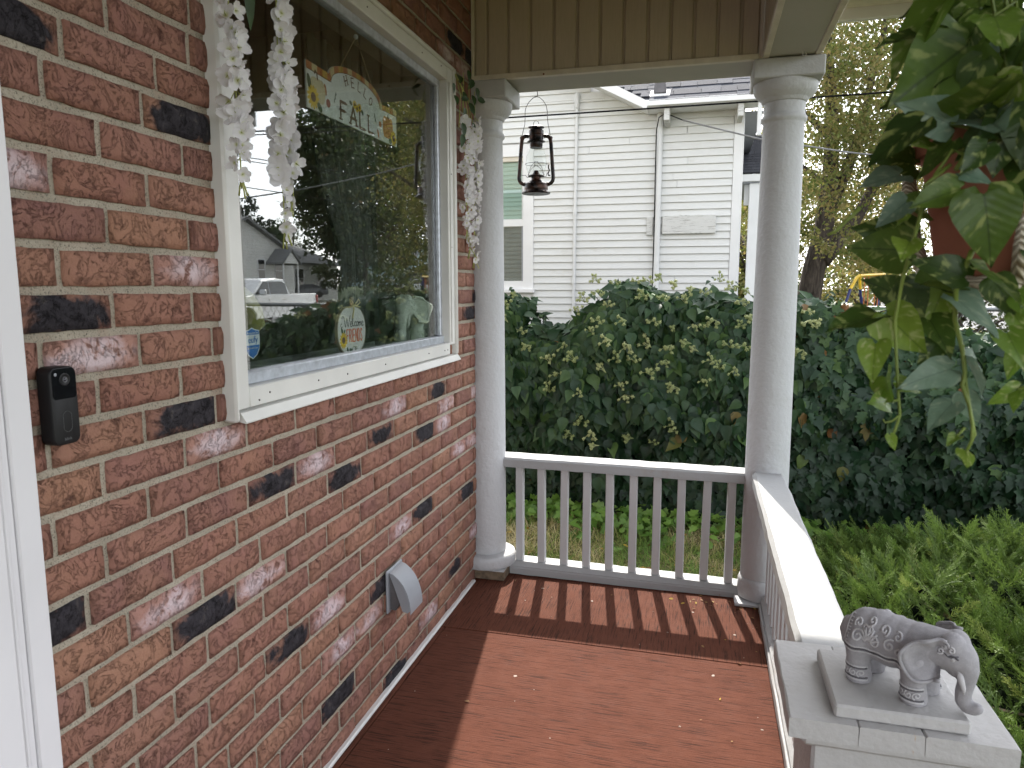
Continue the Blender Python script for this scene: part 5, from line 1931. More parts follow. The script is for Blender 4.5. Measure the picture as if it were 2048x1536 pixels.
garland('long white flower garland over the left casing of the window', [(0.062, 1.392, 2.32, 1.655, 0.0215, 0.018, 0.0)], 0.0262, (0.02, 1.40, 2.32), 61)
garland('longest white flower garland hanging in front of the pane left of the fall sign', [(0.068, 1.556, 2.32, 1.560, 0.024, 0.017, 0.0), (0.058, 1.596, 2.32, 1.635, 0.027, 0.014, 0.0)], 0.0262, (0.02, 1.58, 2.32), 62)
g3 = garland('white flower garland with green leaves between window casing and column', [(0.046, 2.992, 2.305, 1.660, 0.024, 0.020, 0.17), (0.046, 3.118, 2.26, 1.545, 0.024, 0.021, 0.10), (0.044, 3.058, 2.27, 1.590, 0.026, 0.018, 0.16)], 0.0230, (0.02, 2.95, 2.30), 63)
r_ = random.Random(8)
for (u, v) in [(905, 166), (918, 165), (936, 140), (947, 160), (930, 185), (952, 175), (923, 198), (938, 205), (955, 200), (928, 215), (940, 220), (925, 245), (944, 245), (925, 268), (917, 150), (958, 268), (945, 190), (910, 190), (933, 235)]:
    p = at(u, v, x=0.05)
    d_ = Vector((r_.uniform(-0.1, 0.5), r_.uniform(-0.9, 0.9), r_.uniform(-1, 0.2)))
    nn = Vector((1, -0.6, 0.3 + r_.gauss(0, .3)))
    f_ = frames(np.array([d_]), np.array([nn]))[0]
    m_ = Matrix([list(f_[k]) + [p[k]] for k in range(3)] + [[0, 0, 0, 1]]) @ Matrix.Scale(r_.uniform(0.045, 0.06), 4)
    inst('leaf', LEAF_ME, m_, g3)
b = MB()
for (u, v) in [(918, 255), (940, 262), (950, 268), (925, 225)]:
    p0, p1 = at(908, 142, x=0.02), at(u, v, x=0.045)
    b.tube([p0, p0.lerp(p1, 0.4) + Vector((0.02, 0, -0.005)), p1], 0.0018, 'garland_stem', 5)
b.obj('stalk', g3, smooth='all')
p = at(497, 20, x=0.05)
f_ = frames(np.array([[0, 0.12, -1.0]]), np.array([[1, -0.7, 0]]))[0]
inst('leaf', LEAF_ME, Matrix([list(f_[k]) + [(p + Vector((0, 0, 0.06)))[k]] for k in range(3)] + [[0, 0, 0, 1]]) @ Matrix.Diagonal((0.10, 0.045, 0.06, 1)), bpy.data.objects['flower_garland'])

# ------------------------------------------------------------------ signs and ornaments behind the pane
def flatmat(name, col):
    M[name] = plain(name, col, 0.75, nscale=30, namt=0.07, bstr=0)


for nm_, c_ in dict(sign_white=(0.80, 0.82, 0.80), sign_orange=(0.42, 0.13, 0.035), sign_cream=(0.62, 0.50, 0.27), sign_gold=(0.50, 0.30, 0.05), sign_brown=(0.15, 0.075, 0.045), sign_yellow=(0.78, 0.52, 0.03), sign_green=(0.06, 0.10, 0.05),
                    sign_leaf=(0.50, 0.17, 0.05), sign_red=(0.30, 0.06, 0.05), sign_pump=(0.60, 0.28, 0.08), sign_pale=(0.64, 0.55, 0.36), sign_black=(0.03, 0.03, 0.03), sign_coral=(0.72, 0.16, 0.06), sign_grey=(0.72, 0.72, 0.68), twine=(0.30, 0.23, 0.13), raffia=(0.66, 0.58, 0.30),
                    sticker_blue=(0.03, 0.16, 0.50), sticker_white=(0.66, 0.72, 0.76), sign_edge=(0.35, 0.29, 0.20)).items():
    flatmat(nm_, c_)


class Flat:
    """flat printed shapes on a board that faces +x: coordinates are (y, z), each layer a hair prouder"""
    def __init__(s, x):
        s.x, s.b = x, {}

    def poly(s, pts, mat, lift):
        s.b.setdefault('p', MB()).prism(pts, 'x', s.x + lift - 0.0003, s.x + lift, mat)

    def ell(s, c, a, b_, mat, lift, rot=0, n=18):
        s.poly([(c[0] + a * math.cos(t) * math.cos(rot) - b_ * math.sin(t) * math.sin(rot), c[1] + a * math.cos(t) * math.sin(rot) + b_ * math.sin(t) * math.cos(rot)) for t in [2 * PI * i / n for i in range(n)]], mat, lift)

    def line(s, pts, w, mat, lift):
        for i in range(len(pts) - 1):
            p, q = Vector(pts[i]), Vector(pts[i + 1])
            d_ = (q - p)
            if d_.length < 1e-6:
                continue
            d_.normalize()
            n_ = Vector((-d_.y, d_.x)) * w / 2
            e = d_ * w * 0.25
            s.poly([tuple(p - e + n_), tuple(p - e - n_), tuple(q + e - n_), tuple(q + e + n_)], mat, lift + 0.00002 * (i % 2))

    def sunflower(s, c, r, lift, ry=1.0):
        for k in range(13):
            a = 2 * PI * k / 13
            s.ell((c[0] + 0.66 * r * math.cos(a), c[1] + 0.66 * r * ry * math.sin(a)), r * 0.40, r * 0.17, 'sign_yellow', lift + 0.00003 * (k % 2), a, 8)
        s.ell(c, r * 0.42, r * 0.42 * ry, 'sign_brown', lift + 0.0003)

    def done(s, name, parent):
        return s.b['p'].obj(name, parent)


def arc(c, rx, rz, a0, a1, n=10):
    return [(c[0] + rx * math.cos(R(a0 + (a1 - a0) * i / n)), c[1] + rz * math.sin(R(a0 + (a1 - a0) * i / n))) for i in range(n + 1)]


GLY = {  # stroke letters in a unit box
    'H': [[(0, 0), (0, 1)], [(0.6, 0), (0.6, 1)], [(0, .5), (.6, .5)]], 'E': [[(.55, 0), (0, 0), (0, 1), (.55, 1)], [(0, .52), (.42, .52)]], 'L': [[(0, 1), (0, 0), (.55, 0)]],
    'O': [arc((.33, .5), .33, .5, 0, 360, 18)], 'F': [[(0, 0), (0, 1), (.55, 1)], [(0, .52), (.42, .52)]], 'A': [[(0, 0), (.35, 1), (.70, 0)], [(.13, .35), (.57, .35)]],
    'R': [[(0, 0), (0, 1), (.35, 1), (.52, .86), (.52, .66), (.35, .52), (0, .52)], [(.25, .52), (.58, 0)]], 'I': [[(0.05, 0), (0.05, 1)]], 'N': [[(0, 0), (0, 1), (.55, 0), (.55, 1)]],
    'D': [[(0, 0), (0, 1), (.28, 1), (.52, .78), (.55, .5), (.52, .22), (.28, 0), (0, 0)]], 'S': [[(.5, .82), (.4, .97), (.2, 1), (.05, .85), (.07, .65), (.45, .38), (.5, .18), (.38, .02), (.18, 0), (0, .15)]],
    'W': [[(-.25, .75), (-.22, .95), (-.02, .95), (.05, .7), (.16, .05), (.2, 0), (.42, .82), (.5, .1), (.55, 0), (.85, 1.0)]], 'e': [[(0.02, .25), (.32, .32), (.3, .5), (.15, .55), (.02, .35), (.05, .08), (.2, 0), (.38, .12)]],
    'l': [[(0, .2), (.16, .8), (.14, 1.0), (.06, .95), (.03, .2), (.1, 0), (.22, .1)]], 'c': [[(.32, .45), (.2, .55), (.04, .38), (.04, .12), (.18, 0), (.36, .12)]], 'o': [arc((.18, .27), .17, .27, 90, 450, 14)],
    'm': [[(0, .5), (.03, 0)], [(.03, .3), (.15, .52), (.22, .45), (.22, 0)], [(.22, .3), (.35, .52), (.42, .45), (.44, .05), (.52, .05)]]}


def glyph(fl_, ch, org, w, h_, lw, mat, lift, rot=0, serif=0):
    for st in GLY[ch]:
        pts = []
        for x, z in st:
            px_, pz_ = x * w, z * h_
            pts.append((org[0] + px_ * math.cos(rot) - pz_ * math.sin(rot), org[1] + px_ * math.sin(rot) + pz_ * math.cos(rot)))
        fl_.line(pts, lw, mat, lift)
        if serif:
            for e in (pts[0], pts[-1]):
                fl_.line([(e[0] - serif * math.cos(rot), e[1] - serif * math.sin(rot)), (e[0] + serif * math.cos(rot), e[1] + serif * math.sin(rot))], lw * 0.5, mat, lift + 0.00005)


FX = -0.0500
fall = thing('hanging_sign', 'white HELLO FALL sign with pumpkins and striped orange top hanging behind the pane', 'sign', (FX, 2.19, 2.0))
CY = 2.193
def fall_top(off):
    a = [(1.886, 2.044 + off)]
    a += [(2.020 - off * 0.4, 2.040 + off)]
    for i in range(17):
        t = PI - PI * i / 16
        a.append((CY + (0.168 + off * 0.55) * math.cos(t), 2.040 + off * 0.8 + 0.055 * math.sin(t) ** 0.9))
    a += [(2.499, 2.044 + off)]
    return a


pts = [(2.499, 1.938), (1.886, 1.938)] + fall_top(0.022)
b = MB(); b.prism(pts, 'x', FX - 0.005, FX, 'sign_white'); b.obj('board', fall)
F1 = Flat(FX)
ti, to = fall_top(0.0), fall_top(0.022)
cols = ['sign_orange', 'sign_cream', 'sign_orange', 'sign_gold']
def seglist(path, n):
    L_ = [0]
    for i in range(1, len(path)):
        L_.append(L_[-1] + (Vector(path[i]) - Vector(path[i - 1])).length)
    res = []
    for k in range(n + 1):
        t = L_[-1] * k / n
        j = max(i for i in range(len(L_)) if L_[i] <= t + 1e-9)
        j = min(j, len(path) - 2)
        f = (t - L_[j]) / max(1e-9, L_[j + 1] - L_[j])
        res.append(tuple(Vector(path[j]).lerp(Vector(path[j + 1]), f)))
    return res
NS = 44
si, so_ = seglist(ti, NS), seglist(to, NS)
for k in range(NS):
    F1.poly([si[k], si[k + 1], so_[k + 1], so_[k]], cols[(k // 2) % 4], 0.0006)
F1.line(ti, 0.0018, 'sign_brown', 0.0009)
F1.done('striped_border', fall)
F2 = Flat(FX)
x0 = 2.10
for i, ch in enumerate('HELLO'):
    t = R(118 - 17.5 * i)
    c_ = (CY + 0.135 * math.cos(t) * 1.02 - 0.010, 2.000 + 0.060 * math.sin(t))
    glyph(F2, ch, c_, 0.028, 0.028, 0.0042, 'sign_brown', 0.0006, t - R(90) - R(2), 0.004)
ox = 2.080
for ch in 'FALL':
    glyph(F2, ch, (ox, 1.947), 0.062, 0.052, 0.0092, 'sign_brown', 0.0006, 0, 0.0095)
    ox += 0.062 if ch != 'A' else 0.066
F2.done('lettering', fall)
F3 = Flat(FX)
for a in (-0.022, 0.022, -0.011, 0.011, 0):
    F3.ell((1.945 + a, 1.996), 0.022, 0.034, 'sign_pale', 0.0006 + 0.00004 * (1 - abs(a) * 20))
F3.line([(1.945, 2.026), (1.943, 2.042), (1.934, 2.048), (1.929, 2.040)], 0.006, 'sign_brown', 0.0010)
F3.sunflower((1.918, 1.972), 0.032, 0.0011)
F3.ell((1.899, 2.008), 0.010, 0.024, 'sign_green', 0.0009, 0.3)
F3.ell((1.953, 1.951), 0.016, 0.010, 'sign_green', 0.0012, -0.7)
F3.ell((1.990, 2.010), 0.006, 0.017, 'sign_leaf', 0.0006, 0.25)
F3.ell((2.005, 1.975), 0.013, 0.013, 'sign_red', 0.0006, 0, 7)
for q in ((2.165, 2.017, .013), (2.180, 2.008, .012), (2.198, 2.015, .013)):
    F3.sunflower((q[0] + 0.01, q[1] - 0.006), q[2], 0.0007)
F3.ell((2.148, 2.010), 0.010, 0.006, 'sign_green', 0.0006, -0.4)
F3.ell((2.228, 1.998), 0.010, 0.006, 'sign_green', 0.0006, -0.9)
for s_ in (0, 1):
    bx = 2.040 if s_ == 0 else 2.330
    F3.line([(bx, 1.985), (bx + (0.012 if s_ == 0 else -0.012), 2.015)], 0.002, 'sign_green', 0.0006)
    for k in range(5):
        F3.ell((bx + (0.0025 * k + 0.003) * (1 if s_ == 0 else -1), 1.990 + 0.006 * k), 0.005, 0.0018, 'sign_green', 0.0007, 0.7 if k % 2 else 2.4, 8)
F3.ell((2.362, 1.990), 0.011, 0.011, 'sign_leaf', 0.0006, 0, 7)
F3.ell((2.345, 1.955), 0.006, 0.015, 'sign_leaf', 0.0006, 0.4)
for a in (-0.026, 0.026, -0.013, 0.013, 0):
    F3.ell((2.425 + a, 1.990), 0.016, 0.037, 'sign_pump', 0.0006 + 0.00004 * (1 - abs(a) * 20))
for a in (-0.030, -0.014, 0.002, 0.017, 0.030):
    F3.line(arc((2.425, 1.990), a, 0.036, -80, 80, 6), 0.0016, 'sign_orange', 0.0009)
F3.line([(2.425, 2.024), (2.428, 2.036)], 0.007, 'sign_green', 0.0009)
F3.sunflower((2.470, 1.963), 0.026, 0.0011)
F3.ell((2.442, 1.949), 0.012, 0.009, 'sign_green', 0.0013)
F3.done('printed_picture', fall)
b = MB()
HP = Vector((FX + 0.001, 2.195, 2.222))
b.tube([Vector((FX, 2.085, 2.100)), HP], 0.0016, 'twine', 5)
b.tube([Vector((FX, 2.310, 2.090)), HP], 0.0016, 'twine', 5)
b.sphere(HP, 0.008, 'sticker_white', 8, 6)
b.obj('twine', fall)

WX = -0.062
WC = (2.135, 1.2935)
wel = thing('pumpkin_sign', 'small pale pumpkin shaped Welcome FRIENDS sign standing on the inner sill', 'sign', (WX, WC[0], 1.2135))
out = []
for i in range(40):
    t = 2 * PI * i / 40
    c_, s_ = math.cos(t), math.sin(t)
    out.append((WC[0] + 0.098 * math.copysign(abs(c_) ** 0.82, c_), WC[1] + 0.0795 * math.copysign(abs(s_) ** 0.86, s_)))
b = MB(); b.prism(out, 'x', WX - 0.010, WX - 0.0004, 'sign_edge'); b.prism([(WC[0] + (p[0] - WC[0]) * 0.965, WC[1] + (p[1] - WC[1]) * 0.965) for p in out], 'x', WX - 0.0004, WX, 'sign_grey'); b.obj('board', wel)
F4 = Flat(WX)
ox = 2.100
for ch, w_, h_, dx in (('W', 0.050, 0.036, 0.042), ('e', 0.040, 0.030, 0.0155), ('l', 0.042, 0.036, 0.0115), ('c', 0.040, 0.028, 0.0145), ('o', 0.040, 0.028, 0.0155), ('m', 0.040, 0.027, 0.022), ('e', 0.040, 0.028, 0.0)):
    glyph(F4, ch, (ox - 0.020, 1.306), w_, h_, 0.0024, 'sign_black', 0.0006)
    ox += dx
F4.line(arc((2.064, 1.312), 0.006, 0.006, 60, 330), 0.0018, 'sign_black', 0.0006)
ox = 2.097
for ch in 'FRIENDS':
    glyph(F4, ch, (ox, 1.257), 0.0215, 0.040, 0.0042, 'sign_coral', 0.0006)
    ox += 0.008 if ch == 'I' else 0.0175
F4.done('lettering', wel)
F5 = Flat(WX)
F5.sunflower((2.074, 1.264), 0.025, 0.0009, 1.05)
F5.ell((2.066, 1.295), 0.006, 0.011, 'sign_green', 0.0007, 0.5)
F5.ell((2.082, 1.292), 0.004, 0.008, 'sign_green', 0.0007, -0.6)
F5.ell((2.100, 1.232), 0.005, 0.010, 'sign_green', 0.0007, 0.3)
F5.ell((2.122, 1.228), 0.012, 0.008, 'sign_green', 0.0007)
F5.line(arc((2.145, 1.232), 0.012, 0.008, 180, -60) + arc((2.158, 1.234), 0.007, 0.005, 0, 270), 0.0016, 'sign_green', 0.0007)
F5.done('printed_picture', wel)
b = MB()
top = Vector((WX + 0.004, WC[0] + 0.008, 1.373))
for s_ in (-1, 1):
    b.tube([top, top + Vector((0.004, s_ * 0.018, 0.014)), top + Vector((0.002, s_ * 0.030, 0.022)), top + Vector((0.006, s_ * 0.034, 0.010)), top + Vector((0.003, s_ * 0.016, 0.001)), top], 0.0024, 'raffia', 5)
    b.tube([top, top + Vector((0.004, s_ * 0.02, -0.002)), top + Vector((0.002, s_ * 0.042, -0.004))], 0.002, 'raffia', 5)
b.tube([top, top + Vector((0.006, -0.012, -0.015)), top + Vector((0.004, -0.018, -0.04))], 0.0026, 'raffia', 5)
b.box((WX - 0.008, WC[0] + 0.002, 1.372), (WX - 0.002, WC[0] + 0.022, 1.402), 'sign_edge', 0.002)
b.obj('raffia_bow', wel)

# shield sticker on the inside of the pane
SY, SZ = 1.5575, 1.3315
stk = thing('window_sticker', 'blue and white shield sticker in the lower left corner of the pane', 'sticker', (-0.037, SY, 1.256))
def shield(w, top_, z0, z1):
    pts = []
    for f in np.linspace(z0, z1, 9):
        pts.append(f)
    return pts
F6 = Flat(-0.0371)
sh = [(SY, 1.3345), (SY + 0.012, 1.3300), (SY + 0.0305, 1.3265), (SY + 0.0315, 1.300), (SY + 0.029, 1.280), (SY + 0.018, 1.265), (SY, 1.2555), (SY - 0.018, 1.265), (SY - 0.029, 1.280), (SY - 0.0315, 1.300), (SY - 0.0305, 1.3265), (SY - 0.012, 1.3300)]
F6.poly(sh, 'sticker_white', 0.0)
shr = lambda k: [(SY + (y - SY) * k, 1.296 + (z - 1.296) * k) for y, z in sh]
F6.poly([p for p in shr(0.93) if p[1] > 1.315] + [(SY - 0.0292, 1.3165), (SY + 0.0292, 1.3165)][::-1][::-1] if False else [(SY - 0.0285, 1.3165), (SY + 0.0285, 1.3165), (SY + 0.0283, 1.3245), (SY + 0.011, 1.3277), (SY, 1.3317), (SY - 0.011, 1.3277), (SY - 0.0283, 1.3245)], 'sticker_blue', 0.0003)
F6.poly([(SY + 0.0285, 1.2905), (SY - 0.0285, 1.2905), (SY - 0.0268, 1.281), (SY - 0.0165, 1.267), (SY, 1.2582), (SY + 0.0165, 1.267), (SY + 0.0268, 1.281)], 'sticker_blue', 0.0003)
F6.done('shield', stk)
put_text('Protected by', 0.0088, 'sticker_white', -0.0366, SY + 0.001, 1.3208, stk)
put_text('eufy', 0.024, 'sticker_blue', -0.0366, SY + 0.002, 1.3035, stk)
put_text('Built with Care', 0.0068, 'sticker_white', -0.0366, SY, 1.2835, stk)

# cream and olive cloth figure at the left of the sill
M['cloth_cream'] = plain('cream_cloth', (0.62, 0.57, 0.44), 0.9, nscale=60, namt=0.1)
M['cloth_olive'] = plain('olive_velvet', (0.26, 0.25, 0.07), 0.85, nscale=20, namt=0.15)
clo = thing('cloth_figure', 'cream and olive stuffed cloth figure behind the blue sticker', 'ornament', (-0.12, 1.58, 1.213))
MB().lathe([(0.052, 0.0), (0.050, 0.06), (0.042, 0.12), (0.034, 0.17), (0.020, 0.19), (0.004, 0.195)], 'cloth_cream', (-0.125, 1.555, 1.2135), 18).obj('body', clo, smooth='all')
MB().sphere((-0.120, 1.560, 1.425), 0.032, 'cloth_cream', 14, 10, (0.9, 1, 1.05)).obj('head', clo, smooth='all')
b = MB(); b.tube([(-0.10, 1.590, 1.435), (-0.092, 1.610, 1.405), (-0.088, 1.628, 1.370), (-0.088, 1.640, 1.335), (-0.090, 1.640, 1.318)], [0.014, 0.026, 0.032, 0.030, 0.012], 'cloth_olive', 12); b.obj('ear', clo, smooth='all')
b = MB(); b.tube([(-0.12, 1.560, 1.452), (-0.115, 1.577, 1.490), (-0.113, 1.583, 1.520)], [0.010, 0.020, 0.006], 'cloth_cream', 10); b.obj('ear', clo, smooth='all')

# ------------------------------------------------------------------ elephants
def fuse(balls, voxel, smooth_it=8):
    """one continuous skin round a set of balls"""
    b = MB()
    for c, r, sc_ in balls:
        b.sphere((0, 0, 0), r, 'mortar', 14, 10, (1, 1, 1), Matrix.Translation(c) @ Matrix.Diagonal((*sc_, 1)))
    o = bpy.data.objects.new('tmp', b.mesh('tmp'))
    COL.objects.link(o)
    m = o.modifiers.new('r', 'REMESH'); m.mode = 'VOXEL'; m.voxel_size = voxel
    m2 = o.modifiers.new('s', 'SMOOTH'); m2.factor = 0.6; m2.iterations = smooth_it
    dg = bpy.context.evaluated_depsgraph_get()
    me = bpy.data.meshes.new_from_object(o.evaluated_get(dg))
    bpy.data.objects.remove(o)
    me.materials.clear()
    me.polygons.foreach_set('use_smooth', [True] * len(me.polygons))
    return me


def chain(pts, n=5):
    res = []
    for (p, r), (q, r2) in zip(pts[:-1], pts[1:]):
        for i in range(n):
            f = i / n
            res.append((tuple(Vector(p).lerp(Vector(q), f)), r + (r2 - r) * f, (1, 1, 1)))
    res.append((pts[-1][0], pts[-1][1], (1, 1, 1)))
    return res


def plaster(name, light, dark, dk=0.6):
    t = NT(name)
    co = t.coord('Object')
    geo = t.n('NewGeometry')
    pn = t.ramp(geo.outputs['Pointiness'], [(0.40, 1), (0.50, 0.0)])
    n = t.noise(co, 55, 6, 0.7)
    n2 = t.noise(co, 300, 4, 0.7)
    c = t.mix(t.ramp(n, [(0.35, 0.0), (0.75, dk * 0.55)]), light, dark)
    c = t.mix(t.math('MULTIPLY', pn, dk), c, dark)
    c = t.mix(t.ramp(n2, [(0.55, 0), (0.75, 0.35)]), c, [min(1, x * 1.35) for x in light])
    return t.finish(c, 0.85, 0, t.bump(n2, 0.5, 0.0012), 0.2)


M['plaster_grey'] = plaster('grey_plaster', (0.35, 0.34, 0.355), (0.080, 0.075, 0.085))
M['plaster_dark'] = plaster('dark_wash', (0.13, 0.125, 0.135), (0.04, 0.038, 0.042))
M['plaster_relief'] = plaster('plaster_relief', (0.52, 0.51, 0.525), (0.14, 0.135, 0.145), 0.3)
M['verdigris'] = plaster('greenish_plaster', (0.62, 0.68, 0.58), (0.24, 0.27, 0.20))


def elephant(name, label, mtx, mat, relief, dark, trunk_pts, seed):
    e = thing(name, label, 'elephant statue', tuple(mtx.translation))
    balls = []
    balls += [((-0.050, 0, 0.088), 0.048, (1, .98, 1.02)), ((-0.025, 0, 0.090), 0.050, (1, 1, 1.02)), ((0.0, 0, 0.088), 0.051, (1, 1.02, 1)), ((0.025, 0, 0.090), 0.049, (1, 1, 1)), ((0.050, 0, 0.095), 0.046, (1, 1, 1)), ((-0.066, 0, 0.082), 0.040, (1, 1, 1))]
    balls += chain([((0.062, 0, 0.102), 0.040), ((0.100, 0, 0.108), 0.036), ((0.118, 0, 0.104), 0.033)])
    balls += [((0.112, 0.010, 0.124), 0.024, (1, 1, 1)), ((0.112, -0.010, 0.124), 0.024, (1, 1, 1)), ((0.120, 0, 0.085), 0.024, (1, 1, .9))]
    balls += chain([((0.126, 0, 0.100), 0.029)] + trunk_pts, 7)
    for sx in (-1, 1):
        for sy in (-1, 1):
            X, Y = 0.050 * sx - (0.006 if sx < 0 else -0.004), 0.029 * sy
            balls += chain([((X, Y, 0.075), 0.029), ((X, Y, 0.045), 0.0235), ((X + 0.001, Y, 0.028), 0.0235), ((X + 0.003, Y, 0.010), 0.0255), ((X + 0.003, Y, 0.004), 0.0255)], 4)
    balls += chain([((-0.100, 0.0, 0.100), 0.007), ((-0.110, 0.002, 0.075), 0.006), ((-0.104, 0.004, 0.050), 0.006)], 6)
    me = fuse(balls, 0.0026, 10)
    for v in me.vertices:
        if v.co.z < 0.0:
            v.co.z = 0.0
    me.materials.append(M[mat])
    inst('body', me, mtx, e)
    bvh = BVHTree.FromPolygons([v.co.copy() for v in me.vertices], [tuple(p.vertices) for p in me.polygons])
    # ears: cupped ruffled flaps
    for sy in (-1, 1):
        vs, fs = [], []
        na, nr = 22, 6
        for k in range(2):
            for i in range(na + 1):
                a = R(-118 + 236 * i / na)
                for j in range(nr + 1):
                    f = j / nr
                    rad = (0.046 + 0.008 * math.cos(2 * a + 0.6)) * f
                    ex, ez_ = -rad * math.cos(a) * 0.86, rad * math.sin(a) * (1.12 if a < 0 else 0.82)
                    oy = (0.036 if math.cos(a) > 0 else 0.012) * f * (0.35 + 0.65 * abs(math.cos(a))) + 0.012 * f ** 2 - 0.010 * math.sin(PI * f) + 0.0040 * math.sin(a * 5 + 1) * f ** 2 - 0.012 * max(0, f - 0.7) * 3 * (1 if a > 0.3 else 0.1)
                    vs.append((0.088 + ex + 0.004, sy * (0.030 + oy + k * 0.0045), 0.106 + ez_))
        W2 = nr + 1
        N2 = (na + 1) * W2
        for k in range(2):
            for i in range(na):
                for j in range(nr):
                    q = [k * N2 + i * W2 + j, k * N2 + (i + 1) * W2 + j, k * N2 + (i + 1) * W2 + j + 1, k * N2 + i * W2 + j + 1]
                    fs.append(q if k else q[::-1])
        for i in range(na):
            fs.append((i * W2 + nr, (i + 1) * W2 + nr, N2 + (i + 1) * W2 + nr, N2 + i * W2 + nr))
        b = MB().add(vs, fs, mat)
        rim = [Vector(vs[i * W2 + nr]).lerp(Vector(vs[N2 + i * W2 + nr]), 0.5) for i in range(na + 1)]
        b.tube(rim, 0.0036, mat, 8)
        inst('ear', b.mesh('ear', smooth='all'), mtx, e)
        tk = MB(); tk.tube([(0.128, sy * 0.019, 0.086), (0.136, sy * 0.022, 0.070), (0.141, sy * 0.022, 0.056), (0.142, sy * 0.021, 0.046)], [0.0062, 0.006, 0.0045, 0.0015], relief, 8)
        inst('tusk', tk.mesh('tusk', smooth='all'), mtx, e)
        ey_ = MB(); ey_.tube([(0.122 + 0.010 * math.cos(t_), sy * 0.0315, 0.108 + 0.006 * math.sin(t_)) for t_ in [R(20 + 140 * i / 8) for i in range(9)]], 0.0018, dark, 6); ey_.sphere((0.122, sy * 0.0300, 0.1075), 0.0042, relief, 8, 6)
        inst('eye', ey_.mesh('eye', smooth='all'), mtx, e)
    # raised carving laid on the skin
    rl_ = MB()
    dk_ = MB()

    def on(pts, r, mb, m_, sy, lift=0.0006):
        res = []
        for x, z in pts:
            h_, nrm, _, _ = bvh.ray_cast(Vector((x, sy * 0.3, z)), Vector((0, -sy, 0)))
            if h_ is None:
                if len(res) > 1:
                    mb.tube(res, r, m_, 5)
                res = []
                continue
            res.append(h_ + nrm * lift)
        if len(res) > 1:
            mb.tube(res, r, m_, 5)

    def spiral(c, r0, turns, a0, sgn, n=18):
        return [(c[0] + r0 * (1 - 0.85 * i / n) * math.cos(a0 + sgn * turns * 2 * PI * i / n), c[1] + r0 * (1 - 0.85 * i / n) * math.sin(a0 + sgn * turns * 2 * PI * i / n)) for i in range(n + 1)]
    for sy in (-1, 1):
        for zz, rr_, m_ in ((0.0760, 0.0016, relief), (0.0715, 0.0020, dark), (0.0670, 0.0016, relief)):
            on([(-0.082 + 0.125 * i / 20, zz + 0.001 * math.sin(i * 1.2)) for i in range(21)], rr_, rl_ if m_ == relief else dk_, m_, sy)
        on([(-0.079, 0.079 + 0.055 * i / 10) for i in range(11)], 0.0015, rl_, relief, sy)
        for k in range(9):
            on([(-0.0765, 0.081 + 0.0055 * k), (-0.0705, 0.082 + 0.0055 * k)], 0.0012, rl_, relief, sy)
        for c_, r0, tn, a0, sg in (((-0.052, 0.096), .013, 1.4, 0.5, 1), ((-0.018, 0.094), .012, 1.4, 2.6, -1), ((0.012, 0.098), .012, 1.3, 1.0, 1), ((-0.055, 0.118), .009, 1.2, 4, -1), ((-0.002, 0.121), .010, 1.3, 5.0, 1), ((0.024, 0.116), .009, 1.2, 2.0, -1), ((-0.030, 0.128), .008, 1.2, 4.5, 1), ((0.030, 0.090), .008, 1.1, 0, 1)):
            on(spiral(c_, r0, tn, a0, sg), 0.0023, rl_, relief, sy)
        for k in range(7):
            a = R(25 + 130 * k / 6)
            on([(-0.030 + 0.010 * t_ * math.cos(a) * 2.4, 0.088 + 0.012 * t_ * math.sin(a) * 2.4) for t_ in (0.2, 0.5, 0.8, 1.0)], 0.0024, rl_, relief, sy)
        heart = [(-0.034 + 0.0006 * 16 * math.sin(t_) ** 3, 0.112 + 0.0006 * (13 * math.cos(t_) - 5 * math.cos(2 * t_) - 2 * math.cos(3 * t_))) for t_ in [2 * PI * i / 24 for i in range(25)]]
        on(heart, 0.0020, rl_, relief, sy)
        for c_, r0, tn, a0, sg in (((0.106, 0.128), .008, 1.3, 0, 1), ((0.118, 0.124), .006, 1.2, 2, -1), ((0.100, 0.118), .006, 1.2, 4, 1)):
            on(spiral(c_, r0, tn, a0, sg), 0.0019, rl_, relief, sy)
        on([(0.096 + 0.034 * i / 8, 0.116 - 0.004 * i / 8 + 0.003 * math.sin(i)) for i in range(9)], 0.0012, dk_, dark, sy)
        for sx in (-1, 1):
            X = 0.050 * sx - (0.006 if sx < 0 else -0.004)
            for zz, m_, r0 in ((0.0335, relief, .0018), (0.0085, relief, .0020), (0.0300, dark, .0016), (0.0120, dark, .0016)):
                on([(X + 0.002 + 0.0235 * (i - 8) / 8, zz) for i in range(17)], r0, rl_ if m_ == relief else dk_, m_, sy)
            for k in range(3):
                on(spiral((X - 0.012 + 0.014 * k, 0.0210), .0075, 1.3, 2.2 * k, 1 if k % 2 else -1, 14), 0.0014, rl_, relief, sy)
    inst('carved_relief', rl_.mesh('carved_relief', smooth='all'), mtx, e)['kind'] = 'stuff'
    inst('dark_band', dk_.mesh('dark_band', smooth='all'), mtx, e)['kind'] = 'stuff'
    return e


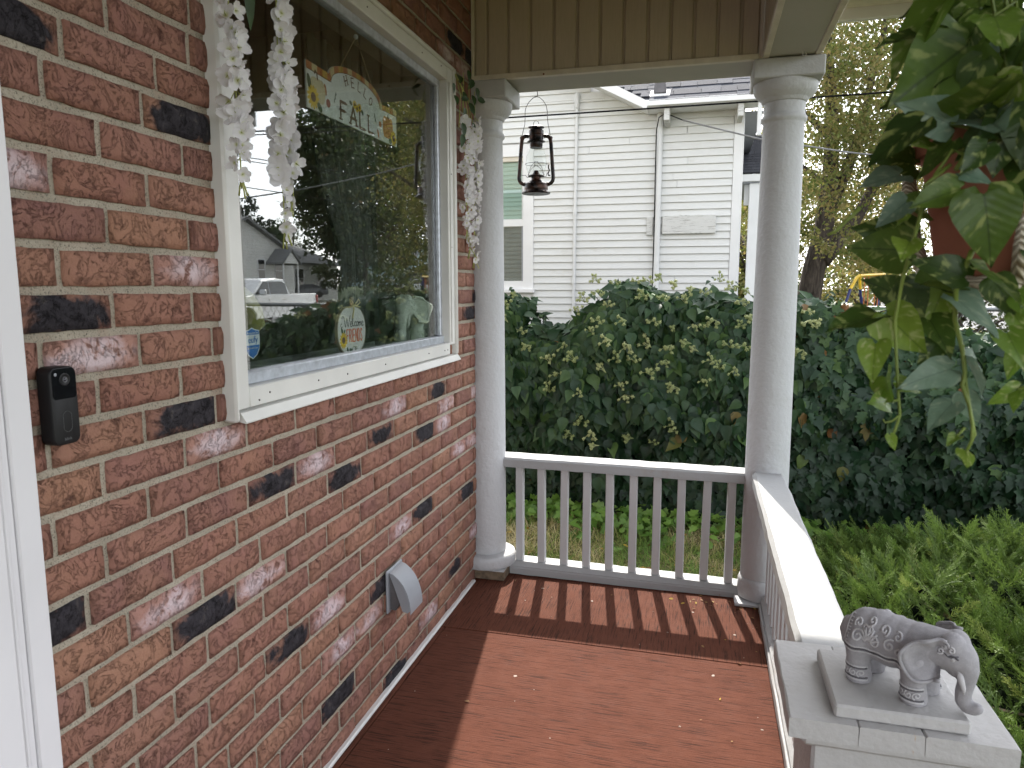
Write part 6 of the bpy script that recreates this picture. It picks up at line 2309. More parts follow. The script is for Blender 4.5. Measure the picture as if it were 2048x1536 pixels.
m_ = Matrix.Translation((1.402, 1.362, 0.7152)) @ Matrix.Rotation(R(-36), 4, 'Z') @ Matrix.Diagonal((0.87, 0.95, 0.93, 1))
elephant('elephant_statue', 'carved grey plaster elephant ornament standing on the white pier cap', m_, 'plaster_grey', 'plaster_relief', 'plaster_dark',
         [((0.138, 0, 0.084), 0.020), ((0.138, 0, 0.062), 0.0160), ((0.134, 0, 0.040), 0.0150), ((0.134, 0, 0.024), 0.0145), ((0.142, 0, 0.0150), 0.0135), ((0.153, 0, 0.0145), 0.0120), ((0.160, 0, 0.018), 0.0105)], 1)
m_ = Matrix.Translation((-0.135, 2.82, 1.2135)) @ Matrix.Rotation(R(-80), 4, 'Z') @ Matrix.Diagonal((1.34, 1.15, 1.30, 1))
elephant('elephant_figurine', 'pale greenish elephant figurine on the inner sill at the right of the pane', m_, 'verdigris', 'verdigris', 'verdigris',
         [((0.144, 0, 0.078), 0.020), ((0.146, 0, 0.055), 0.016), ((0.142, 0, 0.036), 0.014), ((0.146, 0, 0.022), 0.0125), ((0.160, 0, 0.020), 0.011), ((0.168, 0, 0.032), 0.010)], 2)

# ------------------------------------------------------------------ hanging pothos in a macrame sling
def pothos_mat(name, ramp, cream, amt, trans=0.3):
    t = NT(name)
    tc = t.n('TexCoord')
    oi = t.n('ObjectInfo')
    sep = t.n('SeparateXYZ')
    t.l(tc.outputs['Object'], sep.inputs[0])
    x, y = sep.outputs['X'], sep.outputs['Y']
    ay = t.math('ABSOLUTE', y)
    comb = t.n('CombineXYZ')
    t.l(t.math('SUBTRACT', x, t.math('MULTIPLY', ay, 0.9)), comb.inputs[0])
    t.l(t.math('MULTIPLY', y, 0.8), comb.inputs[1])
    t.l(t.math('MULTIPLY', oi.outputs['Random'], 60), comb.inputs[2])
    n = t.noise(comb.outputs[0], 6.0, 2, 0.5, 0.3)
    c = t.ramp(oi.outputs['Random'], ramp)
    c = t.mix(t.ramp(t.noise(tc.outputs['Object'], 5, 3), [(0.3, 0.35), (0.7, 0)]), c, [v_ * 0.5 for v_ in ramp[0][1]])
    m_ = t.ramp(n, [(0.57, 0), (0.67, amt)])
    c = t.mix(m_, c, cream)
    rib = t.ramp(ay, [(0.006, 0.55), (0.02, 0)])
    c = t.mix(rib, c, [v_ * 0.45 for v_ in ramp[0][1]])
    vein = t.math('SINE', t.math('MULTIPLY', t.math('SUBTRACT', x, t.math('MULTIPLY', ay, 0.8)), 52))
    return t.finish(c, 0.42, 0, t.bump(vein, 0.06, 0.008), 0.45, trans)


M['pothos'] = pothos_mat('pothos_variegated', [(0, (0.030, 0.062, 0.013)), (0.5, (0.060, 0.115, 0.019)), (1, (0.115, 0.195, 0.028))], (0.34, 0.40, 0.13), 0.7, 0.38)
M['pothos_bright'] = pothos_mat('pothos_bright', [(0, (0.13, 0.23, 0.03)), (1, (0.21, 0.32, 0.04))], (0.42, 0.46, 0.20), 0.7, 0.4)
M['pothos_pale'] = pothos_mat('pothos_pale', [(0, (0.13, 0.22, 0.15)), (1, (0.20, 0.29, 0.21))], (0.36, 0.42, 0.30), 0.5, 0.3)
M['pothos_stem'] = plain('pothos_stem', (0.20, 0.27, 0.05), 0.5, bstr=0, trans=0.2)
M['terracotta'] = plain('terracotta_pot', (0.33, 0.125, 0.075), 0.75, nscale=10, namt=0.18, bscale=120, bstr=0.2)
M['soil'] = plain('soil', (0.03, 0.02, 0.015), 0.95, nscale=60)


def cord_mat():
    t = NT('cotton_cord')
    co = t.coord('Object')
    w = t.n('TexWave', bands_direction='DIAGONAL')
    w.inputs['Scale'].default_value = 130
    w.inputs['Distortion'].default_value = 1.5
    t.l(co, w.inputs['Vector'])
    c = t.ramp(w.outputs['Fac'], [(0.2, (0.40, 0.34, 0.25)), (0.7, (0.74, 0.68, 0.56))])
    return t.finish(c, 0.9, 0, t.bump(w.outputs['Fac'], 0.8, 0.003), 0.1)


M['cord'] = cord_mat()
M['bead'] = plain('wooden_bead', (0.42, 0.29, 0.16), 0.5, nscale=20, namt=0.2)
STN = [(-0.13, 0.13), (-0.10, 0.27), (-0.02, 0.38), (0.12, 0.435), (0.30, 0.41), (0.50, 0.325), (0.70, 0.205), (0.86, 0.09), (0.95, 0.03), (1.0, 0.002)]
PL = []
for i in range(7):
    r_ = random.Random(300 + i)
    fold, droop, tw, rip = r_.uniform(0.10, 0.5), r_.uniform(-0.1, 0.5), r_.uniform(-0.5, 0.5), r_.uniform(0.02, 0.05)
    vs, fs = [], []
    for k, (x, w_) in enumerate(STN):
        for j in range(-3, 4):
            u_ = j / 3
            xx = max(x, 0.0) if j == 0 else (x if abs(j) > 1 else max(x, -0.03))
            y = u_ * w_
            z = fold * abs(y) ** 1.15 - droop * max(0, xx) ** 2 * 0.6 + tw * y * xx + rip * math.sin(k * 1.7 + j + i) * abs(u_)
            vs.append((xx, y, z))
    for k in range(len(STN) - 1):
        for j in range(6):
            fs.append((k * 7 + j, (k + 1) * 7 + j, (k + 1) * 7 + j + 1, k * 7 + j + 1))
    PL.append({mt: mesh_np('leaf', np.array(vs), np.array(fs), mt, smooth=True) for mt in ('pothos', 'pothos_bright', 'pothos_pale')})
PC = Vector((1.345, 0.82, 0))
plant = thing('hanging_pothos', 'variegated pothos with trailing vines in a terracotta pot at the upper right', 'potted plant', (1.345, 0.82, 1.44))
pm = MB()
pm.lathe([(0.066, 1.443), (0.070, 1.447), (0.090, 1.560), (0.092, 1.562), (0.097, 1.562), (0.099, 1.578), (0.096, 1.580), (0.089, 1.580), (0.087, 1.565)], 'terracotta', (PC.x, PC.y, 0), 40, caps=False)
pm.lathe([(0.001, 1.444), (0.066, 1.4435)], 'terracotta', (PC.x, PC.y, 0), 40, caps=False)
pm.obj('pot', plant, smooth=40)
MB().lathe([(0.0875, 1.566), (0.05, 1.574), (0.001, 1.578)], 'soil', (PC.x, PC.y, 0), 24, caps=False).obj('soil', plant, smooth='all')

# leaf list: stalk end and tip as measured, distance in front of the wall of leaves, relative width, kind
LV = [((1905, -30), (1830, 62), .80, 1.0, 'd'), ((1878, 60), (1751, 80), .78, .45, 'd'), ((1933, 92), (1780, 208), .76, .95, 'm'), ((1897, 246), (1800, 204), .74, .85, 'p'), ((1842, 243), (1727, 328), .72, .95, 'd'),
      ((1858, 280), (1768, 238), .76, .8, 'm'), ((1904, 282), (1826, 362), .74, .95, 'd'), ((1962, 268), (1905, 325), .73, .95, 'd'), ((2016, 250), (1983, 356), .72, .95, 'd'), ((1800, 350), (1720, 369), .80, .75, 'p'),
      ((1923, 345), (1990, 369), .70, .75, 'p'), ((1920, 378), (1818, 412), .71, .85, 'd'), ((1968, 388), (1990, 536), .69, 1.0, 'd'), ((1812, 405), (1752, 452), .78, .85, 'p'), ((1817, 437), (1787, 451), .72, .8, 'b'),
      ((1818, 500), (1690, 496), .76, .95, 'd'), ((1822, 470), (1700, 455), .80, .8, 'd'), ((1819, 484), (1802, 517), .71, .8, 'b'), ((1930, 553), (1830, 508), .70, .75, 'd'), ((1950, 538), (2060, 603), .69, .55, 'd'),
      ((1850, 572), (1980, 592), .73, .5, 'd'), ((1804, 572), (1850, 660), .75, 1.05, 'd'), ((1885, 582), (1850, 664), .78, .95, 'm'), ((1908, 594), (2010, 675), .72, .55, 'p'), ((1756, 632), (1652, 650), .75, .5, 'd'),
      ((1772, 628), (1852, 712), .74, 1.0, 'b'), ((1751, 688), (1743, 764), .73, .85, 'b'), ((1884, 680), (1834, 730), .76, .85, 'm'), ((1902, 738), (1805, 766), .72, .6, 'p'), ((1772, 754), (1776, 800), .74, .75, 'b'),
      ((1794, 764), (1853, 781), .73, .75, 'b'), ((1772, 803), (1745, 804), .73, .6, 'b'), ((1780, 870), (1791, 901), .73, .6, 'b'), ((1904, 808), (1853, 857), .72, .85, 'p'), ((1927, 788), (1958, 853), .74, .75, 'p'),
      ((1930, 718), (1979, 796), .73, .55, 'p'), ((1914, 874), (1893, 889), .72, .7, 'b'), ((1932, 903), (1930, 939), .72, .6, 'b'), ((2037, 776), (1978, 810), .70, .65, 'b'), ((2040, 782), (2025, 824), .70, .6, 'b'),
      ((2014, 666), (2058, 748), .70, .55, 'm'), ((2030, 630), (2070, 690), .72, .8, 'b'), ((2055, 500), (2140, 540), .70, .9, 'm'), ((2040, 590), (2120, 640), .72, .8, 'b'), ((2050, 180), (1990, 260), .74, .9, 'd'),
      ((1960, 30), (1925, 110), .78, .9, 'm'), ((2010, 10), (1960, 90), .82, .9, 'm'), ((2070, 40), (2020, 140), .78, .9, 'd'), ((1985, 130), (1930, 190), .84, .85, 'm'), ((2035, 90), (1985, 175), .86, .9, 'p'), ((2080, 300), (2030, 380), .72, .9, 'd'), ((1990, 200), (1940, 262), .80, .8, 'd'),
      ((1965, 120), (1905, 215), .74, .95, 'd'), ((2045, 150), (1985, 240), .72, 1.0, 'm'), ((1930, 205), (1868, 270), .76, .9, 'd'), ((2060, 215), (2040, 330), .70, 1.0, 'd'), ((1975, 290), (1922, 345), .705, .8, 'm'), ((1890, 170), (1835, 250), .80, .85, 'd'),
      ((1900, 20), (1850, 120), .84, .95, 'd'), ((1955, -20), (1905, 50), .82, .95, 'm'), ((1850, 420), (1790, 395), .79, .8, 'd'), ((1830, 330), (1760, 300), .82, .8, 'd'), ((1795, 590), (1735, 560), .80, .8, 'd'), ((1870, 560), (1905, 640), .78, .85, 'd'), ((1990, 560), (2035, 640), .74, .8, 'm'), ((1860, 640), (1905, 715), .76, .8, 'm'), ((2045, 700), (2010, 760), .73, .8, 'b')]
rl2 = random.Random(77)
stm = MB()
for (b0, t0, dy, wr, kd) in LV:
    yb, yt = dy + rl2.uniform(-0.01, 0.01), dy + rl2.uniform(-0.035, 0.015)
    pb_, pt_ = at(*b0, y=yb), at(*t0, y=yt)
    X = pt_ - pb_
    ln_ = X.length
    view = (CAM - (pb_ + pt_) / 2).normalized()
    nrm = view + Vector((rl2.gauss(0, .35), rl2.gauss(0, .2), 0.35 + rl2.gauss(0, .3)))
    if wr < 0.6:
        nrm = view * 0.55 + Vector((0, 0.2, 0.9))
    f_ = frames(np.array([X]), np.array([nrm]))[0]
    mt = {'d': 'pothos', 'm': 'pothos' if rl2.random() < 0.6 else 'pothos_bright', 'b': 'pothos_bright', 'p': 'pothos_pale'}[kd]
    m_ = Matrix([list(f_[k]) + [pb_[k]] for k in range(3)] + [[0, 0, 0, 1]]) @ Matrix.Diagonal((ln_ / 1.0, ln_ * max(0.75, wr), ln_, 1))
    inst('leaf', PL[rl2.randrange(7)][mt], m_, plant)
# the crown of leaves round the pot rim, also behind and to the right
for k in range(64):
    a = rl2.uniform(0, 2 * PI)
    rad = rl2.uniform(0.05, 0.15)
    z = 1.60 + rl2.uniform(-0.02, 0.17)
    p = PC + Vector((rad * math.cos(a), rad * math.sin(a) * 0.8, z))
    sx_ = 1024 + FPX * (p - CAM).dot(RGT) / (p - CAM).dot(FWD)
    if sx_ < 1890:
        continue
    d_ = Vector((math.cos(a) + rl2.gauss(0, .4), math.sin(a) + rl2.gauss(0, .4), rl2.uniform(-1.0, 0.4)))
    nrm = Vector((math.cos(a) * 0.5, math.sin(a) * 0.5 - 0.4, 0.9)) + Vector((rl2.gauss(0, .3), rl2.gauss(0, .3), 0))
    f_ = frames(np.array([d_]), np.array([nrm]))[0]
    s_ = rl2.uniform(0.055, 0.085)
    m_ = Matrix([list(f_[k2]) + [p[k2]] for k2 in range(3)] + [[0, 0, 0, 1]]) @ Matrix.Diagonal((s_, s_ * 0.95, s_, 1))
    inst('leaf', PL[rl2.randrange(7)][rl2.choice(('pothos', 'pothos', 'pothos', 'pothos_bright', 'pothos_pale'))], m_, plant)
    stm.tube([PC + Vector((0.02 * math.cos(a), 0.02 * math.sin(a), 1.585)), PC + Vector((rad * 0.6 * math.cos(a), rad * 0.5 * math.sin(a), z + 0.02)), p], 0.0016, 'pothos_stem', 5)


def vine(pts, r=0.0020):
    stm.tube([at(u, v, y=y) for u, v, y in pts], [r * (1 - 0.5 * i / len(pts)) for i in range(len(pts))], 'pothos_stem', 6)


vine([(1900, 330, .72), (1850, 370, .71), (1838, 440, .72), (1805, 560, .73), (1790, 640, .735), (1793, 720, .73), (1797, 790, .73), (1800, 830, .73), (1790, 860, .73), (1784, 875, .73)])
vine([(1945, 500, .70), (1912, 580, .71), (1910, 640, .72), (1925, 700, .72), (1930, 745, .72), (1924, 770, .72), (1938, 810, .72), (1945, 850, .72), (1944, 880, .72), (1932, 905, .72)], 0.0023)
vine([(1925, 690, .72), (1932, 770, .725), (1950, 870, .72), (1938, 890, .72)], 0.0016)
vine([(1797, 800, .73), (1780, 803, .73), (1770, 803, .73)], 0.0014)
vine([(1800, 830, .73), (1785, 842, .73), (1770, 845, .73), (1766, 838, .73)], 0.0012)
vine([(1930, 855, .72), (1918, 868, .72), (1912, 875, .72)], 0.0013)
vine([(2100, 700, .70), (2060, 770, .70), (2036, 778, .70)], 0.0016)
vine([(1720, 415, .74), (1695, 440, .74), (1672, 462, .74), (1655, 470, .74)], 0.0022)
vine([(1912, 340, .715), (1930, 310, .72), (1905, 300, .73), (1870, 350, .72), (1860, 380, .71)], 0.0022)
vine([(1902, 248, .74), (1940, 256, .74), (1960, 268, .74)], 0.0018)
stm.obj('vine', plant, smooth='all')

sling = thing('macrame_hanger', 'cream macrame plant hanger with wooden beads round the terracotta pot', 'plant hanger', (1.345, 0.82, 2.34))
cd = MB()
TOP = Vector((1.358, 0.82, 2.352))
base_a = math.atan2(-PC.y, CAM.x - PC.x)
for k in range(4):
    a = base_a + k * PI / 2 + 0.03
    dx, dy = math.cos(a), math.sin(a)
    P_ = lambda r_, z: Vector((PC.x + dx * r_, PC.y + dy * r_, z))
    c_ = MB()
    for s_ in (-1, 1):
        off = Vector((-dy, dx, 0)) * 0.004 * s_
        c_.tube([TOP + off * 0.5, P_(0.03, 2.15) + off, P_(0.075, 1.85) + off, P_(0.104, 1.62) + off * 1.4, P_(0.1045, 1.575) + off * 2.4, P_(0.1005, 1.545) + off], 0.0026, 'cord', 7)
    c_.tube([P_(0.1005, 1.548), P_(0.0985, 1.530), P_(0.0965, 1.516)], [0.006, 0.0085, 0.006], 'cord', 8)
    c_.tube([P_(0.0945, 1.498), P_(0.0880, 1.470), P_(0.0775, 1.442), P_(0.060, 1.434), P_(0.02, 1.428)], [0.0062, 0.0082, 0.0078, 0.0065, 0.005], 'cord', 8)
    c_.obj('cord', sling, smooth='all')
    bd_ = MB(); bd_.sphere(tuple(P_(0.0975, 1.507)), 0.0125, 'bead', 14, 10, (1, 1, 0.85)); bd_.obj('bead', sling, smooth='all')
cd.tube([Vector((PC.x + 0.074 * math.cos(t_), PC.y + 0.074 * math.sin(t_), 1.438 + 0.002 * math.sin(t_ * 14))) for t_ in [2 * PI * i / 40 for i in range(40)]], 0.0075, 'cord', 8, close=True)
cd.obj('knotted_ring', sling, smooth='all')
cd = MB()
cd.tube([TOP + Vector((0, 0, 0.012)), TOP, TOP + Vector((0, 0, -0.05))], [0.003, 0.008, 0.006], 'cord', 8)
cd.obj('top_knot', sling, smooth='all')
# ------------------------------------------------------------------ chain-link fence behind the hedge
M['galv'] = plain('galvanised_steel', (0.28, 0.29, 0.30), 0.45, 0.6, nscale=20, namt=0.1, bstr=0)
M['wirem'] = plain('fence_wire', (0.14, 0.145, 0.15), 0.5, 0.5, bstr=0)
FY = 6.85
fen = thing('chain_link_fence', 'galvanised chain link fence with round top rail behind the hedge at right', 'fence', (1.5, FY, -0.4))
b = MB(); b.tube([(1.5, FY, 1.245), (5, FY, 1.25), (9.6, FY, 1.25)], 0.021, 'galv', 8); b.obj('top_rail', fen, smooth='all')
for x in (1.6, 3.95, 5.9, 8.0, 9.6):
    b = MB(); b.tube([(x, FY + 0.02, gz(x, FY) - 0.1), (x, FY + 0.02, 1.23)], 0.03, 'galv', 8); b.sphere((x, FY + 0.02, 1.29), 0.035, 'galv', 8, 6); b.obj('post', fen, smooth='all')
b = MB()
sp_ = 0.072
x = 0.0
hh = 1.66
while x < 9.8:
    for sg in (1, -1):
        xa, xb = x, x + sg * hh * 0.62
        za, zb_ = -0.42, -0.42 + hh
        def clipx(xa, za, xb, zb_, lo=1.55, hi=9.6):
            t0, t1 = 0.0, 1.0
            d_ = xb - xa
            for lim, sgn in ((lo, 1), (hi, -1)):
                fa, fb = (xa - lim) * sgn, (xb - lim) * sgn
                if fa < 0 and fb < 0:
                    return None
                if fa < 0:
                    t0 = max(t0, fa / (fa - fb))
                elif fb < 0:
                    t1 = min(t1, fa / (fa - fb))
            return (xa + d_ * t0, za + (zb_ - za) * t0, xa + d_ * t1, za + (zb_ - za) * t1) if t1 > t0 else None
        c_ = clipx(xa, za, xb, zb_)
        if c_:
            b.tube([(c_[0], FY - 0.024, c_[1]), (c_[2], FY - 0.024, c_[3])], 0.0024, 'wirem', 3, False)
    x += sp_
b.obj('wire_mesh', fen, kind='stuff')

# ------------------------------------------------------------------ the street that the pane mirrors
M['truck_white'] = plain('white_car_paint', (0.66, 0.68, 0.70), 0.25, bstr=0, namt=0.02, coat=0.6)
M['grey_car'] = plain('dark_grey_car_paint', (0.06, 0.065, 0.075), 0.25, bstr=0, coat=0.6)
M['car_glass'] = plain('car_glass', (0.02, 0.024, 0.028), 0.05, bstr=0)
M['tyre'] = plain('tyre_rubber', (0.018, 0.018, 0.018), 0.8, bstr=0.3)
M['rim'] = plain('wheel_rim', (0.25, 0.25, 0.26), 0.35, 0.8, bstr=0)
M['tail_red'] = plain('tail_lamp', (0.35, 0.02, 0.02), 0.3, bstr=0)


def vehicle(name, label, cat, pos_, yaw, prof, glassp, width, paint_, wheels, wr, bed=None, group=None, arch=True):
    """prof: side outline (x forward, z up); the body is a bevelled loft narrowing towards the roof"""
    t = thing(name, label, cat, tuple(pos_), group)
    m_ = Matrix.Translation(pos_) @ Matrix.Rotation(yaw, 4, 'Z')
    zmax = max(z for _, z in prof)
    def wid(z, k):
        s_ = 1 - 0.16 * max(0, (z - zmax * 0.55) / (zmax * 0.45))
        return width / 2 * s_ * k
    vs, fs = [], []
    n = len(prof)
    for k, inset in ((-1, 0.97), (-1, 1.0), (1, 1.0), (1, 0.97)):
        for x, z in prof:
            e = 0.985 if inset < 1 else 1
            vs.append((x * e, k * (wid(z, 1) - (0.0 if inset < 1 else 0.03)) if inset < 1 else k * (wid(z, 1) - 0.03), z * (e if z > 0.5 else 1)))
    order = [0, 1, 2, 3]
    for a, c_ in zip(order[:-1], order[1:]):
        for i in range(n):
            fs.append((a * n + i, a * n + (i + 1) % n, c_ * n + (i + 1) % n, c_ * n + i))
    fs.append(tuple(range(n)))
    fs.append(tuple(range(3 * n, 4 * n)))
    bm_ = MB().add(vs, fs, paint_)
    me = bm_.mesh('body')
    inst('body', me, m_, t)
    for poly in glassp:
        for k in (-1, 1):
            b = MB()
            vv_ = []
            for dk in (0.0, 0.012):
                for x, z in poly:
                    vv_.append((x, k * (wid(z, 1) + dk - 0.004), z))
            q = len(poly)
            b.add(vv_, [tuple(range(q)), tuple(range(q, 2 * q))] + [(i, (i + 1) % q, q + (i + 1) % q, q + i) for i in range(q)], 'car_glass')
            inst('window', b.mesh('window'), m_, t)
    for x in wheels:
        for k in (-1, 1):
            mm = m_ @ Matrix.Translation((x, k * (width / 2 - 0.10), wr)) @ Matrix.Rotation(R(90), 4, 'X')
            b = MB(); b.lathe([(wr * 0.62, -0.12), (wr * 0.95, -0.12), (wr, -0.08), (wr, 0.08), (wr * 0.95, 0.12), (wr * 0.62, 0.12)], 'tyre', n=24)
            wo2 = inst('wheel', b.mesh('wheel', smooth=40), mm, t)
            b = MB(); b.lathe([(wr * 0.62, -0.10), (wr * 0.55, -0.115), (wr * 0.2, -0.09), (0.001, -0.09)], 'rim', n=16, caps=False); b.lathe([(0.001, 0.09), (wr * 0.2, 0.09), (wr * 0.55, 0.115), (wr * 0.62, 0.10)], 'rim', n=16, caps=False)
            inst('rim', b.mesh('rim', smooth=40), mm, wo2)
            if arch:
                b = MB()
                b.tube([(x + (wr + 0.05) * math.cos(a), k * (width / 2 - 0.01), wr + (wr + 0.05) * math.sin(a)) for a in [R(-10 + 200 * i / 14) for i in range(15)]], 0.045, paint_, 8)
                inst('fender', b.mesh('fender', smooth='all'), m_, t)
    return t, m_


tp_ = Vector((14.6, 22.85, -0.15))
truck, tm = vehicle('pickup_truck', 'white crew cab pickup parked along the street behind the fence', 'pickup truck', tp_, R(-90),
                    [(-2.75, 0.55), (2.35, 0.50), (2.80, 0.60), (2.82, 1.05), (2.55, 1.22), (1.45, 1.30), (0.75, 1.82), (-0.10, 1.90), (-0.62, 1.86), (-0.88, 1.34), (-2.78, 1.34)],
                    [[(1.28, 1.34), (0.70, 1.76), (0.42, 1.78), (0.42, 1.34)], [(0.36, 1.34), (0.36, 1.78), (-0.45, 1.79), (-0.66, 1.70), (-0.74, 1.34)]], 1.95, 'truck_white', (-1.82, 1.80), 0.44)
b = MB(); b.box((-2.70, -0.86, 1.343), (-0.92, 0.86, 1.352), 'tyre'); inst('bed_cover', b.mesh('bed_cover'), tm, truck)
for k in (-1, 1):
    b = MB(); b.box((-2.80, k * 0.90 - 0.07, 0.90), (-2.70, k * 0.90 + 0.07, 1.28), 'tail_red', 0.02); inst('tail_lamp', b.mesh('tail_lamp'), tm, truck)
    b = MB(); b.box((0.98, k * 1.08 - 0.12, 1.30), (1.10, k * 1.08 + 0.12, 1.50), 'truck_white', 0.03); inst('mirror', b.mesh('mirror'), tm, truck)
    for x in (0.55, -0.42):
        b = MB(); b.box((x - 0.14, k * 0.965 - 0.015, 1.12), (x, k * 0.965 + 0.015, 1.16), 'rim', 0.006); inst('door_handle', b.mesh('door_handle'), tm, truck)
b = MB(); b.box((-2.92, -0.9, 0.58), (-2.76, 0.9, 0.80), 'rim', 0.03); inst('bumper', b.mesh('bumper'), tm, truck)
SEDAN = [(-2.2, 0.32), (2.1, 0.30), (2.25, 0.45), (2.22, 0.70), (1.95, 0.82), (1.05, 0.92), (0.35, 1.36), (-0.85, 1.40), (-1.65, 0.98), (-2.2, 0.94), (-2.28, 0.60)]
SED_G = [[(0.95, 0.93), (0.34, 1.30), (-0.20, 1.32), (-0.20, 0.93)], [(-0.26, 0.93), (-0.26, 1.32), (-0.85, 1.32), (-1.45, 0.97)]]
SUV = [(-2.2, 0.40), (2.1, 0.38), (2.25, 0.55), (2.20, 0.95), (1.15, 1.08), (0.60, 1.62), (-1.7, 1.66), (-2.15, 1.05), (-2.25, 0.60)]
SUV_G = [[(1.0, 1.08), (0.55, 1.54), (-0.15, 1.56), (-0.15, 1.08)], [(-0.2, 1.08), (-0.2, 1.56), (-1.5, 1.56), (-1.85, 1.10)]]


def zst(y):
    return -0.05 + 0.010 * max(0, y - 45)


vehicle('parked_car', 'white car parked beside the pavement, mirrored above the elephant figurine', 'car', Vector((34.0, 86.0, 0.75)), R(-22), SUV, SUV_G, 1.8, 'truck_white', (-1.4, 1.4), 0.34, group='cars parked across the street')
vehicle('parked_car', 'dark car behind the white car at the far end of the mirrored street', 'car', Vector((36.5, 90.5, 1.9)), R(-22), SUV, SUV_G, 1.8, 'grey_car', (-1.4, 1.4), 0.34, group='cars parked across the street')
vehicle('parked_car', 'dark low car on the driveway just beyond the pickup bed', 'car', Vector((38.5, 66.5, 0.35)), R(-30), SEDAN, SED_G, 1.8, 'grey_car', (-1.35, 1.35), 0.32, group='cars parked across the street')
MB().prism([(60, -0.10), (78, -0.10), (100, 1.55), (130, 1.75), (130, -0.3), (60, -0.3)], 'x', 33.2, 60, 'lawn').obj('bank', kind='structure')

M['siding_far'] = None
def siding_far():
    t = NT('far_white_siding')
    tc = t.n('TexCoord')
    w = t.n('TexWave', bands_direction='Z', wave_profile='SAW')
    w.inputs['Scale'].default_value = 1.2
    t.l(tc.outputs['Object'], w.inputs['Vector'])
    c = t.ramp(w.outputs['Fac'], [(0.0, (0.42, 0.42, 0.40)), (0.14, (0.66, 0.66, 0.63)), (1, (0.70, 0.70, 0.67))])
    return t.finish(c, 0.7, 0, t.bump(w.outputs['Fac'], 0.5, 0.02), 0.2)


M['siding_far'] = siding_far()
M['siding_blue'] = plain('pale_blue_siding', (0.36, 0.46, 0.52), 0.7)
M['roof_far'] = plain('far_grey_roof', (0.19, 0.195, 0.20), 0.9, nscale=3, namt=0.2)


def far_house(label, x0, x1, y0, y1, zb, ze, zr, wallm, ridge, wins, porch=None, group='houses across the street'):
    h_ = thing('white_house' if wallm == 'siding_far' else 'blue_house', label, 'house', ((x0 + x1) / 2, (y0 + y1) / 2, zb), group)
    w = MB()
    w.box((x0, y0, zb - 0.3), (x1, y1, ze), wallm)
    rf_ = MB()
    o_ = 0.5
    if ridge == 'x':
        ym = (y0 + y1) / 2
        w.prism([(y0, ze), (y1, ze), (ym, zr)], 'x', x0, x1, wallm)
        s_ = (zr - ze) / (ym - y0)
        rf_.prism([(y0 - o_, ze - o_ * s_ + 0.02), (ym, zr + 0.02), (ym, zr + 0.22), (y0 - o_, ze - o_ * s_ + 0.22)], 'x', x0 - 0.5, x1 + .5, 'roof_far')
        rf_.prism([(y1 + o_, ze - o_ * s_ + 0.02), (ym, zr + 0.02), (ym, zr + 0.22), (y1 + o_, ze - o_ * s_ + 0.22)], 'x', x0 - 0.5, x1 + .5, 'roof_far')
    else:
        xm = (x0 + x1) / 2
        w.prism([(x0, ze), (x1, ze), (xm, zr)], 'y', y0, y1, wallm)
        s_ = (zr - ze) / (xm - x0)
        rf_.prism([(x0 - o_, ze - o_ * s_ + 0.02), (xm, zr + 0.02), (xm, zr + 0.22), (x0 - o_, ze - o_ * s_ + 0.22)], 'y', y0 - .5, y1 + .5, 'roof_far')
        rf_.prism([(x1 + o_, ze - o_ * s_ + 0.02), (xm, zr + 0.02), (xm, zr + 0.22), (x1 + o_, ze - o_ * s_ + 0.22)], 'y', y0 - .5, y1 + .5, 'roof_far')
    w.obj('wall', h_)
    rf_.obj('roof', h_)
    for (y, z, wd, ht) in wins:
        b = MB()
        b.box((x0 - 0.06, y - wd / 2 - 0.12, z - 0.12), (x0 + 0.01, y + wd / 2 + 0.12, z + ht + 0.12), 'white_board')
        f_ = b.obj('window', h_)
        MB().box((x0 - 0.075, y - wd / 2, z), (x0 - 0.062, y + wd / 2, z + ht / 2 - 0.03), 'car_glass').box((x0 - 0.075, y - wd / 2, z + ht / 2 + 0.03), (x0 - 0.062, y + wd / 2, z + ht), 'car_glass').obj('pane', f_)
    if porch:
        y, wd, zt = porch
        b = MB()
        b.prism([(y - wd / 2, zt), (y + wd / 2, zt), (y, zt + wd * 0.42)], 'x', x0 - 1.6, x0, wallm)
        for sg in (-1, 1):
            b.prism([(y + sg * (wd / 2 + 0.25), zt - 0.12), (y, zt + wd * 0.42 + 0.05), (y, zt + wd * 0.42 + 0.22), (y + sg * (wd / 2 + 0.25), zt + 0.06)], 'x', x0 - 1.75, x0, 'roof_far')
            b.tube([(x0 - 1.5, y + sg * wd * 0.45, zb), (x0 - 1.5, y + sg * wd * 0.45, zt)], 0.08, 'white_board', 6)
        b.obj('porch', h_)
    return h_


far_house('tall white gabled house mirrored above the pickup truck', 36.5, 48, 46.0, 61.2, 0.0, 4.25, 7.1, 'siding_far', 'x', [(55.9, 2.1, 0.9, 1.7), (58.6, 2.1, 1.2, 1.6), (52.4, 2.1, 0.9, 1.7)], (58.2, 2.6, 3.55))
far_house('low white house with grey roof right of the tall mirrored house', 40, 52, 62.5, 76, 0.0, 3.95, 6.2, 'siding_far', 'y', [(67.8, 1.4, 1.5, 1.9), (72, 1.4, 1.0, 1.6)])
far_house('pale blue gabled house at the far end of the mirrored street', 42, 54, 103, 112, 1.2, 5.2, 8.6, 'siding_blue', 'x', [(107, 2.4, 1.2, 1.6)])
# trees of that street
rt = [((596, 229)), ]
lobes = []
r_ = random.Random(12)
def mirror_pt(u, v, x):
    """where the pane's mirrored line of sight reaches the distance x"""
    d_ = FWD + RGT * ((u - 1024) / FPX) - UPV * ((v - 768) / FPX)
    t = (-0.033 - CAM.x) / d_.x
    p = CAM + d_ * t
    d2 = Vector((-d_.x, d_.y, d_.z))
    return p + d2 * ((x - p.x) / d2.x)


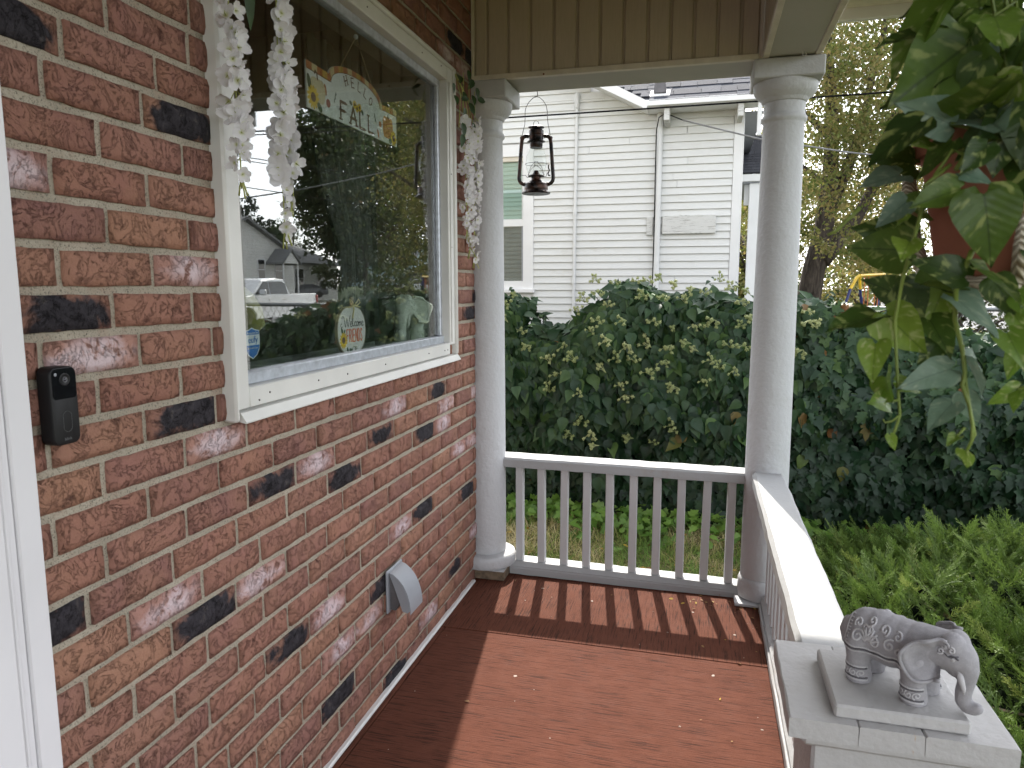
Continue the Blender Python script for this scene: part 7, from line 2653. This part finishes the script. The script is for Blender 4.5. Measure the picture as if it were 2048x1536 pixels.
for (u, v, x, rr_) in [(650, 270, 36, 3.6), (640, 340, 36, 3.4), (650, 420, 36, 3.2), (670, 480, 36, 2.8), (700, 240, 35, 4.0), (700, 320, 33, 4.2), (700, 400, 33, 4.2), (715, 470, 34, 3.4), (730, 530, 35, 2.3), (690, 545, 36, 1.9), (760, 230, 35, 4.2), (760, 310, 34, 4.4), (760, 390, 34, 4.2), (765, 460, 35, 3.4), (790, 520, 37, 2.6), (820, 240, 37, 4.4), (820, 320, 37, 4.4), (825, 400, 38, 4.2), (830, 470, 38, 3.0), (870, 260, 40, 4.4), (870, 350, 41, 4.2), (610, 380, 36, 1.8), (620, 300, 36, 2.2), (740, 170, 36, 4), (660, 200, 37, 3), (830, 170, 38, 4), (650, 550, 36, 1.2), (845, 530, 39, 2.0), (600, 250, 37, 1.6)]:
    lobes.append((tuple(mirror_pt(u, v, x)), rr_ * 0.92))
q = mirror_pt(735, 600, 34.2)
TP_ = Vector((34.2, q.y, -0.1))
tk = [([TP_, TP_ + Vector((0.1, 0, 5)), TP_ + Vector((0, 0.5, 12)), TP_ + Vector((0.5, 1, 21))], 0.36, 0.10)]
for a, z0, z1, ln_ in ((0.4, 4.5, 9, 7), (2.4, 5, 11, 7), (3.6, 6, 12, 8), (5.2, 7, 14, 7), (1.4, 8, 15, 6), (4.4, 4.2, 7, 6)):
    tk.append(([TP_ + Vector((0, 0, z0)), TP_ + Vector((ln_ * .5 * math.cos(a), ln_ * .5 * math.sin(a), (z0 + z1) / 2)), TP_ + Vector((ln_ * math.cos(a), ln_ * math.sin(a), z1))], 0.2, 0.05))
tree('street_tree', 'big dark leafy street tree mirrored in the middle of the pane', 'tree', tk, lobes, 52000, 0.52, 'green_leaf', 71, 'street trees', 0.95, 0.2)
q = mirror_pt(535, 420, 70)
for i, (u, x, hgt) in enumerate(((500, 66, 15), (525, 70, 14), (550, 74, 13))):
    q = mirror_pt(u, 560, x)
    simple_tree(q.x, q.y, hgt, 7, 2600, 0.5, 'pine', 80 + i, 'conifer', ('dark conifer rising behind the roof of the tall mirrored house', 'second dark conifer behind the tall mirrored house', 'dark conifer right of the other two behind the mirrored house')[i], zb=-0.1, group='dark conifers behind the far houses')
q = mirror_pt(560, 560, 60)
simple_tree(q.x - 4, q.y - 2, 11.5, 6, 2600, 0.32, 'green_leaf', 90, 'slender_tree', 'thin pale leafed tree against the mirrored sky above the house', zb=-0.1, low=0.55)
# wires over the street
p0, p1 = mirror_pt(500, 271, 9.5), mirror_pt(870, 253, 9.5)
d_ = p1 - p0
cable('street_cable', [p0 + d_ * f + Vector((0, 0, 0.05 * (f - 0.5) ** 2)) for f in np.linspace(-1.2, 2.2, 24)], 0.014, 'cable_black', 'black overhead street cable mirrored across the upper pane')
for k, v in enumerate((315, 322, 375)):
    p0, p1 = mirror_pt(495, v, 30), mirror_pt(640, v + 22, 30)
    d_ = p1 - p0
    cable('street_cable', [p0 + d_ * f for f in np.linspace(-0.8, 3.0, 12)], 0.03, 'cable_black', ('highest of three thin far street cables mirrored at left', 'middle of three thin far street cables mirrored at left', 'lowest of three thin far street cables mirrored at left')[k])
